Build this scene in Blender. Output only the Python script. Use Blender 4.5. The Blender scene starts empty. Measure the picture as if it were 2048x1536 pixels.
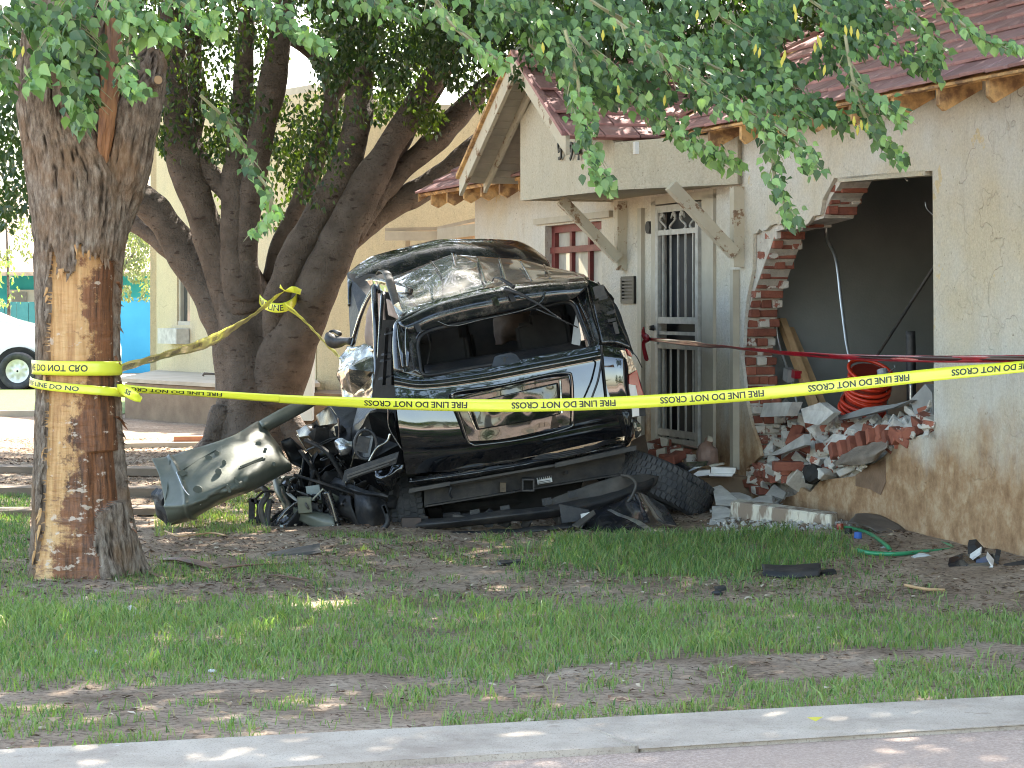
import bpy, bmesh, math, random
import numpy as np
from mathutils import Vector, Matrix, noise, geometry
random.seed(7); np.random.seed(7)
R = math.radians
scene = bpy.context.scene
# ---------------- camera, world, sun, exposure ----------------
FPX, HZ, CH = 4500.0, 610.0, 1.6
cam = bpy.data.cameras.new('camera'); cam.sensor_width = 36; cam.lens = 36*FPX/2048
cam.shift_y = -(768-HZ)/2048; cam.clip_end = 2000; cam.clip_start = .1
co = bpy.data.objects.new('camera', cam); scene.collection.objects.link(co)
co.location = (0, 0, CH); co.rotation_euler = (R(90), 0, 0); scene.camera = co
TOSUN = Vector((.30, .56, .77)).normalized()
w = bpy.data.worlds.new('World'); scene.world = w; w.use_nodes = True
nt = w.node_tree; nt.nodes.clear()
sky = nt.nodes.new('ShaderNodeTexSky'); sky.sky_type = 'NISHITA'; sky.sun_disc = False
sky.sun_elevation = math.asin(TOSUN.z); sky.sun_rotation = math.atan2(TOSUN.x, TOSUN.y)
sky.dust_density = 1.6; sky.air_density = 1.0
bg = nt.nodes.new('ShaderNodeBackground'); bg.inputs[1].default_value = .15
wo = nt.nodes.new('ShaderNodeOutputWorld')
wb = nt.nodes.new('ShaderNodeMix'); wb.data_type = 'RGBA'; wb.blend_type = 'MULTIPLY'; wb.inputs[0].default_value = 1; wb.inputs[7].default_value = (1.10, 1.0, .85, 1)
nt.links.new(sky.outputs[0], wb.inputs[6]); nt.links.new(wb.outputs[2], bg.inputs[0]); nt.links.new(bg.outputs[0], wo.inputs[0])
sl = bpy.data.lights.new('sun', 'SUN'); sl.energy = 4.6; sl.angle = R(.5); sl.color = (1, .94, .84)
so = bpy.data.objects.new('sun', sl); scene.collection.objects.link(so)
so.rotation_euler = TOSUN.to_track_quat('Z', 'Y').to_euler(); so.location = TOSUN*60
scene.view_settings.view_transform = 'Standard'; scene.view_settings.look = 'None'
scene.view_settings.exposure = 2.72; scene.view_settings.gamma = 1; scene.view_settings.use_curve_mapping = False
scene.cycles.use_denoising = True; scene.cycles.filter_width = 1.05; scene.render.filter_size = 1.05
scene.cycles.max_bounces = 7; scene.cycles.transparent_max_bounces = 12

# ---------------- helpers ----------------
def P(x, y, d): return Vector(((x-1024)/FPX*d, d, CH-(y-HZ)/FPX*d))
def G(x, y, z=0.0):
    d = FPX*(CH-z)/(y-HZ); return Vector(((x-1024)/FPX*d, d, z))
A0 = Vector((1.82, 17.7, 0)); U = Vector((.309, -.951, 0)); O = Vector((-.951, -.309, 0))
def W(s, o, z): return A0+U*s+O*o+Vector((0, 0, z))       # house frame: along the wall, out of it, up
def WS(px, py, o=0.0):                                      # the spot of the wall plane seen at a pixel -> (s, z)
    k = (px-1024)/FPX; ax = 1.82-.951*o; ay = 17.7-.309*o
    s = (ay*k-ax)/(.309+.951*k); d = ay-.951*s
    return s, CH-(py-HZ)/FPX*d
def WP(px, py, o=0.0):
    s, z = WS(px, py, o); return W(s, o, z)
WL = {}
def tag(o, label=None, cat=None, group=None, kind=None):
    if label: o['label'] = label
    if cat: o['category'] = cat
    if group: o['group'] = group
    if kind: o['kind'] = kind
    return o
def thing(name, label, cat, loc, group=None, parent=None):
    o = bpy.data.objects.new(name, None); scene.collection.objects.link(o)
    o.location = loc; o.empty_display_size = .1; WL[o.name] = Vector(loc)
    return tag(o, label, cat, group)
def link(name, me, loc, parent=None):
    o = bpy.data.objects.new(name, me); scene.collection.objects.link(o)
    loc = Vector(loc); WL[o.name] = loc
    if parent: o.parent = parent; o.location = loc-WL[parent.name]
    else: o.location = loc
    return o
def obj(name, vf, mat, parent=None, smooth=False, kind=None, mi=None):
    vs, fs = vf
    vs = [Vector(v) for v in vs]
    xs = [v.x for v in vs]; ys = [v.y for v in vs]; zs = [v.z for v in vs]
    c = Vector(((min(xs)+max(xs))/2, (min(ys)+max(ys))/2, min(zs)))
    me = bpy.data.meshes.new(name); me.from_pydata([v-c for v in vs], [], fs)
    for m in (mat if isinstance(mat, list) else [mat]): me.materials.append(m)
    if mi: me.polygons.foreach_set('material_index', mi)
    if smooth: me.polygons.foreach_set('use_smooth', [True]*len(me.polygons))
    me.update()
    o = link(name, me, c, parent)
    if kind: o['kind'] = kind
    return o
def npobj(name, V, F, mats, parent=None, kind=None, mi=None, smooth=False):
    """V (n,3) array, F (m,k) array of equal sized faces"""
    me = bpy.data.meshes.new(name); n, k = F.shape
    me.vertices.add(len(V)); me.vertices.foreach_set('co', np.asarray(V, dtype=np.float32).ravel())
    me.loops.add(n*k); me.loops.foreach_set('vertex_index', F.astype(np.int32).ravel())
    me.polygons.add(n); me.polygons.foreach_set('loop_start', np.arange(0, n*k, k, dtype=np.int32))
    try: me.polygons.foreach_set('loop_total', np.full(n, k, dtype=np.int32))
    except Exception: pass
    for m in mats: me.materials.append(m)
    if mi is not None: me.polygons.foreach_set('material_index', mi.astype(np.int32))
    if smooth: me.polygons.foreach_set('use_smooth', np.ones(n, dtype=bool))
    me.update(calc_edges=True); me.validate()
    o = link(name, me, (0, 0, 0), parent)
    if kind: o['kind'] = kind
    return o
def join(*vfs):
    V, Fs = [], []
    for vs, fs in vfs:
        b = len(V); V += [Vector(v) for v in vs]; Fs += [tuple(i+b for i in f) for f in fs]
    return V, Fs
def rail(a, b, wv, hv):
    """box along a->b with half extent vectors wv, hv"""
    a, b, wv, hv = map(Vector, (a, b, wv, hv))
    vs = [p+sx*wv+sz*hv for p in (a, b) for sx, sz in ((-1, -1), (1, -1), (1, 1), (-1, 1))]
    return vs, [(3, 2, 1, 0), (4, 5, 6, 7), (0, 1, 5, 4), (1, 2, 6, 5), (2, 3, 7, 6), (3, 0, 4, 7)]
def boxc(c, hx, hy, hz, rot=None, jit=0):
    c = Vector(c); M_ = rot or Matrix.Identity(3)
    vs = []
    for x in (-1, 1):
        for y in (-1, 1):
            for z in (-1, 1):
                v = Vector((x*hx, y*hy, z*hz))
                if jit: v += Vector([random.uniform(-jit, jit) for _ in range(3)])
                vs.append(c+M_@v)
    return vs, [(0, 1, 3, 2), (4, 6, 7, 5), (0, 4, 5, 1), (2, 3, 7, 6), (0, 2, 6, 4), (1, 5, 7, 3)]
def bevbox(hx, hy, hz, b=.008, seg=1, jit=0, cuts=0, amp=0):
    bm = bmesh.new(); bmesh.ops.create_cube(bm, size=2)
    for v in bm.verts: v.co = Vector((v.co.x*hx, v.co.y*hy, v.co.z*hz))+Vector([random.uniform(-jit, jit) for _ in range(3)])
    if cuts: bmesh.ops.subdivide_edges(bm, edges=bm.edges[:], cuts=cuts, use_grid_fill=True)
    if amp:
        q = random.random()*50
        for v in bm.verts: v.co += noise.noise_vector(v.co*14+Vector((q, q, q)))*amp
    elif b: bmesh.ops.bevel(bm, geom=bm.edges[:], offset=b, segments=seg, affect='EDGES')
    me = bpy.data.meshes.new('piece'); bm.to_mesh(me); bm.free(); return me
def rotm(x=0, y=0, z=0):
    from mathutils import Euler
    return Euler((R(x), R(y), R(z))).to_matrix()
def catmull(pts, n):
    """resample control tuples with Catmull-Rom to n points"""
    P_ = [np.array(p, dtype=float) for p in pts]
    if len(P_) == 2: return [tuple(P_[0]+(P_[1]-P_[0])*i/(n-1)) for i in range(n)]
    P_ = [2*P_[0]-P_[1]]+P_+[2*P_[-1]-P_[-2]]
    out = []
    for i in range(n):
        t = i/(n-1)*(len(P_)-3); k = min(int(t), len(P_)-4); f = t-k
        a, b, c, d = P_[k:k+4]
        out.append(tuple(.5*((2*b)+(-a+c)*f+(2*a-5*b+4*c-d)*f*f+(-a+3*b-3*c+d)*f**3)))
    return out
def tube(pts, rad, seg=10, n=None, caps=True, dis=0, dsc=4, flat=1.0, flute=0):
    """swept tube: pts are 3D (x,y,z); rad float or list"""
    if n is None: n = len(pts)
    rl = rad if isinstance(rad, (list, tuple)) else [rad]*len(pts)
    cc = catmull([tuple(p)+(r,) for p, r in zip(pts, rl)], n)
    V, Fs = [], []
    prev = None
    q = Vector((random.random()*90, 3, 7))
    for i, c in enumerate(cc):
        p = Vector(c[:3]); a = Vector(cc[max(i-1, 0)][:3]); b = Vector(cc[min(i+1, n-1)][:3])
        t = (b-a).normalized() if (b-a).length > 1e-9 else Vector((0, 0, 1))
        if prev is None:
            ref = Vector((0, 0, 1)) if abs(t.z) < .9 else Vector((0, 1, 0)); nx = t.cross(ref).normalized()
        else: nx = (prev-t*prev.dot(t)).normalized()
        prev = nx; ny = t.cross(nx)
        for k in range(seg):
            an = 2*math.pi*k/seg; e = nx*math.cos(an)+ny*math.sin(an)*flat
            r = max(c[3], .0005)
            if flute: r *= 1+flute*math.sin(an*5+i*.03)+flute*.6*math.sin(an*3+1+i*.05)
            v = p+e*r
            if dis:
                r2 = noise.noise((p+e*r)*dsc+q)+.5*noise.noise((p+e*r)*dsc*2.3+q); v = p+e*(r+r2*dis*min(1, r*8))
            V.append(v)
    for i in range(n-1):
        for k in range(seg):
            a = i*seg+k; b = i*seg+(k+1) % seg; Fs.append((a, b, b+seg, a+seg))
    if caps: Fs.append(tuple(range(seg))[::-1]); Fs.append(tuple((n-1)*seg+k for k in range(seg)))
    return V, Fs
def patch(rows, nu=30, nv=20, dis=0, dsc=3, thick=0, ridged=False, fn=None):
    """smooth sheet through rows of 3D control points, crumpled by noise, optional thickness"""
    rr = [catmull([tuple(p) for p in r], nu) for r in rows]
    cols = [catmull([r[i] for r in rr], nv) for i in range(nu)]
    V = []; q = Vector((random.random()*70, 1, 5))
    for j in range(nv):
        for i in range(nu): V.append(Vector(cols[i][j]))
    Fs = [(j*nu+i, j*nu+i+1, (j+1)*nu+i+1, (j+1)*nu+i) for j in range(nv-1) for i in range(nu-1)]
    Nn = []
    for j in range(nv):
        for i in range(nu):
            a = V[j*nu+min(i+1, nu-1)]-V[j*nu+max(i-1, 0)]; b = V[min(j+1, nv-1)*nu+i]-V[max(j-1, 0)*nu+i]
            nn = a.cross(b)
            Nn.append(nn.normalized() if nn.length > 1e-12 else Vector((0, -1, 0)))
    if dis or fn:
        for k in range(len(V)):
            h = 0
            if dis:
                a = noise.noise(V[k]*dsc+q); b = noise.noise(V[k]*dsc*2.1+q*2)
                h = (1-2*abs(a)*1.6+.5*(1-2*abs(b))-1)*dis if ridged else (a+.4*b)*dis
            if fn: h += fn(k % nu/(nu-1), (k//nu)/(nv-1))
            V[k] = V[k]+Nn[k]*h
    if thick:
        n0 = len(V); V += [v+nn*thick for v, nn in zip(V[:n0], Nn)]
        Fs2 = [tuple(reversed([i+n0 for i in f])) for f in Fs]
        edge = [j*nu for j in range(nv-1, 0, -1)]+[i for i in range(nu-1)]+[j*nu+nu-1 for j in range(nv-1)]+[(nv-1)*nu+i for i in range(nu-1, 0, -1)]
        m = len(edge)
        Fs = Fs+Fs2+[(edge[(k+1) % m], edge[k], edge[k]+n0, edge[(k+1) % m]+n0) for k in range(m)]
    return V, Fs
def px_patch(rows, **k): return patch([[P(*p) for p in r] for r in rows], **k)
def prism(loop, depth_vec, holes=()):
    """flat outline (3D points, roughly planar) extruded by depth_vec, holes allowed"""
    loops = [list(map(Vector, loop))]+[list(map(Vector, h)) for h in holes]
    tris = geometry.tessellate_polygon(loops)
    V = [v for l in loops for v in l]; n = len(V); dv = Vector(depth_vec)
    if tris:
        a, b, c = tris[0]; nn = (V[b]-V[a]).cross(V[c]-V[a])
        if nn.dot(dv) > 0: tris = [t[::-1] for t in tris]
    Fs = [tuple(t) for t in tris]+[tuple(i+n for i in reversed(t)) for t in tris]
    V = V+[v+dv for v in V]; b = 0
    for l in loops:
        m = len(l)
        for k in range(m): Fs.append((b+k, b+k+n, b+(k+1) % m+n, b+(k+1) % m))
        b += m
    return V, Fs
def pxpoly(pts, d, thick, dirv=(0, 1, 0)):
    """outline seen at pixels at its own distance(s), given real thickness"""
    if isinstance(d, (int, float)): l = [P(x, y, d) for x, y in pts]
    else: l = [P(x, y, d(x, y)) for x, y in pts]
    return prism(l, Vector(dirv)*thick)
def text_mesh(s, size, bold=0.0):
    cu = bpy.data.curves.new('t', 'FONT'); cu.body = s; cu.size = size; cu.offset = bold; cu.resolution_u = 3
    t = bpy.data.objects.new('t', cu); scene.collection.objects.link(t)
    dg = bpy.context.evaluated_depsgraph_get(); me = bpy.data.meshes.new_from_object(t.evaluated_get(dg))
    vs = [v.co.copy() for v in me.vertices]; fs = [tuple(p.vertices) for p in me.polygons]
    bpy.data.objects.remove(t); bpy.data.meshes.remove(me); return vs, fs

# ---------------- materials ----------------
def mk(name):
    m = bpy.data.materials.new(name); m.use_nodes = True; t = m.node_tree
    return m, t, t.nodes['Principled BSDF']
def nd(t, typ, **k):
    n = t.nodes.new(typ)
    for a, b in k.items(): setattr(n, a, b)
    return n
def noi(t, vec, scale, detail=4, rough=.6):
    n = nd(t, 'ShaderNodeTexNoise'); n.inputs['Scale'].default_value = scale; n.inputs['Detail'].default_value = detail
    n.inputs['Roughness'].default_value = rough
    if vec: t.links.new(vec, n.inputs['Vector'])
    return n.outputs['Fac']
def posn(t, sx=1, sy=1, sz=1, kind='pos'):
    g = nd(t, 'ShaderNodeNewGeometry') if kind == 'pos' else nd(t, 'ShaderNodeTexCoord')
    mp = nd(t, 'ShaderNodeMapping'); mp.inputs['Scale'].default_value = (sx, sy, sz)
    t.links.new(g.outputs['Position' if kind == 'pos' else 'Object'], mp.inputs[0]); return mp.outputs[0]
def ramp(t, fac, stops):
    r = nd(t, 'ShaderNodeValToRGB'); e = r.color_ramp.elements
    while len(e) < len(stops): e.new(.5)
    for i, (p, c) in enumerate(stops): e[i].position = p; e[i].color = (c[0], c[1], c[2], 1)
    t.links.new(fac, r.inputs[0]); return r.outputs[0]
def mixc(t, fac, a, b, mode='MIX'):
    m = nd(t, 'ShaderNodeMix', data_type='RGBA', blend_type=mode)
    for i, v in ((0, fac), (6, a), (7, b)):
        if isinstance(v, (int, float)): m.inputs[i].default_value = v
        elif isinstance(v, tuple): m.inputs[i].default_value = (*v, 1)
        else: t.links.new(v, m.inputs[i])
    return m.outputs[2]
def mathn(t, op, a, b=0.0, c=None):
    m = nd(t, 'ShaderNodeMath', operation=op)
    for i, v in ((0, a), (1, b), (2, c)):
        if v is None: continue
        if isinstance(v, (int, float)): m.inputs[i].default_value = v
        else: t.links.new(v, m.inputs[i])
    return m.outputs[0]
def bumpn(t, b, h, dist=.01, st=.6):
    n = nd(t, 'ShaderNodeBump'); n.inputs['Distance'].default_value = dist; n.inputs['Strength'].default_value = st
    t.links.new(h, n.inputs['Height']); t.links.new(n.outputs[0], b.inputs['Normal'])
def M(name, c1, c2=None, rough=.6, metal=0, scale=8, stretch=(1, 1, 1), bump=0, bscale=60, coat=0, lo=.35, hi=.65, kind='pos', rvar=0, spec=.5, sub=0, rnd=0, alpha=1):
    m, t, b = mk(name)
    if c2 is None: c2 = tuple(x*.7 for x in c1)
    v = posn(t, *stretch, kind=kind); f = noi(t, v, scale)
    c = ramp(t, f, [(lo, c1), (hi, c2)])
    if rnd:
        oi = nd(t, 'ShaderNodeObjectInfo')
        hs = nd(t, 'ShaderNodeHueSaturation'); t.links.new(c, hs.inputs['Color'])
        t.links.new(mathn(t, 'MULTIPLY_ADD', oi.outputs['Random'], rnd, 1-rnd/2), hs.inputs['Value']); c = hs.outputs[0]
    t.links.new(c, b.inputs['Base Color'])
    b.inputs['Roughness'].default_value = rough; b.inputs['Metallic'].default_value = metal
    b.inputs['Coat Weight'].default_value = coat; b.inputs['Coat Roughness'].default_value = .03
    b.inputs['Specular IOR Level'].default_value = spec
    if rvar: t.links.new(mathn(t, 'MULTIPLY_ADD', noi(t, v, scale*2.3), rvar, rough-rvar/2), b.inputs['Roughness'])
    if bump: bumpn(t, b, noi(t, posn(t, *stretch, kind=kind), bscale), bump)
    if alpha < 1: b.inputs['Alpha'].default_value = alpha
    return m
def stucco(name, ca, cb, stain, lowz, peel):
    m, t, b = mk(name); v = posn(t); vs = posn(t, 1, 1, .22)
    c = ramp(t, noi(t, v, 1.3, 5), [(.35, ca), (.62, cb)])
    c = mixc(t, ramp(t, noi(t, vs, 9, 5, .7), [(.52, (0, 0, 0)), (.74, (.5, .5, .5))]), c, stain)
    c = mixc(t, ramp(t, noi(t, v, 2.2, 7, .62), [(.66, (0, 0, 0)), (.675, (.7, .7, .7))]), c, peel)
    c = mixc(t, ramp(t, noi(t, v, 30, 3), [(.66, (0, 0, 0)), (.74, (.6, .6, .6))]), c, (.14, .11, .08))
    c = mixc(t, mathn(t, 'MULTIPLY_ADD', noi(t, v, 55, 3, .8), 1.6, -.55), c, mixc(t, .5, c, (.10, .085, .065)))
    vo = nd(t, 'ShaderNodeTexVoronoi', feature='DISTANCE_TO_EDGE'); vo.inputs['Scale'].default_value = .7
    dn = nd(t, 'ShaderNodeTexNoise'); dn.inputs['Scale'].default_value = 4; t.links.new(v, dn.inputs['Vector'])
    vm = nd(t, 'ShaderNodeVectorMath', operation='MULTIPLY_ADD'); vm.inputs[1].default_value = (.7, .7, .7)
    t.links.new(dn.outputs['Color'], vm.inputs[0]); t.links.new(v, vm.inputs[2]); t.links.new(vm.outputs[0], vo.inputs['Vector'])
    crack = ramp(t, vo.outputs['Distance'], [(.0, (.7, .7, .7)), (.003, (0, 0, 0))])
    c = mixc(t, mathn(t, 'MULTIPLY', crack, ramp(t, noi(t, v, 1.1, 2), [(.56, (0, 0, 0)), (.66, (.8, .8, .8))])), c, (.16, .13, .10))
    # damp, soil splashed zone along the foot of the wall
    sx = nd(t, 'ShaderNodeSeparateXYZ'); g = nd(t, 'ShaderNodeNewGeometry'); t.links.new(g.outputs['Position'], sx.inputs[0])
    zz = mathn(t, 'SUBTRACT', lowz, sx.outputs['Z']); zz = mathn(t, 'ADD', zz, mathn(t, 'MULTIPLY_ADD', noi(t, posn(t, 1, 1, .45), 3.2, 6, .65), 1.0, -.5))
    f = ramp(t, mathn(t, 'MULTIPLY_ADD', zz, 1.7, .42), [(.2, (0, 0, 0)), (.9, (1, 1, 1))])
    low = ramp(t, noi(t, v, 7, 6, .7), [(.3, (.21, .12, .065)), (.5, (.35, .225, .13)), (.66, (.47, .35, .23))])
    c = mixc(t, f, c, low)
    t.links.new(c, b.inputs['Base Color']); b.inputs['Roughness'].default_value = .92; b.inputs['Specular IOR Level'].default_value = .2
    bumpn(t, b, mathn(t, 'ADD', mathn(t, 'ADD', noi(t, v, 42, 5, .65), mathn(t, 'MULTIPLY', noi(t, posn(t, 1, 1, .25), 14, 3), 1.3)), mathn(t, 'MULTIPLY', crack, -.8)), .012, .7)
    return m
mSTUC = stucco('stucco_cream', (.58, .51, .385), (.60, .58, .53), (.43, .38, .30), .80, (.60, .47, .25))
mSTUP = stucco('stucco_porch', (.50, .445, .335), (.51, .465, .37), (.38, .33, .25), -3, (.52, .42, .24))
mSTUB = stucco('stucco_yellow', (.60, .51, .33), (.54, .46, .31), (.40, .36, .26), -3, (.62, .55, .38))
def barkmat():
    m, t, b = mk('furrowed_bark'); vs = posn(t, 1, 1, .16)
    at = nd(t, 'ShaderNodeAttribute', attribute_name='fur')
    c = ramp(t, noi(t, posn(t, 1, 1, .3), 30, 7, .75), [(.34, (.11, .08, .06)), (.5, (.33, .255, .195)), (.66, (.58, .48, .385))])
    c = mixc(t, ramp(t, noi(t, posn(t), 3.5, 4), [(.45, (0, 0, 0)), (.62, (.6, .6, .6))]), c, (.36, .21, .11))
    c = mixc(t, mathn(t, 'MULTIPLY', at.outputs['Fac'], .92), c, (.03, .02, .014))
    t.links.new(c, b.inputs['Base Color']); b.inputs['Roughness'].default_value = .95; b.inputs['Specular IOR Level'].default_value = .15
    bumpn(t, b, noi(t, posn(t, 1, 1, .28), 60, 7, .8), .035, 1)
    return m
def barewood():
    m, t, b = mk('stripped_wood'); vs = posn(t, 1, 1, .07); vh = posn(t, .5, .5, 2.2); v = posn(t)
    sx = nd(t, 'ShaderNodeSeparateXYZ'); g = nd(t, 'ShaderNodeNewGeometry'); t.links.new(g.outputs['Position'], sx.inputs[0])
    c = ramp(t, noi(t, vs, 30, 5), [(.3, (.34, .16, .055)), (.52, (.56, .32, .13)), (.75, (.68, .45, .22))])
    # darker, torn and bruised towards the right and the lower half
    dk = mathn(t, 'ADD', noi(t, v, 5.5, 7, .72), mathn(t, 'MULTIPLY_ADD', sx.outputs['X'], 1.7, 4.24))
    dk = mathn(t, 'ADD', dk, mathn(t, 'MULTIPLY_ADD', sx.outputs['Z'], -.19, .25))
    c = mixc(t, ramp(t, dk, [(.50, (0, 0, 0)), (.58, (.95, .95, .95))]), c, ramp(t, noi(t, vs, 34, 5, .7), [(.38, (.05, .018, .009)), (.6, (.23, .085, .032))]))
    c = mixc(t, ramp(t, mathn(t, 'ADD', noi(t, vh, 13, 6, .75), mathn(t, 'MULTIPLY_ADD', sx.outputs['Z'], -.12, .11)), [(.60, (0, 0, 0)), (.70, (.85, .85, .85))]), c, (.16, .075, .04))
    c = mixc(t, ramp(t, mathn(t, 'ADD', noi(t, posn(t, 1, 1, 1.6), 12, 5, .6), mathn(t, 'MULTIPLY_ADD', sx.outputs['Z'], -.03, .03)), [(.61, (0, 0, 0)), (.65, (.75, .75, .75))]), c, (.60, .48, .37))
    t.links.new(c, b.inputs['Base Color']); b.inputs['Roughness'].default_value = .6
    bumpn(t, b, mathn(t, 'ADD', noi(t, vh, 16, 5), noi(t, vs, 40, 4)), .012, .8)
    return m
mBARK, mBARE = barkmat(), barewood()
def ficbark():
    m, t, b = mk('smooth_grey_bark'); v = posn(t, 1, 1, 1); vs = posn(t, 1, 1, 2.6)
    c = ramp(t, noi(t, v, 5, 5), [(.3, (.075, .059, .048)), (.7, (.145, .115, .094))])
    c = mixc(t, ramp(t, noi(t, vs, 9, 3, .5), [(.62, (0, 0, 0)), (.68, (.85, .85, .85))]), c, (.045, .03, .024))
    t.links.new(c, b.inputs['Base Color']); b.inputs['Roughness'].default_value = .9; b.inputs['Specular IOR Level'].default_value = .2
    bumpn(t, b, mathn(t, 'ADD', noi(t, vs, 9, 3, .5), noi(t, v, 40, 4)), .03, 1)
    return m
mFIC = ficbark()
def leafmat(name, c1, c2, tr=.35, rough=.4):
    m, t, b = mk(name); t.nodes.remove(b); out = t.nodes['Material Output']
    g = nd(t, 'ShaderNodeNewGeometry')
    rn = nd(t, 'ShaderNodeNewGeometry').outputs['Random Per Island']
    c = ramp(t, rn, [(0, c1), (1, c2)])
    pb = nd(t, 'ShaderNodeBsdfPrincipled'); t.links.new(c, pb.inputs['Base Color']); pb.inputs['Roughness'].default_value = rough
    pb.inputs['Specular IOR Level'].default_value = .45
    tl = nd(t, 'ShaderNodeBsdfTranslucent'); t.links.new(mixc(t, 1.0, c, (1.25, 1.5, .45), 'MULTIPLY'), tl.inputs[0])
    mx = nd(t, 'ShaderNodeMixShader'); mx.inputs[0].default_value = tr
    t.links.new(pb.outputs[0], mx.inputs[1]); t.links.new(tl.outputs[0], mx.inputs[2]); t.links.new(mx.outputs[0], out.inputs[0])
    return m
mL1 = leafmat('leaf_deep_green', (.048, .092, .040), (.09, .15, .064), .28)
mL2 = leafmat('leaf_mid_green', (.11, .195, .07), (.17, .27, .11), .30)
mPALE = leafmat('pale_feather_leaf', (.09, .11, .05), (.16, .17, .09), .3)
mL3 = leafmat('leaf_young_green', (.17, .31, .11), (.28, .43, .15), .3)
mF1 = leafmat('fig_leaf_dark', (.018, .040, .014), (.045, .078, .026), .34, .35)
mF2 = leafmat('fig_leaf_light', (.055, .085, .02), (.10, .13, .032), .5, .4)
mG1 = leafmat('grass_green', (.16, .255, .075), (.27, .36, .125), .35, .5)
mG2 = leafmat('grass_deep', (.07, .15, .045), (.12, .21, .07), .3, .5)
mG3 = leafmat('grass_straw', (.34, .29, .14), (.24, .27, .10), .3, .6)
mPOD = leafmat('seed_pod_yellow', (.55, .45, .06), (.62, .56, .12), .4)
mLIT = [M('leaf_litter_tan', (.36, .26, .16), (.20, .13, .08), .9), M('leaf_litter_brown', (.17, .10, .06), (.10, .06, .04), .9), M('litter_pale', (.55, .47, .36), (.38, .30, .2), .9)]
def paintm(name, base, rough=.06, dust=.35, ior=1.9):
    m, t, b = mk(name); v = posn(t)
    d = ramp(t, noi(t, v, 6, 8, .8), [(.47, (0, 0, 0)), (.80, (dust, dust, dust))])
    c = mixc(t, d, base, (.13, .11, .085)); t.links.new(c, b.inputs['Base Color'])
    t.links.new(mathn(t, 'MULTIPLY_ADD', d, .8, rough), b.inputs['Roughness'])
    b.inputs['Specular IOR Level'].default_value = .5; b.inputs['Coat Weight'].default_value = 1; b.inputs['Coat Roughness'].default_value = .02
    b.inputs['Coat IOR'].default_value = ior
    return m
mPAINT = paintm('black_car_paint', (.006, .007, .010))
mPAINTD = paintm('black_car_paint_dusty', (.012, .013, .016), .12, .8, 1.45)
mSCUFF = M('scraped_panel_paint', (.02, .02, .022), (.10, .10, .095), rough=.14, metal=.6, scale=7, coat=1, lo=.45, hi=.75)
mSILV = M('scraped_bright_metal', (.50, .47, .40), (.10, .095, .08), rough=.2, metal=.85, scale=5, lo=.40, hi=.62, bump=.02, bscale=7, coat=1)  # bright metal, also stands for light mirrored in black paint
mBARE_M = M('torn_metal', (.55, .55, .55), (.30, .30, .30), rough=.35, metal=.9, scale=20)
mPLAS = M('black_plastic', (.018, .019, .022), (.06, .052, .046), rough=.55, scale=7, lo=.45, hi=.75, bump=.008, bscale=30)
mPLASG = M('scuffed_grey_plastic', (.04, .04, .041), (.09, .08, .07), rough=.6, scale=5, bump=.004)
mBEAM = M('dusty_steel_beam', (.028, .028, .031), (.065, .058, .052), rough=.6, metal=.3, scale=8, bump=.003)
mRUB = M('tyre_rubber', (.030, .032, .037), (.075, .072, .07), rough=.75, scale=9, bump=.004)
mDARK = M('undercarriage_black', (.008, .008, .008), (.025, .022, .02), rough=.8)
mSEAT = M('charcoal_seat_fabric', (.02, .02, .022), (.035, .035, .036), rough=.9)
mBAG = M('airbag_cloth', (.42, .33, .29), (.33, .25, .22), rough=.9, bump=.01, bscale=20)
mBAGD = M('airbag_cloth_dusty', (.16, .12, .10), (.10, .075, .06), rough=.9, bump=.01, bscale=20)  # darker brown copy of the airbag cloth
mOLIVE = M('olive_grey_primer', (.085, .095, .072), (.135, .14, .115), rough=.5, scale=5, metal=.15, coat=.12, lo=.35, hi=.7, bump=.003, bscale=25)
mSPOT = M('dried_sealant', (.055, .065, .05), (.08, .085, .065), rough=.6)
mRED = M('tail_lamp_red', (.30, .008, .012), (.20, .004, .008), rough=.12, coat=1)
mWHT = M('white_plastic', (.75, .75, .74), (.6, .6, .58), rough=.3, coat=.5)
mCHR = M('chrome_trim', (.75, .74, .70), (.5, .5, .48), rough=.12, metal=1)
mBRICK = M('red_brick', (.29, .10, .062), (.18, .058, .04), rough=.92, scale=9, bump=.01, bscale=70, rnd=.5, lo=.35, hi=.7)
def brick2():
    m, t, b = mk('red_brick_mortared'); v = posn(t)
    oi = nd(t, 'ShaderNodeObjectInfo')
    c = ramp(t, noi(t, v, 14, 4), [(.35, (.30, .11, .07)), (.65, (.19, .065, .045))])
    hs = nd(t, 'ShaderNodeHueSaturation'); t.links.new(c, hs.inputs['Color']); t.links.new(mathn(t, 'MULTIPLY_ADD', oi.outputs['Random'], .6, .7), hs.inputs['Value'])
    c = mixc(t, ramp(t, noi(t, v, 9, 4, .6), [(.47, (0, 0, 0)), (.51, (1, 1, 1))]), hs.outputs[0], (.55, .51, .45))
    t.links.new(c, b.inputs['Base Color']); b.inputs['Roughness'].default_value = .95; bumpn(t, b, noi(t, v, 50, 5), .012)
    return m
mBRICKM = brick2()
mMORT = M('mortar', (.56, .52, .46), (.42, .38, .33), rough=.95, scale=16, bump=.015, bscale=50)
mCHUNK = M('plaster_chunk', (.60, .58, .54), (.42, .40, .37), rough=.95, scale=9, bump=.008, rnd=.3)
mPGREY = M('grey_plaster_board', (.34, .34, .33), (.27, .27, .265), rough=.9, scale=5, rnd=.2)
mROOM = M('grey_room_paint', (.24, .245, .23), (.20, .205, .195), rough=.9, scale=2, bump=.003)
mWOODR = M('raw_stud_wood', (.50, .32, .17), (.38, .23, .11), rough=.7, scale=12, stretch=(1, 1, .15))
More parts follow.
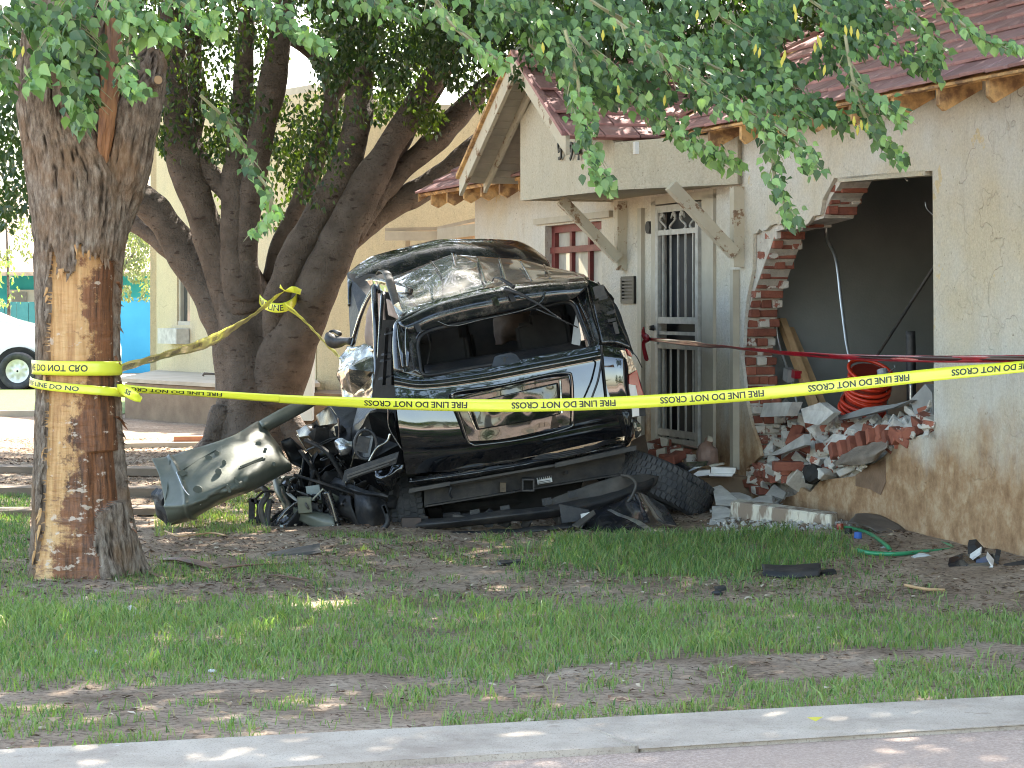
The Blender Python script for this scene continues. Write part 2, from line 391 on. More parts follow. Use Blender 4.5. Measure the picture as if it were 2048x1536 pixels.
def peel():
    m, t, b = mk('peeling_cream_paint'); v = posn(t)
    c = ramp(t, noi(t, v, 5, 4), [(.3, (.45, .40, .305)), (.7, (.52, .475, .375))])
    w_ = ramp(t, noi(t, posn(t, 1, 1, 1), 14, 4), [(.3, (.33, .19, .08)), (.7, (.20, .13, .09))])
    c = mixc(t, ramp(t, noi(t, posn(t), 7, 6, .7), [(.56, (0, 0, 0)), (.60, (1, 1, 1))]), c, w_)
    t.links.new(c, b.inputs['Base Color']); b.inputs['Roughness'].default_value = .8; bumpn(t, b, noi(t, v, 25, 5), .008)
    return m
mPEEL = peel()
mCREAM = M('cream_paint', (.44, .40, .32), (.36, .325, .26), rough=.7, scale=4, bump=.004, bscale=25)
mSOFF = M('soffit_board', (.44, .40, .33), (.36, .33, .27), rough=.8, scale=5)
mTAIL = M('weathered_rafter', (.62, .38, .16), (.22, .12, .06), rough=.8, scale=7, lo=.42, hi=.6, bump=.01)
def shing():
    m, t, b = mk('red_shingle'); v = posn(t)
    oi = nd(t, 'ShaderNodeObjectInfo')
    c = ramp(t, noi(t, v, 6, 5), [(.3, (.31, .155, .155)), (.7, (.40, .225, .21))])
    hs = nd(t, 'ShaderNodeHueSaturation'); t.links.new(c, hs.inputs['Color']); t.links.new(mathn(t, 'MULTIPLY_ADD', oi.outputs['Random'], .35, .82), hs.inputs['Value'])
    c = mixc(t, ramp(t, noi(t, posn(t, .6, 2.2, 2.2), 3.5, 7, .7), [(.56, (0, 0, 0)), (.74, (.7, .7, .7))]), hs.outputs[0], (.50, .40, .38))
    t.links.new(c, b.inputs['Base Color']); b.inputs['Roughness'].default_value = .85; bumpn(t, b, noi(t, v, 80, 4), .006)
    return m
mSHING = shing()
mREDW = M('dark_red_window_paint', (.17, .022, .02), (.11, .018, .015), rough=.5, scale=14, bump=.004)
mDOORB = M('door_behind_bars', (.010, .013, .018), (.008, .010, .014), rough=.6)
mBARW = M('white_iron', (.42, .41, .38), (.30, .29, .26), rough=.5, scale=12)
mNUM = M('black_number_iron', (.012, .011, .010), rough=.5)
def glassm():
    m, t, b = mk('window_glass_curtained'); v = posn(t, 1, 1, .5)
    c = ramp(t, noi(t, v, 6, 4), [(.35, (.30, .29, .25)), (.6, (.50, .49, .44))]); t.links.new(c, b.inputs['Base Color'])
    b.inputs['Roughness'].default_value = .35; b.inputs['Coat Weight'].default_value = 1; b.inputs['Coat Roughness'].default_value = .02
    return m
mGLS = glassm()
mDGLS = M('dark_window_glass', (.03, .035, .04), (.06, .065, .06), rough=.1, coat=1)
mTAPE = M('yellow_tape', (.80, .82, .05), (.74, .78, .06), rough=.3, scale=5, coat=.5)
mTINK = M('tape_black_print', (.02, .022, .018), (.035, .035, .025), rough=.4)
mTRED = M('red_tape', (.34, .008, .02), (.22, .006, .014), rough=.28, coat=.6, scale=9)
mTREDI = M('red_tape_print', (.03, .002, .004), rough=.4)
mHOSE = M('green_hose', (.02, .22, .09), (.03, .27, .13), rough=.35, coat=.3)
mCOIL = M('orange_red_conduit', (.62, .045, .015), (.48, .03, .01), rough=.35, coat=.3)
mPIPE = M('galvanised_conduit', (.55, .56, .55), (.38, .38, .37), rough=.35, metal=.8, scale=5)
mBLUE = M('bright_blue_wall', (.035, .27, .46), (.045, .31, .51), rough=.8, scale=1.5)
mTEAL = M('teal_wall', (.02, .27, .28), (.03, .33, .33), rough=.8, scale=1)
mTEALD = M('teal_board_fence', (.04, .18, .18), (.06, .24, .23), rough=.8, scale=3)
mTANR = M('tan_roof_tile', (.52, .40, .28), (.36, .26, .18), rough=.9, scale=6)
mTRK = M('white_truck_paint', (.78, .78, .76), (.74, .74, .72), rough=.25, coat=1)
mPLIN = M('brown_plinth', (.17, .115, .075), (.25, .18, .12), rough=.9, scale=3, bump=.01)
mSLAB = M('pale_slab', (.42, .36, .28), (.34, .29, .22), rough=.9, scale=3)
mSTEPW = M('weathered_timber', (.20, .15, .11), (.13, .10, .07), rough=.9, scale=6, stretch=(.3, 1, 1), bump=.01)
def concm():
    m, t, b = mk('sidewalk_concrete'); v = posn(t)
    c = ramp(t, noi(t, v, 2.2, 8, .7), [(.32, (.33, .27, .215)), (.5, (.46, .39, .315)), (.68, (.55, .48, .395))])
    c = mixc(t, ramp(t, noi(t, v, 130, 2, .7), [(.56, (0, 0, 0)), (.66, (.7, .7, .7))]), c, (.22, .18, .145))
    c = mixc(t, ramp(t, noi(t, v, 9, 6, .75), [(.60, (0, 0, 0)), (.68, (.5, .5, .5))]), c, (.20, .15, .11))
    t.links.new(c, b.inputs['Base Color']); b.inputs['Roughness'].default_value = .95; bumpn(t, b, noi(t, v, 110, 4, .8), .008, .8); return m
mCONC = concm()
mCURB = M('concrete_block_white_paint', (.62, .58, .48), (.26, .20, .15), rough=.95, scale=9, lo=.44, hi=.54, stretch=(1, 1, .35), bump=.015)
# ---------------- ground, pavement, street ----------------
def gz(x, y):
    o = -(x-A0.x)*.951-(y-A0.y)*.309
    s = (x-A0.x)*.309-(y-A0.y)*.951
    h = 0
    if o < 1.3 and -8 < s < 10: h = .075*min(1, max(0, (1.3-o)/1.1))
    if y > 9.4 and y < 30: h += .018*noise.noise(Vector((x*1.3, y*1.3, 0)))+.012*noise.noise(Vector((x*4, y*4, 3)))
    d1 = math.hypot(x+2.42, y-13.35)
    if d1 < 1.6: h += .06*(1-d1/1.6)**2
    return h
def groundmat():
    m, t, b = mk('bare_dirt'); v = posn(t)
    c = ramp(t, noi(t, v, 1.6, 6, .65), [(.33, (.26, .185, .13)), (.5, (.42, .315, .23)), (.68, (.56, .44, .335))])
    c = mixc(t, ramp(t, noi(t, posn(t, 1, 1.7, 1), 26, 4, .7), [(.48, (0, 0, 0)), (.62, (.8, .8, .8))]), c, (.12, .082, .055))
    c = mixc(t, ramp(t, noi(t, v, 60, 3, .6), [(.62, (0, 0, 0)), (.70, (.8, .8, .8))]), c, (.44, .35, .26))
    t.links.new(c, b.inputs['Base Color']); b.inputs['Roughness'].default_value = .97; b.inputs['Specular IOR Level'].default_value = .15
    bumpn(t, b, mathn(t, 'ADD', noi(t, v, 22, 6, .75), noi(t, v, 90, 3)), .03, .9); return m
mDIRT = groundmat()
xs = np.concatenate([np.linspace(-400, -12, 14)[:-1], np.arange(-12, 8, .08), np.linspace(8, 400, 14)])
ys = np.concatenate([np.linspace(-300, 7.2, 12)[:-1], np.arange(7.2, 30, .09), np.geomspace(30, 700, 16)])
V = np.array([(x, y, gz(x, y)) for y in ys for x in xs])
nx, ny = len(xs), len(ys)
ii, jj = np.meshgrid(np.arange(nx-1), np.arange(ny-1)); a = (jj*nx+ii).ravel()
obj_ground = npobj('ground', V, np.stack([a, a+1, a+nx+1, a+nx], 1), [mDIRT], kind='structure', smooth=True)
# concrete footway, its edges as seen: far edge and near edge
def gline(x0, y0, x1, y1, d=None):
    return G(x0, y0), G(x1, y1)
fa, fb = G(0, 1512), G(2048, 1402); na, nb = G(870, 1533), G(2048, 1462)
fd = (fb-fa).normalized(); ndv = (nb-na).normalized()
def on(p, dv, x): return p+dv*((x-p.x)/dv.x)
j0 = G(1150, 1447); j1 = G(1275, 1500); jd = (j1-j0)
def slab(xa, xb, gap0, gap1):
    a, b = on(fa, fd, xa), on(fa, fd, xb); c, d = on(na, ndv, xb), on(na, ndv, xa)
    return [a, b, c, d]
mid_f = on(fa, fd, j0.x); mid_n = on(na, ndv, j1.x+.0)
t_ = thing('sidewalk', None, None, (0, 8.5, 0)); t_['kind'] = 'structure'
for k, (p0, p1, q0, q1) in enumerate([(-9, j0.x-.008, -9, j1.x-.008), (j0.x+.008, 1.2+2.2, j1.x+.008, 1.45+2.2), (3.42, 9, 3.67, 9)]):
    l = [on(fa, fd, p0), on(fa, fd, p1), on(na, ndv, q1), on(na, ndv, q0)]
    l = [v+Vector((0, 0, .022)) for v in l]
    o = obj('slab', prism(l, Vector((0, 0, -.13))), mCONC, t_)
    bm = o.modifiers.new('b', 'BEVEL'); bm.width = .012; bm.segments = 2
def streetm():
    m, t, b = mk('gritty_street'); v = posn(t)
    c = ramp(t, noi(t, v, 90, 3, .8), [(.36, (.24, .17, .135)), (.5, (.46, .345, .28)), (.62, (.66, .53, .44))])
    c = mixc(t, noi(t, v, .7, 4), c, (.40, .31, .25)); t.links.new(c, b.inputs['Base Color']); b.inputs['Roughness'].default_value = .95
    bumpn(t, b, noi(t, v, 110, 3, .8), .01, 1); return m
mSTR = streetm()
l = [on(na, ndv, -60), on(na, ndv, 60), Vector((60, -12, 0)), Vector((-60, -12, 0))]
obj('street', ([Vector((v.x, v.y, .006)) for v in l], [(3, 2, 1, 0)]), mSTR, kind='structure')

# ---------------- the stucco house ----------------
house = thing('stucco_house', 'cream stucco house with red shingle roof and a broken brick hole in its front wall', 'house', W(2, -3, 0))
Hpx = [(1512, 985), (1493, 935), (1508, 924), (1521, 912), (1517, 890), (1503, 850), (1492, 800), (1488, 760), (1482, 712), (1487, 690), (1489, 640), (1493, 600), (1499, 570), (1505, 540), (1506, 500), (1507, 468),
       (1514, 466), (1519, 458), (1524, 462), (1532, 460), (1540, 451), (1552, 447), (1558, 450), (1566, 445), (1575, 447), (1582, 455), (1590, 461), (1594, 457), (1598, 461), (1603, 443), (1609, 452), (1617, 446), (1626, 432), (1640, 430), (1643, 415), (1645, 400), (1652, 386), (1660, 372), (1668, 356), (1690, 358), (1865, 341),
       (1867, 600), (1868, 862), (1848, 868), (1835, 872), (1822, 880), (1810, 878), (1795, 890), (1780, 900), (1768, 912), (1752, 925), (1738, 930), (1722, 940), (1712, 952), (1690, 955), (1660, 958), (1640, 962), (1620, 985), (1602, 975), (1590, 990), (1570, 995), (1556, 1010), (1535, 1000)]
H = [WS(*p) for p in Hpx]
dS0, _ = WS(1316, 500); dS1, _ = WS(1405, 500)
door = [(dS0, .40), (dS1, .40), (dS1, 2.47), (dS0, 2.47)]
wS0, _ = WS(1090, 500); wS1, _ = WS(1203, 500)
wz1 = 2.38; wz0 = .95
win = [(wS0, wz0), (wS1, wz0), (wS1, wz1), (wS0, wz1)]
rect = [(-7.2, -.12), (9.5, -.12), (9.5, 3.10), (-7.2, 3.10)]
def wall_prism(outer, holes, o0, o1):
    f = lambda l: [W(s, o0, z) for s, z in l]
    return prism(f(outer), -O*(o0-o1), [f(h) for h in holes])
def shift(H, inset):
    # shrink the solid away from the hole by moving hole points outward
    cs = sum(p[0] for p in H)/len(H); cz = sum(p[1] for p in H)/len(H)
    out = []
    for i, p in enumerate(H):
        a, b = H[i-1], H[(i+1) % len(H)]; t = (b[0]-a[0], b[1]-a[1]); L = math.hypot(*t) or 1
        n = (-t[1]/L, t[0]/L)
        if (p[0]-cs)*n[0]+(p[1]-cz)*n[1] < 0: n = (-n[0], -n[1])
        out.append((p[0]+n[0]*inset, p[1]+n[1]*inset))
    return out
wall = obj('wall', wall_prism(rect, [H, door, win], 0, -.028), mSTUC, house)
# brick edge of the opening (pixel seen at the wall plane)
def brick_edge(z):
    tab = [(985, 1512), (930, 1496), (900, 1510), (850, 1503), (800, 1494), (712, 1484), (640, 1491), (600, 1497), (560, 1512), (520, 1526), (490, 1538), (455, 1548), (447, 1590), (430, 1645), (400, 1652), (372, 1668), (350, 1692)]
    best = None
    for (y0, x0), (y1, x1) in zip(tab, tab[1:]):
        s0, z0 = WS(x0, y0); s1, z1 = WS(x1, y1)
        if z0 <= z <= z1: return s0+(s1-s0)*(z-z0)/(z1-z0+1e-9)
    return None
lo = WS(1512, 985); Hc = []
zz_ = np.linspace(lo[1]-.02, WS(1692, 350)[1], 34)
for z in zz_:
    e = brick_edge(z+.02) or brick_edge(z-.02)
    if e is not None: Hc.append((e-.035, z))
topS, topZ = WS(1692, 350)
Hc += [(topS, topZ), WS(1866, 336), WS(1870, 870), WS(1780, 912), WS(1712, 962), WS(1640, 985), WS(1556, 1020), WS(1520, 1010)]
obj('wall_core', wall_prism([(-7.15, -.12), (9.45, -.12), (9.45, 3.06), (-7.15, 3.06)], [Hc, door, win], -.031, -.27), mMORT, house)
bm_ = [bevbox(.1, .041, .0315, .006, 1, .004) for _ in range(5)]
WROT = Matrix((U, -O, Vector((0, 0, 1)))).transposed()
def place_brick(s, o, z, rot=None, me=None, parent=None, name='brick', mat=None, sc=(1, 1, 1)):
    me = me or random.choice(bm_)
    if not me.materials: me.materials.append(mBRICK)
    b = link(name, me, W(s, o, z), parent)
    b.rotation_euler = (WROT @ (rot or Matrix.Identity(3))).to_euler(); b.scale = sc
    if mat:
        b.material_slots[0].link = 'OBJECT'; b.material_slots[0].material = mat
    return b
c = 0; z = lo[1]+.03
while z < topZ-.03:
    e = brick_edge(z)
    if e is not None:
        if c % 2: cells = [(-.075, 1, 1), (-.165, 1, 1), (-.25, .5, 1)]
        else: cells = [(-.052, .0, 0), (-.20, .0, 2)]
        for (oc, _, kind) in cells:
            j = random.uniform(-.030, .022)
            mt = mBRICKM if random.random() < .38 else None
            if kind == 1: place_brick(e-.1+j, oc, z, rotm(0, 0, random.uniform(-2, 2)), parent=house, mat=mt)
            elif kind == 0:
                place_brick(e-.1+j*.6, oc-.02, z, rotm(0, 0, random.uniform(-2, 2)), parent=house, mat=mt)
            else: place_brick(e-.045+j, -.175, z, rotm(0, 0, 90+random.uniform(-3, 3)), parent=house, mat=mt)
        ep = brick_edge(z-.0755) or e
        if e-ep > .06:
            nn_ = int((e-ep)/.2)+2
            for q_ in range(1, nn_+1):
                for oc in (-.075, -.165, -.25): place_brick(e-.1-q_*.205+random.uniform(-.02, .02), oc, z+random.uniform(-.004, .004), parent=house, mat=mBRICKM if random.random() < .4 else None)
        if z > WS(1512, 560)[1] and z < WS(1540, 455)[1]: place_brick(e-.31, -.075, z, parent=house)
    z += .0755; c += 1
# dark grey room behind the hole
room = obj('room', join(
    rail(W(-.28, -.272, 1.6), W(-.28, -4.6, 1.6), U*.03, Vector((0, 0, 1.36))),
    rail(W(4.6, -.272, 1.6), W(4.6, -4.6, 1.6), U*.03, Vector((0, 0, 1.36))),
    rail(W(-.32, -4.63, 1.6), W(4.64, -4.63, 1.6), O*.03, Vector((0, 0, 1.36))),
    rail(W(-.32, -2.4, 2.99), W(4.64, -2.4, 2.99), O*2.25, Vector((0, 0, .03))),
    rail(W(-.32, -2.4, .40), W(4.64, -2.4, .40), O*2.12, Vector((0, 0, .04)))), mROOM, house)
# window head strip
obj('lintel', rail(WP(1688, 361, -.05)+Vector((0, 0, .004)), WP(1864, 347, -.05)+Vector((0, 0, .004)), O*.05, Vector((0, 0, .018))), mSTUP, house)
# other house end walls and back so that light stays out
obj('end_wall', rail(W(-7.1, -.28, 1.5), W(-7.1, -6, 1.5), U*.1, Vector((0, 0, 1.6))), mSTUC, house)
obj('back_wall', rail(W(-7.2, -6.1, 1.5), W(9.5, -6.1, 1.5), O*.1, Vector((0, 0, 1.6))), mSTUC, house)
obj('side_wall', rail(W(9.4, -.28, 1.5), W(9.4, -6, 1.5), U*.1, Vector((0, 0, 1.6))), mSTUC, house)
# ---- roofs ----
TAN = .60; EO, EZ = .32, 2.985
def roofpt(s, r, up=0): return W(s, EO-r, EZ+r*TAN)+Vector((0, 0, up))
SL = Vector((0, 0, TAN))-O; SL.normalize(); RN = SL.cross(U).normalized()
if RN.z < 0: RN = -RN
def rslab(s0, s1, r0, r1, th, up): 
    l = [roofpt(s0, r0), roofpt(s1, r0), roofpt(s1, r1), roofpt(s0, r1)]; l = [v+RN*up for v in l]
    return prism(l, -RN*th)
roof = obj('roof', join(rslab(-1.0, 9.7, .0, 3.7, .035, -.005), rslab(-7.25, -1.0, -.3, 3.7, .035, -.005)), mTAIL, house)
# back slope
obj('back_roof', prism([W(-7.25, EO-3.7, EZ+3.7*TAN), W(9.7, EO-3.7, EZ+3.7*TAN), W(9.7, -7, EZ+.3), W(-7.25, -7, EZ+.3)], Vector((0, 0, -.04))), mSHING, house)
shm = []
for k in range(4):
    me = bevbox(.149, .150, .011, .003, 1, .0015); me.materials.append(mSHING); shm.append(me)
def shingle(p, xax, yax, nrm, me, parent, sc=1.0):
    o = link('shingle', me, p, parent)
    # tilt so that the butt end stands proud
    y2 = (yax+nrm*-.10).normalized(); n2 = xax.cross(y2).normalized()
    o.rotation_euler = Matrix((xax, y2, n2)).transposed().to_euler(); o.scale = (sc, 1, 1)
    return o
r = 0.10; row = 0; cnt = 0
while r < 2.55:
    s = -1.0+(row % 2)*.15+random.uniform(-.05, .05)
    smax = 4.9-r*.3
    while s < smax:
        wj = random.uniform(.85, 1.15)
        if cnt < 230 or True:
            shingle(roofpt(s+.15*wj, r)+RN*(.018+random.uniform(0, .006)), U, SL, RN, random.choice(shm), roof, wj); cnt += 1
        s += .30*wj+.004
    r += .203; row += 1
# the rest of that roof beyond the frame and higher up, one joined part
parts = []
row = 0; r = .10
while r < 3.6:
    s = (4.9-r*.3 if r < 2.55 else -1)+.15
    while s < 9.5:
        c0 = roofpt(s, r)+RN*.018; y2 = (SL+RN*-.10).normalized(); n2 = U.cross(y2)
        parts.append(rail(c0-y2*.15, c0+y2*.15, U*.146, n2*.011)); s += .303
    r += .203
o = obj('shingle_field', join(*parts), mSHING, roof); o['kind'] = 'stuff'
# left part of the main roof
parts = []
r = -.2
while r < 3.0:
    s = -7.1
    while s < -1.2:
        c0 = roofpt(s, r)+RN*.018; y2 = (SL+RN*-.10).normalized(); n2 = U.cross(y2)
        parts.append(rail(c0-y2*.15, c0+y2*.15, U*.146, n2*.011)); s += .303
    r += .203
o = obj('shingle_field', join(*parts), mSHING, roof); o['kind'] = 'stuff'
def tail(s, o0, zt, length, h, wdt=.045):
    a = W(s, 0.0, zt); pts = [(0, .12), (length, -length*TAN+.12-.0), (length, -length*TAN+.12-h*.75), (length*.86, -length*TAN+.12-h), (0, .12-h*1.25)]
    l = [W(s-wdt/2, o0+x, zt+z_) for x, z_ in pts]
    return prism(l, U*wdt)
for s in np.arange(.02, 8, .61):
    if s < 6: obj('rafter_tail', tail(s, .001, EZ+EO*TAN-.13-.02, .30, .15), mTAIL, house)
for s in (-6.9, -6.3, -5.7, -5.1, -4.5, -3.9, -3.3):
    obj('rafter_tail', tail(s, .001, EZ+EO*TAN-.13-.02, .58, .16), mTAIL, house)
obj('fascia', rail(W(-7.27, .62, EZ-.205), W(-7.27, -3.4, EZ+3.72*TAN-.045), U*.02, Vector((0, 0, .06))), mTAIL, house)
# eave edge board of the right roof
obj('drip_edge', rail(W(-.95, EO+.012, EZ-.02), W(9.6, EO+.012, EZ-.02), O*.006, Vector((0, 0, .008))), mTAIL, house)
# ---- porch gable ----
gS, gZ, gT = -2.35, 3.80, .60
def gp(s, o, up=0): return W(s, o, gZ-gT*abs(s-gS)+up)
OUT = 1.10
gr = obj('gable_roof', join(
    prism([gp(gS, OUT), gp(-1.0, OUT), gp(-1.0, -1.0), gp(gS, -2.2)], Vector((0, 0, -.04))),
    prism([gp(gS, OUT), gp(gS, -2.2), gp(-4.0, -.2), gp(-4.0, OUT)], Vector((0, 0, -.04)))), mSHING, house)
for side in (1, -1):
    a0 = gS; a1 = -1.0 if side > 0 else -4.02
    obj('rake_board', prism([gp(a0, OUT+.03, -.01), gp(a1, OUT+.03, -.01), gp(a1, OUT+.03, -.17), gp(a0, OUT+.03, -.19)], O*-.035), mPEEL, house)
    obj('rake_edge', rail(gp(a0, OUT+.035, .005), gp(a1, OUT+.035, .005), O*.03, Vector((0, 0, .018))), mSHING if side > 0 else mTAIL, house)
    obj('inner_rake', prism([gp(a0, .89, -.045), gp(a1, .89, -.045), gp(a1, .89, -.14), gp(a0, .89, -.16)], O*-.03), mPEEL, house)
n = 17
for k in range(n):   # soffit boards under the left slope
    f0, f1 = k/n, (k+.9)/n
    sa, sb = gS-1.64*f0-.02, gS-1.64*f1-.02
    obj('soffit_board', prism([gp(sa, OUT-.01, -.045), gp(sa, .0, -.045), gp(sb, .0, -.045), gp(sb, OUT-.01, -.045)], Vector((0, 0, -.018))), mSOFF, house)
sg = []
g1 = Vector((0, 0, 0)); gdir = (gp(-1, 0)-gp(gS, 0)).normalized(); gn = O.cross(gdir); gn = gn if gn.z > 0 else -gn
k = 0; f = .06
while f < 1.5:       # red shingles on the right slope
    o = OUT-.12-(k % 2)*.14
    while o > -1.0:
        s = -1.0-f*.86+.02
        if s > gS+.08:
            shingle(gp(s, o, .03), -O, -gdir, gn, random.choice(shm), gr, 1.0)
        o -= .31
    f += .215; k += 1
hz0 = 2.54
A1, A2, A3 = (-3.0, .86), (-.96, .72), (.0, .06)
def vwall(a, b, za, zb, th=.09):
    """upright wall from (s,o) a to b with height profiles za=(z0,z1), zb=(z0,z1)"""
    pa, pb = W(a[0], a[1], 0), W(b[0], b[1], 0); n_ = (pb-pa).cross(Vector((0, 0, 1))).normalized()
    l = [pa+Vector((0, 0, za[0])), pb+Vector((0, 0, zb[0])), pb+Vector((0, 0, zb[1])), pa+Vector((0, 0, za[1]))]
    return l, n_
top = lambda s: gZ-gT*abs(s-gS)-.045
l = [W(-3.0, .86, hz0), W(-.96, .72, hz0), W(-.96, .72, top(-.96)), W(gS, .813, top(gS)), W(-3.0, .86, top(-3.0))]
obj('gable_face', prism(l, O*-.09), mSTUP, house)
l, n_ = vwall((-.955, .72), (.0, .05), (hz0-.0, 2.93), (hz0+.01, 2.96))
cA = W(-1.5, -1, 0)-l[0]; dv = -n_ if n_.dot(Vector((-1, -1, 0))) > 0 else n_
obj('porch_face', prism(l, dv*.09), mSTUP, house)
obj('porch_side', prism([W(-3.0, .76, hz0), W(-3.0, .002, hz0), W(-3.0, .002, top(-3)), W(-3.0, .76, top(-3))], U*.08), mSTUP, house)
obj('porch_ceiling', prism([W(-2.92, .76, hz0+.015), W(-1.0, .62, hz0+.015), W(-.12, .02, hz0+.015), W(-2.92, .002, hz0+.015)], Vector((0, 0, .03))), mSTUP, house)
obj('rafter_end', rail(P(1280, 297, 18.32), P(1280, 297, 18.32)+O*.07, U*.07, Vector((0, 0, .05))), mWHT, house)
# posts and braces
def brace(s, top_o, zt, zb, a_px=None):
    p = obj('wall_post', rail(W(s, .045, zb-.12), W(s, .045, zt), U*.04, O*.045), mPEEL, house)
    q = obj('brace', rail(W(s+.03, .08, zb-.02), W(s+.03, top_o+.06, zt), U*.04, (O*.5+Vector((0, 0, -.5))).normalized()*.045), mPEEL, house)
brace(-2.6, .56, hz0-.01, 2.03); brace(-.02, .56, hz0-.01, 2.02)
obj('wall_post', rail(W(-.10, .03, .3), W(-.10, .03, 1.88), U*.03, O*.028), mCREAM, house)
# house number
def number(ch, px, py, size, tilt):
    vs, fs = text_mesh(ch, size, .003)
    s, z = WS(px, py, .88); xa = (U*math.cos(tilt)+Vector((0, 0, math.sin(tilt)))); za = (-U*math.sin(tilt)+Vector((0, 0, math.cos(tilt))))
    k = (s+3)/2.04; oo = .86-.14*k+.012
    b = W(s, oo, z); vf = ([b+xa*v.x+za*v.y for v in vs], fs)
    b2 = ([v+O*.012 for v in vf[0]], fs); o = obj('house_number', b2, mNUM, house)
    md = o.modifiers.new('s', 'SOLIDIFY'); md.thickness = .012; md.offset = 0
number('5', 1104, 322, .22, R(18)); number('9', 1121, 320, .22, 0); number('4', 1132, 320, .22, 0)
# ---- door ----
dr = thing('door', None, None, W((dS0+dS1)/2, 0, .45)); dr.parent = house; dr.location = WL[dr.name]-WL[house.name]
obj('door_panel', rail(W(dS0, -.10, 1.435), W(dS1, -.10, 1.435), O*.02, Vector((0, 0, 1.02))), mDOORB, dr)
dz0, dz1 = .455, 2.42; fw = .045
sa, sb = dS0+.055, dS1-.04
def hr(z_, h_, a=sa, b=sb, o_=.02, th=.016): return rail(W(a, o_, z_), W(b, o_, z_), O*th, Vector((0, 0, h_)))
def vr(s_, w_, z0_, z1_, o_=.02, th=.018): return rail(W(s_, o_, z0_), W(s_, o_, z1_), U*w_, O*th)
zy = lambda y, px=1360: WS(px, y, .02)[1]
obj('door_frame', join(vr(sa, .03, dz0, dz1), vr(sb, .03, dz0, dz1), hr(dz1, .03, sa-.03, sb+.03), hr(zy(463), .022), hr(zy(641), .028), hr(zy(667), .014), hr(zy(692), .028), hr(zy(868), .028), hr(dz0, .02))
    , mBARW, dr)
nb_ = 5
for k in range(nb_):
    s_ = sa+(sb-sa)*(k+.75)/(nb_+.4)
    obj('bar', join(vr(s_, .008, zy(641), zy(463), .02, .007)), mBARW, dr)
    obj('bar', join(vr(s_, .008, zy(868), zy(692), .02, .007)), mBARW, dr)
def scroll(cx, cz, hh, fl, parent):
    pts = []
    for i in range(16):
        a = i/15; x = math.sin(a*math.pi*2)*.5*(1-a*.2)*fl; y = -1+2*a
        pts.append((cx+x*.14, cz+y*hh))
    for i in range(8):
        an = i/7*4.2; rr = .06*(1-i/9); pts.append((cx-fl*.03+math.cos(an)*rr*fl, cz+hh-.03+math.sin(an)*rr))
    obj('scroll', tube([W(s_, .02, z_) for s_, z_ in pts], .011, 6), mBARW, parent)
for k, fl in enumerate((1, -1, 1, -1)):
    cx = sa+(sb-sa)*(k+.5)/4
    scroll(cx, (zy(463)+zy(420))/2-.01, (zy(420)-zy(463))*.40, fl, dr)
    scroll(cx, (zy(868)+dz0)/2, (zy(868)-dz0)*.32, fl, dr)
obj('door_handle', tube([W(sa-.03, .02, zy(657)), W(sa-.03, .09, zy(657))], [.03, .02], 10), mNUM, dr)
obj('lock_plate', rail(W(sa+.015, .045, zy(690)), W(sa+.015, .045, zy(648)), U*.03, O*.006), mBARW, dr)
obj('door_casing', join(vr(dS0-.05, .05, .3, 2.50, .012, .014), vr(dS1+.16, .12, .3, 2.50, .012, .014), hr(2.50, .035, dS0-.1, dS1+.28, .012, .014)), mCREAM, house)
obj('door_casing', join(vr(dS0-.36, .045, .3, 2.45, .016, .018)), mCREAM, house)
s_, z_ = WS(1302, 455)
obj('doorbell_plate', tube([W(s_, .0, z_), W(s_, .035, z_)], .055, 14), mBEAM, house)
# vent
va, vz = WS(1259, 580); vt = thing('vent', None, None, W(va, 0, vz-.1)); vt.parent = house; vt.location = WL[vt.name]-WL[house.name]
obj('vent_frame', join(rail(W(va-.16, .012, vz+.11), W(va+.16, .012, vz+.11), O*.012, Vector((0, 0, .012))), rail(W(va-.16, .012, vz-.11), W(va+.16, .012, vz-.11), O*.012, Vector((0, 0, .012))),
    vr(va-.15, .015, vz-.11, vz+.11, .013, .012), vr(va+.15, .015, vz-.11, vz+.11, .013, .012), rail(W(va-.15, .003, vz), W(va+.15, .003, vz), O*.002, Vector((0, 0, .11)))), mNUM, vt)
for k in range(7): obj('slat', rail(W(va-.13, .014, vz-.09+k*.03), W(va+.13, .014, vz-.09+k*.03), O*.01, Vector((0, 0, .008))), mPLASG, vt)
# window behind the brace
wn = thing('window', None, None, W((wS0+wS1)/2, 0, wz0)); wn.parent = house; wn.location = WL[wn.name]-WL[house.name]
obj('window_frame', join(vr(wS0+.05, .05, wz0, wz1, -.10, .03), vr(wS1-.05, .05, wz0, wz1, -.10, .03), hr(wz1-.03, .04, wS0, wS1, -.10, .03), hr(wz0+.03, .04, wS0, wS1, -.10, .03), hr(zy(497, 1145), .03, wS0, wS1, -.09, .035)), mREDW, wn)
for fx in (.34, .66): obj('muntin', vr(wS0+(wS1-wS0)*fx, .03, wz0, wz1, -.10, .025), mREDW, wn)
for k in range(3):
    for j, (z0_, z1_) in enumerate(((wz0+.05, zy(497, 1145)-.03), (zy(497, 1145)+.03, wz1-.06))):
        a = wS0+(wS1-wS0)*(.02+.32*k)+.04; b = wS0+(wS1-wS0)*(.02+.32*(k+1))-.0
        obj('pane', rail(W(a, -.115, (z0_+z1_)/2), W(b, -.115, (z0_+z1_)/2), O*.004, Vector((0, 0, (z1_-z0_)/2))), mGLS, wn)
obj('window_backing', rail(W(wS0, -.2, (wz0+wz1)/2), W(wS1, -.2, (wz0+wz1)/2), O*.01, Vector((0, 0, (wz1-wz0)/2))), mROOM, wn)
obj('window_head', rail(W(wS0-.25, .02, wz1+.05), W(wS1+.3, .02, wz1+.05), O*.02, Vector((0, 0, .03))), mCREAM, house)
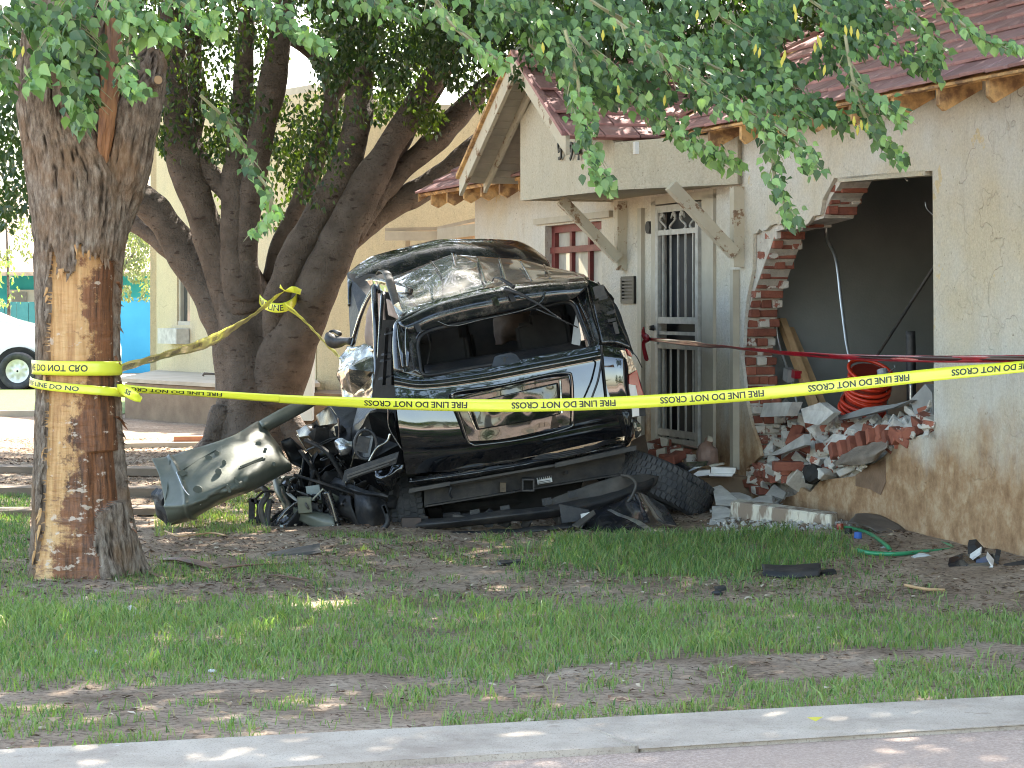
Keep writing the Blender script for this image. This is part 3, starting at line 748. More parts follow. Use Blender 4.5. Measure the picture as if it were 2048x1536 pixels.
# porch slab with timber nosing
obj('porch_slab', prism([W(-3.0, .0, .26), W(.15, .0, .26), W(.12, .72, .26), W(-3.0, .9, .26)], Vector((0, 0, -.3))), mPLIN, house)
obj('porch_nosing', rail(W(-2.0, .84, .22), W(.22, .72, .22), O*.04, Vector((0, 0, .05))), mSTEPW, house)
obj('porch_nosing', rail(W(-.6, .90, .08), W(.5, .55, .08), O*.04, Vector((0, 0, .06))), mSTEPW, house)

# ---------------- building beyond the tree ----------------
bb = thing('stucco_building', 'yellowish cream stucco building behind the forked fig tree and the wreck', 'building', P(640, 828, 33))
zt = 4.25
def B(px, d): return Vector(((px-1024)/FPX*d, d, 0))
b0, b1, b2, b3 = B(313, 36), B(632, 31.5), B(634, 31.2), B(1130, 30.5)
up = Vector((0, 0, 1))
def bwall(name, a, b, z0, z1, mat, th=.2, holes=()):
    n_ = (b-a).cross(up).normalized(); n_ = n_ if n_.y < 0 else -n_
    L = (b-a).length; e = (b-a)/L
    f = lambda l: [a+e*u_+up*z_ for u_, z_ in l]
    return obj(name, prism(f([(0, z0), (L, z0), (L, z1), (0, z1)]), -n_*th, [f(h) for h in holes]), mat, bb), e, n_, L
e01 = (b1-b0).normalized(); L01 = (b1-b0).length
def upx(px): # distance along b0-b1 seen at px
    k = (px-1024)/FPX; return (k*b0.y-b0.x)/(e01.x-k*e01.y)
u0, u1 = upx(354), upx(380)
dd = b0.y+e01.y*u0; zw0 = CH-(650-HZ)/FPX*dd; zw1 = CH-(500-HZ)/FPX*dd
bwall('wall', b0, b1, .35, 4.6, mSTUB, holes=[[(u0, zw0), (u1, zw0), (u1, zw1), (u0, zw1)]])
nB = (b1-b0).cross(up).normalized(); nB = nB if nB.y < 0 else -nB
wv = obj('window', join(rail(b0+e01*u0-nB*.10+up*(zw0+zw1)/2, b0+e01*u1-nB*.10+up*(zw0+zw1)/2, nB*.01, up*(zw1-zw0)/2)), mDGLS, bb)
obj('window_frame', join(rail(b0+e01*(u0+.03)-nB*.06+up*zw0, b0+e01*(u0+.03)-nB*.06+up*zw1, e01*.03, nB*.03), rail(b0+e01*(u1-.03)-nB*.06+up*zw0, b0+e01*(u1-.03)-nB*.06+up*zw1, e01*.03, nB*.03), rail(b0+e01*u0-nB*.05+up*(zw0+.03), b0+e01*u1-nB*.05+up*(zw0+.03), nB*.04, up*.03)), mCREAM, wv)
ua = upx(342); obj('window_sill_box', rail(b0+e01*ua+nB*.12+up*(zw0-.17), b0+e01*(u1)+nB*.12+up*(zw0-.17), nB*.11, up*.12), mCHUNK, bb)
bwall('wall', b2, b3, .35, 4.25, mSTUB)
obj('roof_slab', prism([b0+up*4.6, b1+up*4.6, b1+Vector((4, 8, 4.6)), b0+Vector((4, 8, 4.6))], up*.1), mCREAM, bb)
obj('roof_slab', prism([b2+up*4.25, b3+up*4.25, b3+Vector((0, 9, 4.25)), b2+Vector((0, 9, 4.25))], up*.1), mCREAM, bb)
obj('side_wall', rail(b3+up*2+Vector((.1, .3, 0)), b3+up*2+Vector((.1, 9, 0)), Vector((.1, 0, 0)), up*2.2), mSTUB, bb)
obj('side_wall', rail(b0+up*2.4+Vector((-.05, .3, 0)), b0+up*2.4+Vector((2.5, 9, 0)), Vector((.1, 0, 0)), up*2.2), mSTUB, bb)
# plinth and pale pilaster
obj('plinth', prism([B(250, 31.8)+up*.5, B(470, 29.6)+up*.5, B(700, 29.6)+up*.42, b3+up*.42, b0+up*.45], -up*.6), mPLIN, bb)
obj('plinth_cap', prism([B(232, 32)+up*.56, B(470, 29.4)+up*.56, B(640, 29.9)+up*.56, b1+up*.56, b0+up*.56], -up*.05), mSLAB, bb)
obj('pilaster', rail(P(601, 840, 29.5)+up*.0, P(601, 600, 29.5)+up*1.2, Vector((.17, 0, 0)), Vector((0, .2, 0))), M('limewashed_pilaster', (.70, .70, .64), (.58, .57, .50), scale=5, stretch=(1, 1, .2)), bb)  # near-white column, paler than the wall beside it
obj('downpipe', tube([P(598, 300, 30.5), P(598, 640, 30.5)], .05, 8), mCREAM, bb)
# tap on the wall
obj('tap', tube([P(433, 780, 29), P(433, 748, 29), P(408, 747, 29), P(406, 752, 29)], .018, 8), mPLASG, bb)
# lean-to canopy
cn = thing('lean_to', None, None, P(870, 475, 28)); cn.parent = bb; cn.location = WL[cn.name]-WL[bb.name]
ca, cb, cc = P(770, 472, 27.6), P(874, 472, 27.0), P(972, 456, 25.6)
obj('fascia', join(rail(ca, cb, Vector((0, .03, 0)), up*.055), rail(cb+Vector((.0, 0, .012)), cc, Vector((0, .03, 0)), up*.07)), mCREAM, cn)
obj('canopy_roof', prism([ca+up*.06, cb+up*.07, cc+up*.10, cc+Vector((.3, 2.6, .17)), ca+Vector((.5, 2.2, .13))], up*.04), mSLAB, cn)
obj('canopy_post', join(rail(P(816, 478, 27.4), P(816, 720, 27.4), Vector((.03, 0, 0)), Vector((0, .03, 0))), rail(P(958, 470, 26), P(958, 720, 26), Vector((.04, 0, 0)), Vector((0, .04, 0)))), mCREAM, cn)
obj('canopy_panel', rail(P(876, 560, 27.3), P(972, 560, 25.9), Vector((0, .02, 0)), up*.6), M('peach_panel', (.62, .45, .28), (.52, .38, .24), scale=3), cn)
# ---------------- far left: blue wall, teal house, fence, truck ----------------
bw = thing('blue_wall', 'bright blue painted garden wall between the stripped trunk and the yellowish building', 'wall', P(250, 748, 52))
obj('wall_face', rail(P(196, 675, 53), P(520, 675, 53), Vector((0, .1, 0)), up*.87), mBLUE, bw)
obj('wall_cap', rail(P(195, 598, 53), P(520, 598, 53), Vector((0, .13, 0)), up*.03), mBLUE, bw)
th = thing('teal_house', 'teal house with pale tan roof far behind the white truck', 'house', P(150, 735, 62))
obj('wall', rail(P(-250, 640, 64), P(420, 640, 64), Vector((0, 2.5, 0)), up*1.45), mTEAL, th)
rf_ = obj('roof', prism([P(-260, 541, 60.5), P(430, 541, 60.5), P(430, 420, 66)+up*.6, P(-260, 420, 66)+up*.6], up*.1), mTANR, th)
tl = []
for k in range(14):
    y0 = 541-8.2*k; dd = 60.3+k*.42
    obj('tile_course', rail(P(-255, y0-2, dd), P(425, y0-2, dd), Vector((0, .3, .12)), up*.05), mTANR, rf_)
obj('eave_board', rail(P(-260, 543, 60.3), P(430, 543, 60.3), Vector((0, .05, 0)), up*.09), mCREAM, th)
wf = obj('window_frame', rail(P(21, 592, 61.3), P(74, 592, 61.3), Vector((0, .05, 0)), up*.17), mCREAM, th)
obj('pane', rail(P(25, 594, 61.2), P(54, 594, 61.2), Vector((0, .02, 0)), up*.13), mDGLS, wf)
fn_ = thing('teal_board_fence', 'dull teal board fence below the small window of the teal house', 'fence', P(20, 745, 56))
for k in range(12):
    x0 = -110+k*24; obj('board', rail(P(x0, 672, 56), P(x0+23, 672, 56), Vector((0, .03+.01*(k % 2), 0)), up*.85), mTEALD, fn_)
# pale drive and lawn
obj('driveway', ([G(170, 772, .02), G(420, 772, .02), G(420, 748, .02), G(170, 748, .02)], [(0, 1, 2, 3)]), mSLAB, kind='structure')
obj('far_path', ([P(-500, 0, 45)*0+Vector((-30, 45, .012)), Vector((10, 45, .012)), Vector((10, 51, .012)), Vector((-30, 51, .012))], [(0, 1, 2, 3)]), mSLAB, kind='structure')
mLAWN = M('sunlit_lawn', (.075, .125, .012), (.11, .155, .02), rough=.9, scale=3, bump=.02, bscale=40)
obj('lawn', ([Vector((-30, 32.6, .01)), Vector((-5.7, 32.6, .01)), Vector((-5.4, 42.4, .01)), Vector((-30, 42.4, .01))], [(0, 1, 2, 3)]), mLAWN, kind='structure')
obj('kerb', rail(Vector((-30, 32.4, .03)), Vector((-6.2, 32.4, .03)), Vector((0, .12, 0)), up*.05), mSLAB, kind='structure')
# landscape timbers between the trees
for k, (x0, y0, x1, y1, hh) in enumerate([(-150, 944, 330, 950, .035), (-200, 990, 330, 993, .04), (-150, 1033, 330, 1026, .025), (225, 896, 430, 893, .03)]):
    a, b = G(x0, y0), G(x1, y1)
    lab = ['weathered edging timber lying across the dirt, second from the sunlit strip', 'weathered edging timber with dark face lying level with the torn olive panel', 'nearest weathered edging timber, lying just behind the stripped trunk', 'farthest short pale edging timber lying in the sunlit strip by the fig trunk'][k]
    o = obj('edging_timber', rail(a+up*hh, b+up*hh, Vector((0, .16, 0)), up*hh), mSTEPW if k < 3 else mSLAB); tag(o, lab, 'timber', 'edging timbers lying behind the stripped tree')
# truck
tk = thing('pickup_truck', 'white truck parked beyond the lawn, only its wheel and front wing in view', 'truck', P(20, 777, 43))
body = patch([[P(x, y, 43) for x, y in r] for r in ([(-420, 640), (-300, 600), (-120, 600), (0, 640), (75, 655), (150, 668), (205, 676)], [(-420, 700), (-300, 690), (-120, 690), (0, 690), (75, 692), (150, 696), (212, 700)], [(-420, 745), (-300, 745), (-120, 742), (-40, 742), (75, 742), (150, 745), (210, 748)])], nu=40, nv=14, thick=1.7)
body[0][:] = [v+Vector((0, 0, 0)) for v in body[0]]
obj('body', body, mTRK, tk, smooth=True)
wh = P(37, 742, 42.9)
arch = tube([wh+Vector((0, -.06, 0)), wh+Vector((0, .2, 0))], .46, 28); obj('wheel_arch', arch, mDARK, tk)
def wheel(c, ax, Rr, wd, parent, rim=True):
    q = ax.to_track_quat('Z', 'Y').to_matrix()
    V, Fs = [], []
    prof = [(Rr*.62, -wd*.42), (Rr*.9, -wd*.5), (Rr*.985, -wd*.4), (Rr, -wd*.2), (Rr, wd*.2), (Rr*.985, wd*.4), (Rr*.9, wd*.5), (Rr*.62, wd*.42)]
    n = 40
    for i in range(n):
        a = 2*math.pi*i/n
        for r_, z_ in prof: V.append(c+q@Vector((r_*math.cos(a), r_*math.sin(a), z_)))
    m_ = len(prof)
    for i in range(n):
        for k in range(m_): Fs.append((i*m_+k, i*m_+(k+1) % m_, ((i+1) % n)*m_+(k+1) % m_, ((i+1) % n)*m_+k))
    o = obj('tyre', (V, Fs), mRUB, parent, smooth=True)
    if rim:
        V2 = []; F2 = []
        prof2 = [(.02, .10), (Rr*.20, .10), (Rr*.26, .05), (Rr*.42, .03), (Rr*.55, .08), (Rr*.63, .10)]
        for i in range(n):
            a = 2*math.pi*i/n
            for k, (r_, z_) in enumerate(prof2):
                zz = z_-(.05 if (k == 3 and i % 5 < 2) else 0); V2.append(c+q@Vector((r_*math.cos(a), r_*math.sin(a), zz)))
        m2 = len(prof2)
        for i in range(n):
            for k in range(m2-1): F2.append((i*m2+k, i*m2+k+1, ((i+1) % n)*m2+k+1, ((i+1) % n)*m2+k))
        obj('rim', (V2, F2), mTRK, parent, smooth=True)
    return o
wheel(P(37, 742, 42.75), Vector((0, -1, 0)), .36, .25, tk)
# ---------------- the wrecked vehicle ----------------
suv = thing('wrecked_suv', 'crushed black sport utility vehicle seen from behind, stopped against the house', 'car', P(1035, 1051, 17.2))
def dR(px): return 16.25+(px-790)/490*.36
def Zc1(cx, cy): return 600+cx/2.2267, 440+cy/2.2267      # crop 1 of the photograph
def Z3(cx, cy): return 580+cx/4.389, 760+cy/4.389
def Z4(cx, cy): return 920+cx/3.793, 780+cy/3.793
def rows2d(rows, dfn):
    return [[P(x, y, dfn(x, y)) for x, y in r] for r in rows]
# liftgate lower panel
def dgate(x, y): return dR(x)-.03
lg = thing('liftgate', None, None, P(1010, 950, 16.5)); lg.parent = suv; lg.location = WL[lg.name]-WL[suv.name]
r0 = [(787, 742), (850, 752), (960, 737), (1080, 712), (1160, 698), (1204, 690)]
r1 = [(789, 768), (850, 775), (960, 762), (1080, 740), (1165, 724), (1207, 716)]
r2 = [(794, 815), (850, 822), (960, 812), (1080, 794), (1170, 776), (1212, 768)]
r3 = [(800, 862), (860, 868), (960, 860), (1080, 842), (1180, 822), (1226, 812)]
r4 = [(806, 905), (870, 905), (960, 895), (1080, 876), (1185, 856), (1238, 846)]
r5 = [(813, 950), (870, 944), (960, 932), (1080, 910), (1190, 886), (1247, 874)]
def gfn(u, v):
    e = .0
    e -= .0*math.exp(-((v-.17)/.06)**2)          # shoulder crease
    e += .022*math.exp(-((v-.74)/.035)**2)*(1 if u < .35 or u > .8 else .4)
    e += .05*math.sin(v*math.pi)*math.sin(u*math.pi)
    return -e
rr = rows2d([r0, r1, r2, r3, r4, r5], lambda x, y: dgate(x, y))
# bulge: middle rows nearer, lower rows tuck under
for row, off in zip(rr, (0.0, -.020, -.048, -.058, -.02, .05)):
    for i in range(len(row)): row[i] = row[i]+Vector((0, off, 0))
obj('gate_skin', patch(rr, 70, 60, dis=.004, dsc=2.2, fn=lambda u, v: -.012*math.exp(-((v-.16)/.03)**2)+.010*math.exp(-((v-.78)/.03)**2)), mPAINT, lg, smooth=True)
# recess for the plate with its rim and inner crumpled pan
mPANP = paintm('recess_paint', (.006, .007, .008), .08, .5, 1.5)
rim = [Zc1(*p) for p in [(680, 790), (700, 765), (900, 735), (1100, 690), (1190, 682), (1208, 700), (1214, 780), (1214, 890), (1195, 925), (1000, 975), (800, 1002), (765, 998), (745, 980), (715, 890)]]
rim3 = [P(x, y, dR(x)-.128) for x, y in rim]
obj('recess_rim', tube(rim3+[rim3[0]], .012, 8, 90, caps=False), mPAINT, lg, smooth=True)
pan = rows2d([[Zc1(*p) for p in r] for r in ([(690, 790), (850, 755), (1020, 720), (1195, 692)], [(705, 850), (860, 820), (1030, 790), (1205, 770)], [(725, 920), (880, 885), (1050, 860), (1208, 850)], [(752, 985), (900, 975), (1050, 945), (1200, 912)])], lambda x, y: dR(x)-.110)
obj('license_recess', patch(pan, 50, 34, dis=.010, dsc=4), mPANP, lg, smooth=True)
pl = rows2d([[Zc1(*p) for p in r] for r in ([(760, 815), (950, 770), (1150, 725)], [(772, 870), (960, 830), (1155, 800)], [(790, 935), (970, 905), (1160, 865)])], lambda x, y: dR(x)-.135)
obj('plate_pan', patch(pl, 40, 26, dis=.012, dsc=5, thick=.004), mPANP, lg, smooth=True)
obj('pan_flange', join(tube([P(*Zc1(1158, 710), 16.38), P(*Zc1(1162, 780), 16.37), P(*Zc1(1166, 860), 16.36)], .010, 6), tube([P(*Zc1(745, 840), 16.08), P(*Zc1(785, 935), 16.08)], .008, 6)), mSILV, lg)
obj('recess_crease', tube([P(*Zc1(700, 800), 16.06), P(*Zc1(950, 745), 16.12), P(*Zc1(1195, 700), 16.30)], .006, 6, 24), mSILV, lg)
# upper frame of the gate round the empty window
outer = [(787, 742), (784, 700), (785, 662), (793, 640), (830, 620), (880, 603), (930, 590), (982, 579), (1040, 570), (1100, 564), (1150, 559), (1172, 562), (1180, 590), (1190, 630), (1203, 688), (1160, 698), (1080, 712), (960, 738), (850, 753)]
inner = [(843, 744), (839, 716), (836, 690), (842, 672), (862, 661), (900, 651), (945, 641), (985, 633), (1040, 622), (1090, 612), (1128, 604), (1146, 610), (1156, 630), (1166, 655), (1180, 690), (1164, 699), (1080, 714), (960, 733), (860, 750)]
def ring(o_, i_, fr, doff):
    n_ = len(o_); V = []; K = len(fr)
    oc = catmull([tuple(p) for p in o_]+[tuple(o_[0])], 121)[:-1]; ic = catmull([tuple(p) for p in i_]+[tuple(i_[0])], 121)[:-1]
    for f, e in zip(fr, doff):
        for a, b in zip(oc, ic):
            x, y = a[0]+(b[0]-a[0])*f, a[1]+(b[1]-a[1])*f
            V.append(P(x, y, dR(x)+e+(742-y)/180*.30))
    m_ = 120
    return V, [(k*m_+i, (k+1)*m_+i, (k+1)*m_+(i+1) % m_, k*m_+(i+1) % m_) for k in range(K-1) for i in range(m_)]
obj('window_surround', ring(outer, inner, [0, .04, .25, .5, .75, .97, 1.0, 1.0], [.09, .0, -.03, .01, -.02, -.03, .0, .12]), mPAINTD, lg, smooth=True)
ic = catmull([tuple(p) for p in inner]+[tuple(inner[0])], 80)
obj('window_seal', tube([P(x, y, dR(x)-.03+(742-y)/180*.30) for x, y in ic], .013, 6, caps=False), mPLAS, lg, smooth=True)
sp = rows2d([[(797, 640), (880, 606), (980, 582), (1080, 568), (1174, 560)], [(800, 655), (880, 622), (980, 598), (1080, 583), (1176, 575)], [(830, 668), (900, 646), (985, 628), (1080, 608), (1140, 598)]], lambda x, y: dR(x)+.04)
sp = [[v+Vector((0, o_, 0)) for v in r] for r, o_ in zip(sp, (.25, .10, .10))]
obj('spoiler_seat', patch(sp, 50, 12, dis=.004, dsc=6, thick=-.03), mPAINTD, lg, smooth=True)
for x, y in ((992, 602), (836, 655), (1024, 594)):
    obj('bracket', join(rail(P(x-4, y-7, dR(x)+.10), P(x+4, y+9, dR(x)+.06), Vector((.018, 0, .004)), Vector((0, .01, 0)))), mSILV if x == 992 else mPLAS, lg)
obj('trim_channel', tube([P(870, 640, 16.42), P(905, 652, 16.42), P(960, 640, 16.45), P(1040, 622, 16.5), P(1080, 605, 16.52), P(1092, 580, 16.56)], .007, 6, 40), mPAINT, lg, smooth=True)
for x0, y0, x1, y1 in ((795, 650, 806, 736), (812, 655, 815, 735)):
    obj('pressed_rib', tube([P(x0, y0, 16.30), P((x0+x1)/2+1, (y0+y1)/2, 16.21), P(x1, y1, 16.16)], [.006, .016, .008], 8, 20, flat=.4), mPAINT, lg, smooth=True)
obj('pressed_rib', tube([P(1143, 575, 16.72), P(1160, 606, 16.68), P(1176, 640, 16.62), P(1190, 684, 16.52)], [.006, .014, .012, .006], 8, 20, flat=.4), mPAINT, lg, smooth=True)
wp = obj('wiper', join(tube([P(1010, 578, 16.50), P(1040, 588, 16.42), P(1080, 610, 16.36), P(1112, 632, 16.32), P(1136, 648, 16.30)], [.018, .013, .008, .006, .004], 8, 30),
     tube([P(1072, 618, 16.34), P(1110, 634, 16.30), P(1156, 655, 16.29)], .005, 6), tube([P(985, 562, 16.7), P(990, 555, 16.66), P(1006, 560, 16.56), P(1028, 574, 16.5)], [.006, .006, .012, .016], 6, 20)), mPLAS, lg, smooth=True)
obj('hanging_cable', tube([P(1204, 692, 16.46), P(1203, 720, 16.38), P(1196, 760, 16.33), P(1185, 792, 16.30), P(1178, 815, 16.30)], .008, 6, 24), mPLAS, lg)
obj('panel_gap', join(tube([P(1201, 690, 16.52), P(1208, 745, 16.46), P(1213, 800, 16.45)], .007, 6, 20)), mDARK, suv)
# right quarter panel with lamp
qr = rows2d([[(1203, 690), (1228, 694), (1250, 698), (1262, 706)], [(1207, 716), (1230, 718), (1252, 722), (1264, 730)], [(1212, 768), (1234, 768), (1254, 772), (1268, 780)], [(1226, 812), (1244, 812), (1262, 816), (1276, 826)], [(1238, 846), (1250, 846), (1264, 848), (1272, 856)], [(1246, 874), (1256, 872), (1262, 874), (1268, 880)]], lambda x, y: dR(x)-.02)
for row, off in zip(qr, (0.02, -.04, -.06, -.05, -.0, .05)):
    for i in range(len(row)): row[i] = row[i]+Vector((0, off+(.10 if i == 3 else 0), 0))
obj('quarter_panel', patch(qr, 16, 40), mPAINT, suv, smooth=True)
pil = rows2d([[(1172, 562), (1186, 566), (1200, 574)], [(1182, 600), (1204, 602), (1222, 606)], [(1193, 645), (1220, 645), (1238, 650)], [(1203, 690), (1234, 690), (1262, 700)]], lambda x, y: dR(x)+.02+(700-y)/140*.28)
obj('rear_pillar', patch(pil, 14, 30, dis=.006, dsc=6, thick=-.03), mPAINTD, suv, smooth=True)
pr = rows2d([[(1196, 562), (1206, 575), (1216, 590)], [(1218, 600), (1228, 606), (1236, 615)], [(1236, 645), (1246, 650), (1252, 662)], [(1254, 692), (1262, 698), (1268, 706)]], lambda x, y: dR(x)+.12+(700-y)/140*.3)
obj('pillar_trim', patch(pr, 10, 24, dis=.01, dsc=9, thick=.03), mPLAS, suv, smooth=True)
for x, y, rx, ry in ((1199, 583, 11, 12), (1205, 592, 9, 7), (1222, 625, 8, 3), (1224, 640, 8, 3), (1232, 656, 4, 12), (1240, 684, 8, 5)):
    obj('clip', boxc(P(x, y, dR(x)+.05), rx/270, .02, ry/270, rotm(0, -15, 0)), mPLASG if ry > 6 else mPLAS, suv)
tlp = thing('tail_light', None, None, P(1268, 798, 16.5)); tlp.parent = suv; tlp.location = WL[tlp.name]-WL[suv.name]
def strip(name, pts, dd, th, mat, parent):
    o = obj(name, prism([P(x, y, dR(x)+dd) for x, y in pts], Vector((0, th, 0))), mat, parent); m_ = o.modifiers.new('b', 'BEVEL'); m_.width = .006; m_.segments = 2; return o
strip('lamp_base', [(1244, 698), (1256, 702), (1268, 730), (1280, 765), (1288, 795), (1290, 830), (1268, 832), (1260, 800), (1252, 750), (1246, 720)], -.03, .12, mPLAS, tlp)
strip('clear_lens', [(1243, 702), (1256, 704), (1266, 728), (1272, 742), (1258, 746), (1250, 722)], -.055, .03, mSILV, tlp)
strip('red_lens', [(1257, 750), (1273, 742), (1281, 768), (1288, 796), (1276, 802), (1271, 772), (1257, 770)], -.06, .04, mRED, tlp)
strip('red_lens', [(1253, 700), (1259, 703), (1262, 712), (1256, 710)], -.065, .03, mRED, tlp)
strip('white_lens', [(1257, 770), (1270, 772), (1276, 804), (1277, 830), (1266, 832), (1262, 800)], -.065, .03, mWHT, tlp)
obj('lamp_wire', tube([P(1257, 698, 16.5), P(1272, 712, 16.42), P(1284, 735, 16.45)], .004, 6, 12), mPLAS, tlp)
obj('torn_bracket', tube([P(1268, 840, 16.6), P(1276, 858, 16.55), P(1272, 874, 16.6)], [.02, .03, .012], 7, 10, dis=.02, dsc=9), mSILV, suv)
# roof skin, crumpled, with pressed ribs
rf = [[P(798, 640, 16.62), P(880, 610, 16.68), P(982, 582, 16.76), P(1080, 567, 16.84), P(1178, 556, 16.95)],
      [P(790, 612, 17.0), P(870, 596, 17.05), P(975, 570, 17.2), P(1075, 556, 17.2), P(1172, 552, 17.2)],
      [P(786, 585, 17.5), P(850, 566, 17.45), P(905, 540, 17.5), P(1045, 536, 17.7), P(1168, 549, 17.6)],
      [P(782, 562, 18.0), P(838, 538, 18.0), P(902, 509, 18.0), P(1042, 519, 18.2), P(1162, 547, 18.1)],
      [P(780, 556, 18.3), P(836, 534, 18.4), P(902, 512, 18.5), P(1042, 521, 18.6), P(1160, 550, 18.5)]]
rs = thing('roof_panel', None, None, P(980, 580, 17.4)); rs.parent = suv; rs.location = WL[rs.name]-WL[suv.name]
bm = bmesh.new()
def facet(grid, nm, mat, par, cuts=5, amp=.010, th=.01):
    """hard creased sheet: control net kept as creases, slightly wrinkled between"""
    V = [Vector(p) for r in grid for p in r]; nu = len(grid[0]); Fs = [(j*nu+i, j*nu+i+1, (j+1)*nu+i+1, (j+1)*nu+i) for j in range(len(grid)-1) for i in range(nu-1)]
    bm = bmesh.new(); vs = [bm.verts.new(v) for v in V]
    for f in Fs: bm.faces.new([vs[i] for i in f])
    bmesh.ops.triangulate(bm, faces=bm.faces[:]); bmesh.ops.subdivide_edges(bm, edges=bm.edges[:], cuts=cuts, use_grid_fill=True)
    bm.normal_update(); q_ = Vector((random.random()*50, 0, 0))
    for v in bm.verts: v.co += v.normal*(noise.noise(v.co*5+q_)*amp+noise.noise(v.co*14+q_)*amp*.35)
    bm.normal_update(); me = bpy.data.meshes.new('t'); bm.to_mesh(me); bm.free()
    o = obj(nm, ([v.co.copy() for v in me.vertices], [tuple(p.vertices) for p in me.polygons]), mat, par, smooth=True); bpy.data.meshes.remove(me)
    o.data.set_sharp_from_angle(angle=R(22)); md = o.modifiers.new('s', 'SOLIDIFY'); md.thickness = th; return o
mROOF = M('creased_roof_paint', (.15, .145, .14), (.30, .28, .25), rough=.25, metal=.25, scale=3.5, coat=1, lo=.45, hi=.70)
facet([[rf[j][0]] + [rf[j][k] for k in (1, 2, 3, 4)] for j in range(5)], 'roof_skin', mROOF, rs, 7, .007)
for a, b in (((862, 523), (888, 560)), ((905, 508), (924, 596)), ((955, 514), (972, 566)), ((998, 517), (1014, 570)), ((1040, 521), (1064, 562)), ((1088, 530), (1102, 558))):
    d0, d1 = 17.9, 17.1
    obj('roof_rib', join(tube([P(a[0], a[1]-1, d0), P((a[0]+b[0])/2, (a[1]+b[1])/2-1, 17.45), P(b[0], b[1], d1-.1)], [.009, .010, .006], 6, 14, flat=.6)), mPAINT, rs, smooth=True)
# buckled bonnet standing up beyond the roof
hd = [[P(694, 546, 19.6), P(735, 518, 19.8), P(780, 503, 19.9), P(869, 480, 20.0), P(937, 477, 20.0), P(1018, 480, 20.0), P(1054, 490, 20.0), P(1092, 516, 19.9)],
      [P(695, 570, 19.4), P(740, 540, 19.5), P(785, 522, 19.6), P(869, 500, 19.7), P(937, 496, 19.7), P(1018, 500, 19.7), P(1060, 508, 19.7), P(1100, 530, 19.7)],
      [P(697, 610, 19.3), P(740, 590, 19.4), P(785, 575, 19.4), P(869, 560, 19.5), P(937, 560, 19.5), P(1018, 560, 19.5), P(1060, 560, 19.5), P(1102, 570, 19.6)]]
obj('bonnet', patch(hd, 60, 20, dis=.012, dsc=3, thick=.03), mPAINTD, suv, smooth=True)
obj('bonnet_side', prism([P(694, 547, 19.55), P(775, 548, 19.4), P(762, 578, 19.2), P(738, 596, 19.1), P(722, 640, 19.0), P(709, 694, 18.95), P(701, 690, 19.1)], Vector((0, .03, 0))), mPLAS, suv)
# left side: door frame, pillars, airbags, mirror
obj('door_frame', tube([P(702, 694, 18.6), P(712, 660, 18.6), P(728, 612, 18.5), P(746, 580, 18.4), P(760, 572, 18.2)], [.014, .016, .018, .02, .02], 8, 40), mPAINTD, suv, smooth=True)
obj('window_trim', tube([P(705, 676, 18.55), P(716, 640, 18.5), P(731, 604, 18.4), P(747, 578, 18.3)], .006, 6, 30), mCHR, suv, smooth=True)
obj('curtain_airbag', px_patch([[(735, 600, 18.7), (748, 592, 18.6), (765, 586, 18.2)], [(731, 640, 18.7), (746, 640, 18.6), (763, 640, 18.2)], [(736, 694, 18.7), (748, 694, 18.6), (762, 694, 18.2)]], nu=14, nv=24, dis=.05, dsc=4, thick=.02), mBAG, suv, smooth=True)
obj('centre_pillar', tube([P(748, 574, 18.2), P(750, 620, 17.9), P(753, 700, 17.8), P(756, 770, 17.6)], [.03, .026, .026, .03], 8, 24), mPAINTD, suv, smooth=True)
obj('rear_door_pillar', tube([P(766, 586, 17.4), P(762, 640, 17.2), P(758, 720, 17.0), P(762, 770, 16.9)], [.02, .016, .016, .02], 8, 24), mPAINTD, suv, smooth=True)
obj('curtain_airbag', px_patch([[(772, 598, 17.5), (784, 606, 17.2)], [(774, 615, 17.5), (794, 628, 17.2)], [(776, 630, 17.5), (797, 640, 17.2)]], nu=8, nv=10, dis=.02, thick=.01), mBAG, suv, smooth=True)
obj('roof_rail_end', join(tube([P(754, 549, 17.9), P(764, 542, 17.7), P(775, 549, 17.4), P(783, 575, 17.0), P(792, 605, 16.6), P(796, 618, 16.5)], [.015, .03, .036, .034, .032, .026], 8, 30, flat=.35)), mPLAS, suv, smooth=True)
obj('torn_bracket', prism([P(787, 610, 16.42), P(797, 604, 16.4), P(806, 625, 16.38), P(801, 630, 16.38), P(792, 626, 16.4)], Vector((0, .03, 0))), mSILV, suv)
obj('roof_side_rail', join(px_patch([[(728, 560, 18.5), (760, 560, 17.9), (815, 575, 17.2)], [(734, 568, 18.5), (765, 585, 17.9), (812, 585, 17.2)]], nu=20, nv=8, dis=.02, dsc=8, thick=.05)), mPAINTD, suv, smooth=True)
obj('d_pillar_frame', join(*[rail(P(x0, y0, 16.5), P(x1, y1, 16.45), Vector((.01, .02, 0)) if abs(x1-x0) < abs(y1-y0) else Vector((0, .02, .008)), Vector((0, .02, 0)) if abs(x1-x0) < abs(y1-y0) else Vector((.0, .03, 0))) for x0, y0, x1, y1 in ((775, 655, 768, 770), (786, 655, 786, 770), (769, 668, 787, 664), (762, 710, 786, 704), (760, 722, 784, 717), (757, 758, 788, 750))]), mPLAS, suv)
obj('inner_wheelhouse', prism([P(765, 640, 16.75), P(792, 640, 16.7), P(792, 950, 16.7), P(730, 960, 16.9), P(745, 780, 16.9)], Vector((0, .1, 0))), mDARK, suv)
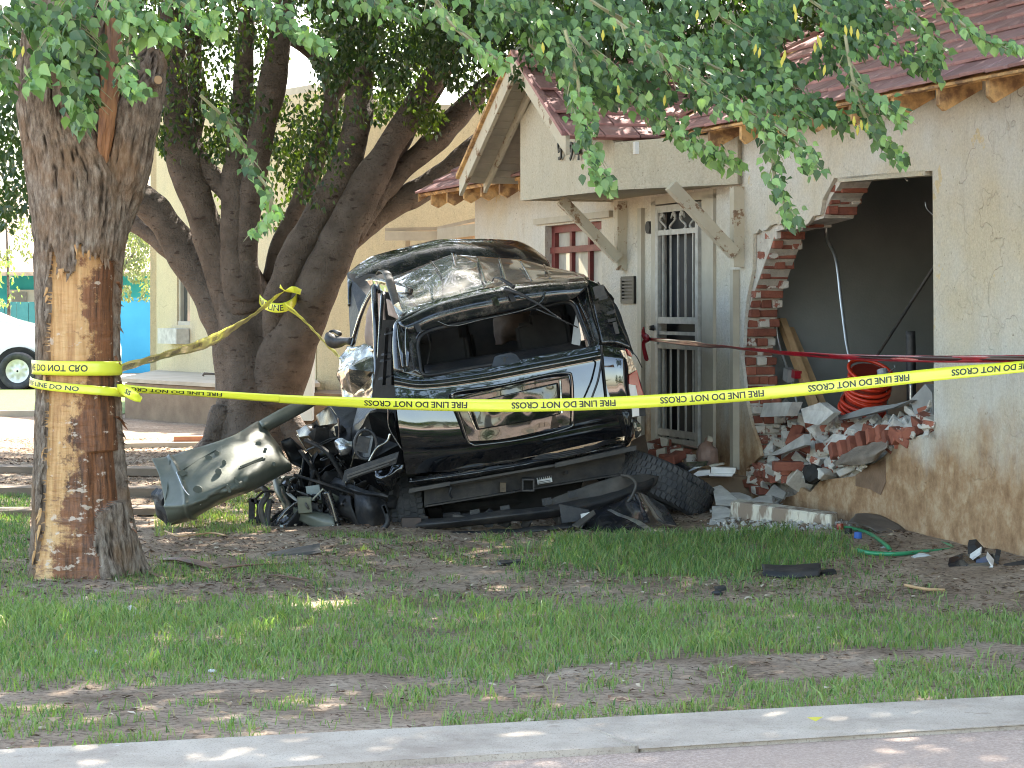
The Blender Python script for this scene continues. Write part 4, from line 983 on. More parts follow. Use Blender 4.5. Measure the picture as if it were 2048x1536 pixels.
obj('mirror', join(tube([P(656, 668, 18.9), P(662, 680, 18.85), P(676, 684, 18.8), P(690, 682, 18.7), P(704, 682, 18.6)], [.025, .055, .05, .03, .035], 10, 20, dis=.02, dsc=9), tube([P(658, 664, 18.9), P(668, 662, 18.9), P(680, 668, 18.8)], [.01, .014, .02], 6, 10)), mPLAS, suv, smooth=True)
# crumpled front wing / door skins on the left
mCRUSH = M('crushed_black_paint', (.004, .0045, .0055), (.016, .015, .015), spec=.22, rough=.3, scale=9, lo=.45, hi=.75, bump=.004, bscale=30)
cr = [[P(697, 694, 18.4), P(722, 692, 18.2), P(748, 694, 17.9)], [P(680, 716, 18.4), P(710, 718, 18.0), P(750, 712, 17.8)], [P(676, 748, 18.3), P(700, 738, 17.8), P(752, 745, 17.7)], [P(684, 778, 18.2), P(708, 790, 18.0), P(748, 775, 17.6)], [P(690, 812, 18.1), P(722, 815, 17.9), P(740, 812, 17.5)]]
facet(cr, 'crumpled_door_skin', mSILV, suv, 8, .035)  # silver colour imitates bright surroundings mirrored in the black paint
obj('door_dark_edge', px_patch([[(676, 752, 18.35), (684, 775, 18.25)], [(682, 790, 18.3), (700, 800, 18.1)], [(690, 830, 18.2), (716, 830, 18.0)]], nu=8, nv=14, dis=.02, thick=.01), mPAINT, suv, smooth=True)
obj('trim_strip', px_patch([[(700, 696, 18.2), (722, 694, 18.1), (744, 697, 17.8)], [(699, 701, 18.2), (722, 700, 18.1), (744, 703, 17.8)]], nu=16, nv=4, thick=.02), mCHR, suv, smooth=True)
f1 = [[P(*Z3(240, 320), 17.2), P(*Z3(360, 220), 17.0), P(*Z3(600, 225), 16.8), P(*Z3(800, 235), 16.4), P(*Z3(910, 300), 16.2)],
      [P(*Z3(270, 400), 17.1), P(*Z3(420, 380), 16.7), P(*Z3(560, 420), 16.6), P(*Z3(700, 300), 16.1), P(*Z3(930, 430), 16.1)],
      [P(*Z3(310, 500), 17.1), P(*Z3(440, 560), 16.5), P(*Z3(560, 520), 16.5), P(*Z3(740, 480), 16.2), P(*Z3(960, 560), 16.15)],
      [P(*Z3(320, 650), 17.1), P(*Z3(450, 660), 16.6), P(*Z3(560, 680), 16.4), P(*Z3(700, 700), 16.15), P(*Z3(990, 620), 16.2)],
      [P(*Z3(340, 760), 17.1), P(*Z3(460, 800), 16.8), P(*Z3(600, 760), 16.5), P(*Z3(760, 800), 16.3), P(*Z3(1000, 760), 16.25)],
      [P(*Z3(440, 860), 17.1), P(*Z3(560, 900), 16.8), P(*Z3(700, 900), 16.5), P(*Z3(820, 980), 16.4), P(*Z3(960, 880), 16.3)]]
facet(f1, 'crushed_quarter_panel', mCRUSH, suv, 8, .012)
f2 = [[P(*Z3(60, 450), 17.3), P(*Z3(140, 400), 17.2), P(*Z3(230, 380), 17.3)], [P(*Z3(75, 500), 17.2), P(*Z3(190, 480), 16.95), P(*Z3(310, 530), 17.1)], [P(*Z3(130, 600), 17.2), P(*Z3(230, 560), 17.1), P(*Z3(370, 600), 17.0)], [P(*Z3(220, 740), 17.2), P(*Z3(280, 720), 17.1), P(*Z3(340, 700), 17.0)]]
facet(f2, 'crushed_quarter_panel', mCRUSH, suv, 7, .012)
obj('crushed_inner_body', prism([P(*Z3(x_, y_), 17.4) for x_, y_ in ((70, 470), (250, 340), (600, 250), (900, 260), (990, 620), (900, 960), (560, 980), (340, 880), (250, 760), (140, 620))], Vector((0, .5, 0))), mDARK, suv)
obj('crushed_inner_body', px_patch([[(*Z3(90, 470), 17.3), (*Z3(300, 330), 17.2), (*Z3(600, 260), 17.0)], [(*Z3(180, 620), 17.2), (*Z3(330, 560), 17.1), (*Z3(600, 560), 16.9)], [(*Z3(260, 780), 17.2), (*Z3(420, 860), 17.1), (*Z3(640, 900), 16.8)]], nu=30, nv=24, dis=.10, dsc=6), mCRUSH, suv, smooth=True)
def edge_line(pts, d, r_=.006, mat=None, nm='bent_edge'):
    obj(nm, tube([P(*Z3(x, y), d+dd) for x, y, dd in pts], r_, 6, 28), mat or mSILV, suv, smooth=True)  # silver ones stand in for highlights along the dark folds
edge_line([(530, 770, 0), (570, 640, -.05), (610, 500, -.05), (680, 400, -.1), (770, 310, -.1)], 16.35, .007)
edge_line([(690, 720, 0), (760, 600, 0), (850, 540, 0), (880, 470, 0)], 16.08, .010)
edge_line([(60, 480, 0), (110, 560, 0), (150, 620, 0), (200, 680, 0), (240, 740, 0)], 17.12, .006)
edge_line([(360, 240, 0), (410, 310, 0)], 16.7, .005); edge_line([(425, 330, 0), (430, 450, 0), (428, 640, 0)], 16.45, .006, mPAINTD)
edge_line([(860, 250, 0), (870, 420, 0), (980, 610, 0)], 16.08, .006, mPAINTD)
obj('torn_metal_tear', px_patch([[(*Z3(400, 560), 16.42), (*Z3(450, 520), 16.40), (*Z3(540, 530), 16.38)], [(*Z3(410, 610), 16.40), (*Z3(470, 600), 16.34), (*Z3(545, 580), 16.36)], [(*Z3(425, 655), 16.42), (*Z3(480, 650), 16.38), (*Z3(520, 610), 16.38)]], nu=14, nv=12, dis=.03, dsc=14, thick=.004), mBARE_M, suv)
fr_ = P(*Z3(665, 565), 16.12)
fo = obj('fuel_door_ring', tube([fr_+Vector((math.cos(a)*.078, -.01, math.sin(a)*.105)) for a in np.linspace(0, 2*math.pi, 25)], .012, 8, caps=False), mPLAS, suv, smooth=True)
obj('fuel_pocket', boxc(fr_+Vector((-.02, .0, 0)), .045, .02, .055, rotm(0, 12, 0)), mPLAS, suv)
bar = rail(P(*Z3(470, 845), 16.05), P(*Z3(945, 680), 15.98), Vector((0, .03, 0)), Vector((.01, 0, .042)))
bo = obj('bumper_bracket', bar, mPLAS, suv)
bo2 = obj('bracket_rib', join(rail(P(*Z3(500, 838), 15.99), P(*Z3(930, 688), 15.93), Vector((0, .008, 0)), Vector((0, 0, .007))), rail(P(*Z3(500, 862), 15.99), P(*Z3(870, 735), 15.94), Vector((0, .008, 0)), Vector((0, 0, .006)))), mPLASG, suv)
obj('lamp_socket', px_patch([[(*Z3(740, 800), 16.2), (*Z3(860, 760), 16.15), (*Z3(1000, 740), 16.1)], [(*Z3(760, 880), 16.2), (*Z3(860, 850), 16.1), (*Z3(980, 820), 16.1)], [(*Z3(830, 990), 16.25), (*Z3(890, 980), 16.2), (*Z3(950, 890), 16.2)]], nu=20, nv=20, dis=.03, dsc=10, thick=.01), mSCUFF, suv, smooth=True)
# undertray fabric, mud flap, hanging rubber
obj('wheel_liner', px_patch([[(*Z3(180, 860), 16.9), (*Z3(380, 850), 16.6), (*Z3(600, 930), 16.3), (*Z3(850, 1010), 16.2)], [(*Z3(200, 900), 16.8), (*Z3(400, 920), 16.5), (*Z3(600, 990), 16.25), (*Z3(860, 1030), 16.2)], [(*Z3(260, 950), 16.85), (*Z3(440, 1000), 16.6), (*Z3(620, 1060), 16.35), (*Z3(860, 1060), 16.3)]], nu=30, nv=14, dis=.03, dsc=5, thick=.02), mPLAS, suv, smooth=True)
obj('mud_flap', px_patch([[(*Z3(560, 990), 16.35), (*Z3(700, 1010), 16.25), (*Z3(850, 1060), 16.3)], [(*Z3(570, 1120), 16.3), (*Z3(700, 1120), 16.15), (*Z3(840, 1160), 16.3)], [(*Z3(600, 1260), 16.3), (*Z3(720, 1270), 16.2), (*Z3(830, 1260), 16.3)], [(*Z3(680, 1340), 16.3), (*Z3(740, 1370), 16.25), (*Z3(810, 1340), 16.3)]], nu=22, nv=24, dis=.02, dsc=4, thick=.02), mPLAS, suv, smooth=True)
obj('torn_liner', px_patch([[(*Z3(440, 1010), 16.5), (*Z3(540, 1020), 16.4)], [(*Z3(430, 1150), 16.45), (*Z3(560, 1150), 16.35)], [(*Z3(480, 1260), 16.5), (*Z3(590, 1240), 16.35)], [(*Z3(470, 1380), 16.5), (*Z3(620, 1360), 16.35)]], nu=14, nv=24, dis=.05, dsc=5, thick=.015), mPLAS, suv, smooth=True)
edge_line([(850, 1170, 0), (820, 1100, 0), (860, 1240, 0), (800, 1330, 0)], 16.1, .02, mPLAS, 'rubber_lip')
edge_line([(320, 980, 0), (360, 1100, 0), (400, 1250, 0), (440, 1340, 0)], 16.3, .035, mPAINTD, 'bent_strut')
# wheels
lt = thing('wheel', None, None, P(792, 1075, 16.5)); lt.parent = suv; lt.location = WL[lt.name]-WL[suv.name]
def treaded(c, ax, Rr, wd, parent, blocks=60, rings=(-.36, -.18, 0, .18, .36)):
    wheel(c, ax, Rr-.012, wd, parent, rim=False)
    q_ = ax.to_track_quat('Z', 'Y').to_matrix(); ps = []
    for i in range(blocks):
        for j, rz in enumerate(rings):
            a = 2*math.pi*(i+.5*(j % 2))/blocks; e = q_@Vector((math.cos(a), math.sin(a), 0)); t = q_@Vector((-math.sin(a), math.cos(a), 0)); z_ = q_@Vector((0, 0, 1))
            cc = c+e*(Rr-.012)+z_*(rz*wd); hl = math.pi*Rr/blocks*.80; tt = (t+z_*(.35 if j % 2 else -.35)*(1 if rz else 0)).normalized()
            ps.append(rail(cc-tt*hl, cc+tt*hl, z_*(wd*.072), e*.009))
    o = obj('tread', join(*ps), mRUB, parent)
    V, Fs = tube([c-q_@Vector((0, 0, wd*.3)), c+q_@Vector((0, 0, wd*.3))], Rr*.6, 24); obj('hub', (V, Fs), mDARK, parent)
treaded(P(795, 1000, 16.9)+Vector((.03, 0, -.02)), Vector((1, .15, .12)).normalized(), .40, .27, lt)
rtw = thing('wheel', None, None, P(1330, 1050, 16.9)); rtw.parent = suv; rtw.location = WL[rtw.name]-WL[suv.name]; rtw['label'] = 'broken right wheel splayed outwards with its tread facing the street'
treaded(P(1322, 972, 17.0), Vector((.42, .16, .88)).normalized(), .41, .29, rtw)
# rear cross beam and hitch
b0_, b1_ = P(849, 996, 16.55), P(1249, 927, 16.85)
bd = (b1_-b0_).normalized(); bup = Vector((0, 0, 1))
obj('rear_beam', rail(b0_, b1_, Vector((0, .05, 0)), Vector((.0, 0, .066))), mBEAM, suv)
obj('beam_lip', join(rail(P(848, 979, 16.46), P(1249, 907, 16.76), Vector((0, .04, 0)), Vector((0, 0, .010))), rail(P(852, 1012, 16.46), P(1250, 947, 16.76), Vector((0, .03, 0)), Vector((0, 0, .006)))), mBEAM, suv)
obj('step_pad', join(rail(P(818, 981, 16.35), P(900, 966, 16.4), Vector((0, .05, 0)), Vector((0, 0, .014))), rail(P(900, 966, 16.4), P(1120, 928, 16.55), Vector((0, .04, 0)), Vector((0, 0, .008))), rail(P(1110, 930, 16.5), P(1272, 895, 16.65), Vector((0, .05, 0)), Vector((0, 0, .017)))), mPLASG, suv)
hc = P(1056, 967, 16.55)
obj('tow_receiver', join(rail(hc+Vector((-.04, -.05, -.035)), hc+Vector((-.04, -.05, .035)), Vector((.006, 0, 0)), Vector((0, .1, 0))), rail(hc+Vector((.04, -.05, -.035)), hc+Vector((.04, -.05, .035)), Vector((.006, 0, 0)), Vector((0, .1, 0))), rail(hc+Vector((-.046, -.05, .04)), hc+Vector((.046, -.05, .04)), Vector((0, 0, .006)), Vector((0, .1, 0))), rail(hc+Vector((-.046, -.05, -.04)), hc+Vector((.046, -.05, -.04)), Vector((0, 0, .006)), Vector((0, .1, 0)))), mBEAM, suv)
obj('receiver_hole', boxc(hc+Vector((0, -.051, 0)), .034, .002, .034), mDARK, suv)
st = obj('sticker', boxc(P(1089, 960, 16.60), .055, .003, .024, rotm(0, -10, 0)), mWHT, suv)
for k in range(7): obj('sticker_line', boxc(P(1077+k*4, 957-k*.7, 16.585), .004 if k % 2 else .006, .001, .009, rotm(0, -10, 0)), mNUM, st)
for k in range(2): obj('sticker_line', boxc(P(1089, 962+k*3.2, 16.585), .045, .001, .0018, rotm(0, -10, 0)), mNUM, st)
for x, y, r_ in ((1133, 945, .014), (1171, 949, .009), (933, 990, .009), (898, 980, .012), (1005, 972, .02)):
    obj('beam_hole', tube([P(x, y, 16.72), P(x, y, 16.58)], r_, 12), mDARK, suv)
obj('hook', join(tube([P(893, 972, 16.42), P(902, 975, 16.4), P(899, 986, 16.4), P(904, 996, 16.42)], .009, 6, 14)), mPLAS, suv)
obj('tie_down', boxc(P(1006, 974, 16.56), .022, .03, .035), mSTEPW, suv)
# sill crumple between gate and beam, cables
obj('gate_sill', px_patch([[(815, 953, 16.35), (960, 935, 16.4), (1100, 908, 16.55), (1247, 880, 16.75)], [(822, 966, 16.3), (960, 946, 16.35), (1100, 922, 16.5), (1250, 892, 16.7)], [(840, 976, 16.5), (960, 958, 16.5), (1100, 932, 16.65), (1250, 902, 16.85)]], nu=60, nv=10, dis=.012, dsc=7, thick=.02), mPAINTD, suv, smooth=True)
for e in (0, 5, 10): obj('cable', tube([P(1075-e, 912+e*.6, 16.45), P(1130, 905+e*.7, 16.45), P(1180, 894+e*.6, 16.5), P(1215, 880+e*.5, 16.6), P(1240, 872+e, 16.7)], .008, 6, 30), mPLAS, suv, smooth=True)
# bumper cover hanging off, low
bc = thing('bumper_cover', None, None, P(1000, 1068, 16)); bc.parent = suv; bc.location = WL[bc.name]-WL[suv.name]
obj('upper_valance', px_patch([[(812, 1040, 16.35), (900, 1034, 16.1), (1000, 1020, 16.0), (1100, 1012, 16.1), (1180, 990, 16.25), (1260, 966, 16.4), (1305, 950, 16.6)], [(808, 1052, 16.25), (900, 1044, 15.98), (1000, 1032, 15.9), (1100, 1020, 16.0), (1180, 1008, 16.15), (1260, 985, 16.3), (1308, 965, 16.5)], [(806, 1066, 16.3), (900, 1056, 16.05), (1000, 1046, 15.95), (1100, 1036, 16.05), (1180, 1024, 16.2), (1250, 1004, 16.35), (1290, 988, 16.5)]], nu=70, nv=12, dis=.008, dsc=5, thick=.02), mPLAS, bc, smooth=True)
obj('grey_valance', px_patch([[(1085, 1004, 16.15), (1160, 975, 16.25), (1225, 955, 16.35), (1285, 948, 16.5), (1318, 952, 16.6)], [(1100, 1018, 16.1), (1170, 996, 16.2), (1230, 975, 16.3), (1285, 965, 16.45), (1312, 968, 16.55)], [(1140, 1020, 16.12), (1190, 1012, 16.2), (1240, 996, 16.3), (1275, 990, 16.42), (1296, 982, 16.5)]], nu=40, nv=14, dis=.015, dsc=6, thick=.012), mPLASG, bc, smooth=True)
obj('lower_valance', px_patch([[(812, 1066, 16.1), (930, 1062, 15.95), (1060, 1054, 15.95), (1150, 1046, 16.0)], [(812, 1080, 16.0), (930, 1074, 15.85), (1060, 1064, 15.88), (1150, 1054, 15.95)], [(820, 1092, 16.1), (930, 1084, 16.0), (1060, 1074, 16.0), (1150, 1060, 16.05)]], nu=50, nv=10, dis=.012, dsc=6, thick=.015), mPLAS, bc, smooth=True)
for x, y in ((950, 1022), (1094, 999), (1146, 984), (1010, 1014)): obj('tab', boxc(P(x, y+4, 16.12), .035, .006, .025, rotm(0, -10, 0)), mPLAS, bc)
obj('plate_pocket', prism([P(1118, 1008, 15.93), P(1178, 1020, 15.95), P(1176, 1040, 15.93), P(1124, 1046, 15.9)], Vector((0, .02, 0))), mPLAS, bc)
obj('sticker', prism([P(1161, 1028, 15.90), P(1180, 1024, 15.90), P(1181, 1029, 15.90), P(1162, 1037, 15.90)], Vector((0, .004, 0))), mWHT, bc)
obj('side_stub', boxc(P(822, 1052, 16.2), .07, .03, .06, rotm(0, 0, 10)), M('rusty_dull_plastic', (.09, .06, .05), (.05, .04, .035)), bc)
obj('hose_stub', tube([P(1243, 950, 16.4), P(1262, 955, 16.3), P(1272, 970, 16.2), P(1264, 992, 16.2), P(1255, 1004, 16.2)], .011, 7, 24), mPLASG, bc, smooth=True)
# near-black boxes added to give the shade under the body
obj('chassis', join(boxc(P(1030, 985, 17.8), .95, .75, .22), boxc(P(1040, 1020, 18.2), .6, .9, .12), rail(P(870, 1010, 16.9), P(880, 1040, 17.2), Vector((.05, 0, 0)), Vector((0, .3, 0))), tube([P(850, 1020, 17.0), P(1240, 985, 17.2)], .05, 10)), mDARK, suv)
obj('spring_coil', tube([P(1180+10*math.cos(a), 968+a*.9, 17.0+.06*math.sin(a)) for a in np.linspace(0, 25, 60)], .01, 5, 60), mPLASG, suv)
obj('axle_end', tube([P(1182, 974, 16.95), P(1182, 974, 17.2)], [.07, .08], 14), M('rusty_axle', (.12, .08, .06), (.06, .045, .04)), suv)
# shell: right side, floor, cabin lining
obj('body_side', px_patch([[(1200, 570, 17.0), (1170, 560, 18.2), (1140, 570, 19.6)], [(1255, 700, 16.8), (1220, 690, 18.2), (1180, 690, 19.6)], [(1266, 860, 16.8), (1220, 850, 18.2), (1180, 850, 19.8)], [(1248, 900, 16.9), (1210, 900, 18.2), (1170, 900, 19.8)]], nu=14, nv=14, thick=.04), mPAINTD, suv, smooth=True)
obj('cabin_floor', prism([P(795, 770, 16.6), P(1200, 735, 16.95), P(1160, 760, 19.6), P(790, 790, 19.2)], Vector((0, 0, -.05))), mDARK, suv)
obj('dashboard', boxc(P(960, 660, 19.3), .85, .05, .42, rotm(0, -6, 0)), mDARK, suv)
obj('cabin_side', px_patch([[(828, 660, 16.6), (815, 640, 17.6), (800, 600, 18.2)], [(826, 760, 16.6), (812, 760, 17.6), (790, 760, 18.4)]], nu=8, nv=8, thick=.03), M('trim_lining', (.055, .045, .038), (.04, .034, .03)), suv)
def seat(x, y, d, sc=1.0, head=True):
    s_ = thing('seat', None, None, P(x, y+60, d)); s_.parent = suv; s_.location = WL[s_.name]-WL[suv.name]
    m_ = bevbox(.21*sc, .05, .25*sc, .035, 3); m_.materials.append(mSEAT); b_ = link('seat_back', m_, P(x, y+48, d), s_); b_.rotation_euler = (0, R(-9), 0)
    if head:
        m_ = bevbox(.135*sc, .045, .085*sc, .03, 3); m_.materials.append(mSEAT); b_ = link('headrest', m_, P(x+2, y-14, d), s_); b_.rotation_euler = (0, R(-9), 0)
        for e in (-.05, .05): obj('headrest_post', tube([P(x, y, d)+Vector((e, 0, -.06)), P(x, y, d)+Vector((e, 0, .06))], .006, 6), mBARE_M, s_)
seat(889, 690, 17.3); seat(1092, 655, 17.5); seat(905, 680, 18.6); seat(1100, 640, 18.8)
obj('curtain_airbag', px_patch([[(986, 640, 18.2), (1010, 622, 18.1), (1040, 618, 18.1), (1062, 622, 18.1)], [(984, 665, 18.2), (1005, 650, 18.0), (1035, 645, 18.0), (1060, 645, 18.1)], [(985, 690, 18.2), (1005, 690, 18.1), (1030, 680, 18.1), (1036, 682, 18.1)]], nu=26, nv=24, dis=.07, dsc=4, thick=.03), mBAGD, suv, smooth=True)
obj('load_sill_trim', px_patch([[(848, 730, 16.62), (960, 712, 16.68), (1080, 694, 16.8), (1170, 680, 16.9)], [(850, 748, 16.45), (960, 732, 16.5), (1080, 712, 16.6), (1172, 697, 16.7)]], nu=20, nv=5, thick=.03), mPLAS, suv, smooth=True)
lb = obj('latch_cover', prism([P(983, 734, 16.36), P(989, 714, 16.40), P(998, 710, 16.41), P(1022, 705, 16.42), P(1032, 709, 16.43), P(1043, 723, 16.40)], Vector((0, .03, 0))), M('blue_grey_trim', (.055, .065, .08), (.045, .05, .06), rough=.5), suv)
obj('latch_mark', join(boxc(P(1009, 719, 16.335), .008, .002, .016), boxc(P(1004, 717, 16.335), .003, .002, .005), boxc(P(1015, 715, 16.335), .003, .002, .005)), mNUM, lb)
obj('seat_belt', tube([P(853, 660, 16.9), P(860, 690, 16.8), P(856, 720, 16.7), P(852, 745, 16.6)], .006, 5, 12), mPLASG, suv)
obj('torn_trim_card', prism([P(1152, 628, 16.72), P(1158, 650, 16.66), P(1162, 672, 16.6), P(1160, 691, 16.58), P(1143, 688, 16.60), P(1147, 655, 16.66)], Vector((0, .01, 0))), mPGREY, suv)

# ---------------- torn olive panel beside it ----------------
op = thing('torn_body_panel', 'torn olive grey body panel leaning on the ground between the stripped tree and the wreck', 'car panel', P(340, 1052, 16.3))
rows_ = [[(304, 918, 16.35), (345, 912, 16.4), (400, 894, 16.5), (460, 874, 16.6), (517, 842, 16.9), (536, 862, 16.9)],
         [(318, 950, 16.2), (360, 942, 16.2), (410, 924, 16.3), (470, 902, 16.4), (530, 876, 16.7), (560, 892, 16.8)],
         [(326, 990, 16.1), (370, 975, 16.05), (430, 952, 16.1), (480, 930, 16.25), (540, 902, 16.5), (572, 915, 16.7)],
         [(330, 1020, 16.05), (372, 1010, 15.95), (430, 984, 16.0), (485, 960, 16.1), (545, 930, 16.4), (582, 930, 16.6)],
         [(336, 1040, 16.1), (375, 1032, 16.05), (436, 1004, 16.1), (492, 980, 16.2), (548, 952, 16.45), (583, 941, 16.65)],
         [(342, 1052, 16.25), (385, 1040, 16.25), (441, 1010, 16.3), (500, 982, 16.4), (552, 956, 16.6), (580, 944, 16.75)]]
V_, F_ = px_patch(rows_, nu=90, nv=50, dis=.014, dsc=2.6, thick=.012, fn=lambda u, v: -.016*math.exp(-((v-.55-.25*u)/.03)**2)*(1 if u < .6 else 0)-.02*math.exp(-((u-.17-.05*v)/.012)**2)+.02*math.exp(-((v-.62-.05*math.sin(u*20))/.05)**2)*(1 if .35 < u < .62 else 0))
obj('panel_skin', (V_, F_), mOLIVE, op, smooth=True)
Z5 = lambda cx, cy: (220+cx/4.517, 840+cy/4.517)
def surf_d(x, y):   # depth of that panel near a pixel
    best = min(V_[:4500], key=lambda v: (v.x/v.y*FPX+1024-x)**2+(HZ-(v.z-CH)/v.y*FPX-y)**2); return best.y
for k, (cx, cy, rx, ry) in enumerate(((650, 482, 42, 28), (790, 625, 42, 32), (980, 468, 30, 34), (890, 342, 30, 22), (965, 300, 24, 20), (1030, 385, 20, 24), (1340, 210, 26, 18), (1070, 620, 22, 38), (1145, 560, 20, 44), (1480, 395, 18, 18), (1405, 265, 16, 14))):
    x, y = Z5(cx, cy); d = surf_d(x, y)-.024; pts = []
    for i in range(14):
        a = 2*math.pi*i/14; jr = 1+.25*noise.noise(Vector((i*.9, k, 0))); pts.append(P(x+rx*jr*math.cos(a)/4.517*(1 if k not in (7, 8) else .8)+(ry*.4*math.sin(a)/4.5 if k in (7, 8) else 0), y+ry*jr*math.sin(a)/4.517, d))
    obj('sealant_pad', prism(pts, Vector((0, .016, 0))), mSPOT if k not in (0, 1, 2, 7, 8) else mSPOT, op)
obj('folded_slot', join(*[tube([P(*Z5(x0, y0), surf_d(*Z5(x0, y0))-.008), P(*Z5(x1, y1), surf_d(*Z5(x1, y1))-.008)], .007, 6) for x0, y0, x1, y1 in ((1165, 440, 1400, 348), (1180, 422, 1380, 340))]), mSPOT, op)
for pts in (((540, 360), (520, 600), (500, 720)), ((600, 470), (680, 640), (820, 765)), ((660, 450), (820, 350), (960, 270))):
    obj('crease', tube([P(*Z5(*p), surf_d(*Z5(*p))-.004) for p in pts], .004, 5, 16), mSPOT if pts[0][0] != 600 else mBARE_M, op)
obj('pillar_arm', px_patch([[(517, 842, 16.88), (560, 818, 17.0), (600, 800, 17.15), (628, 792, 17.3)], [(527, 852, 16.8), (570, 830, 16.95), (608, 812, 17.1), (634, 798, 17.25)], [(536, 864, 16.88), (580, 840, 17.0), (616, 820, 17.15), (640, 806, 17.3)]], nu=30, nv=8, dis=.006, thick=.03), mOLIVE, op, smooth=True)
obj('dark_end', px_patch([[(312, 975, 16.3), (325, 980, 16.15)], [(304, 995, 16.3), (328, 1000, 16.12)], [(318, 1025, 16.3), (334, 1030, 16.15)], [(336, 1050, 16.3), (342, 1050, 16.2)]], nu=8, nv=20, dis=.04, dsc=9, thick=.04), mPLAS, op)
# ---------------- tangle of frame pieces at its left ----------------
tg = thing('wreckage_tangle', 'tangled olive frame rails and hoses on the ground at the left rear of the wreck', 'wreckage', P(640, 1080, 16.6))
def tg_t(nm, pts, r_, mat, n=30, flat=1, seg=8, dis=0): obj(nm, tube([P(*p) for p in pts], r_, seg, n, flat=flat, dis=dis, dsc=8), mat, tg, smooth=True)
obj('frame_rail', px_patch([[(548, 945, 16.8), (560, 990, 16.6), (600, 1015, 16.4), (668, 1030, 16.3)], [(556, 960, 16.7), (572, 1002, 16.5), (610, 1028, 16.3), (668, 1042, 16.2)], [(556, 975, 16.75), (568, 1018, 16.55), (610, 1048, 16.3), (668, 1072, 16.2)]], nu=40, nv=12, dis=.01, dsc=6, thick=.03), mOLIVE, tg, smooth=True)
obj('inner_panel', px_patch([[(552, 948, 17.0), (600, 955, 17.0), (640, 975, 16.9), (690, 985, 16.7)], [(560, 985, 16.9), (600, 992, 16.95), (640, 1005, 16.85), (690, 1010, 16.7)], [(570, 1020, 16.8), (610, 1035, 16.8), (650, 1045, 16.75), (700, 1050, 16.6)]], nu=30, nv=16, dis=.05, dsc=4, thick=.01), M('dark_olive_metal', (.06, .07, .055), (.035, .04, .035), rough=.4), tg, smooth=True)
tg_t('bent_pipe', [(512, 980, 16.6), (526, 976, 16.5), (534, 990, 16.45), (522, 1012, 16.4), (526, 1040, 16.4), (536, 1060, 16.4), (535, 1030, 16.45), (540, 1000, 16.5)], .022, mPLASG, 60)
obj('rusty_bracket', join(rail(P(504, 996, 16.5), P(503, 1048, 16.5), Vector((.02, 0, 0)), Vector((0, .03, 0))), rail(P(518, 1000, 16.5), P(516, 1046, 16.5), Vector((.012, 0, 0)), Vector((0, .03, 0))), rail(P(503, 1000, 16.5), P(518, 1003, 16.5), Vector((0, .03, 0)), Vector((0, 0, .012)))), mPLAS, tg)
obj('liner_scrap', px_patch([[(530, 1060, 16.4), (560, 1050, 16.3), (585, 1060, 16.25)], [(540, 1082, 16.3), (565, 1076, 16.2), (590, 1085, 16.2)], [(560, 1094, 16.3), (580, 1096, 16.25), (590, 1094, 16.25)]], nu=16, nv=12, dis=.03, thick=.01), mPLASG, tg, smooth=True)
obj('module_box', boxc(P(609, 1009, 16.3), .048, .04, .055, rotm(3, -4, 8)), M('olive_module', (.16, .16, .11), (.11, .11, .08)), tg)
obj('module_box', boxc(P(632, 1022, 16.45), .05, .04, .06, rotm(0, 10, 0)), mPLAS, tg)
obj('plate_tag', boxc(P(627, 986, 16.4), .05, .006, .055, rotm(0, -8, 0)), M('grey_green_tag', (.22, .25, .24), (.16, .18, .17)), tg)
tg_t('rod', [(624, 1000, 16.3), (646, 978, 16.35)], .006, M('pale_rod', (.5, .48, .38)))
tg_t('seat_belt', [(575, 985, 16.4), (590, 998, 16.35), (600, 1003, 16.35)], .02, mPGREY, 14, .3)
obj('paper_scrap', px_patch([[(572, 1062, 16.2), (585, 1058, 16.2)], [(575, 1070, 16.15), (590, 1072, 16.15)]], nu=8, nv=6, dis=.03, dsc=12), mWHT, tg)
for k in range(16):
    x0 = random.uniform(545, 720); y0 = random.uniform(960, 1060); pts = [(x0, y0, 16.5+random.uniform(-.1, .3))]
    for j in range(4): pts.append((pts[-1][0]+random.uniform(-28, 28), min(1078, pts[-1][1]+random.uniform(-14, 28)), 16.4+random.uniform(-.15, .3)))
    tg_t('wire', pts, random.choice((.005, .009, .014)), random.choice((mPLAS, mPLAS, mPLASG, mDARK)), 30)
for k in range(14):
    x0, y0 = random.uniform(560, 800), random.uniform(1040, 1086); c = P(x0, y0, 16.6+random.uniform(-.2, .2))
    obj('scrap', boxc(c, random.uniform(.03, .10), random.uniform(.02, .06), random.uniform(.01, .05), rotm(random.uniform(-40, 40), random.uniform(-30, 30), random.uniform(0, 180)), .012), random.choice((mPLAS, mPLAS, mDARK, mPLASG)), tg)
obj('splash_shield', px_patch([[(790, 1050, 16.3), (815, 1058, 16.2)], [(780, 1075, 16.25), (820, 1080, 16.1)], [(790, 1095, 16.2), (830, 1092, 16.1)]], nu=12, nv=14, dis=.05, dsc=7, thick=.01), mPLAS, tg, smooth=True)
for k in range(12):
    x, y, d_ = random.uniform(560, 690), random.uniform(1050, 1078), 16.2
    obj('glass_bit', boxc(P(x, y, d_), .012, .008, .008, rotm(random.uniform(0, 90), 0, random.uniform(0, 90))), mWHT if k % 3 else mCHR, tg)
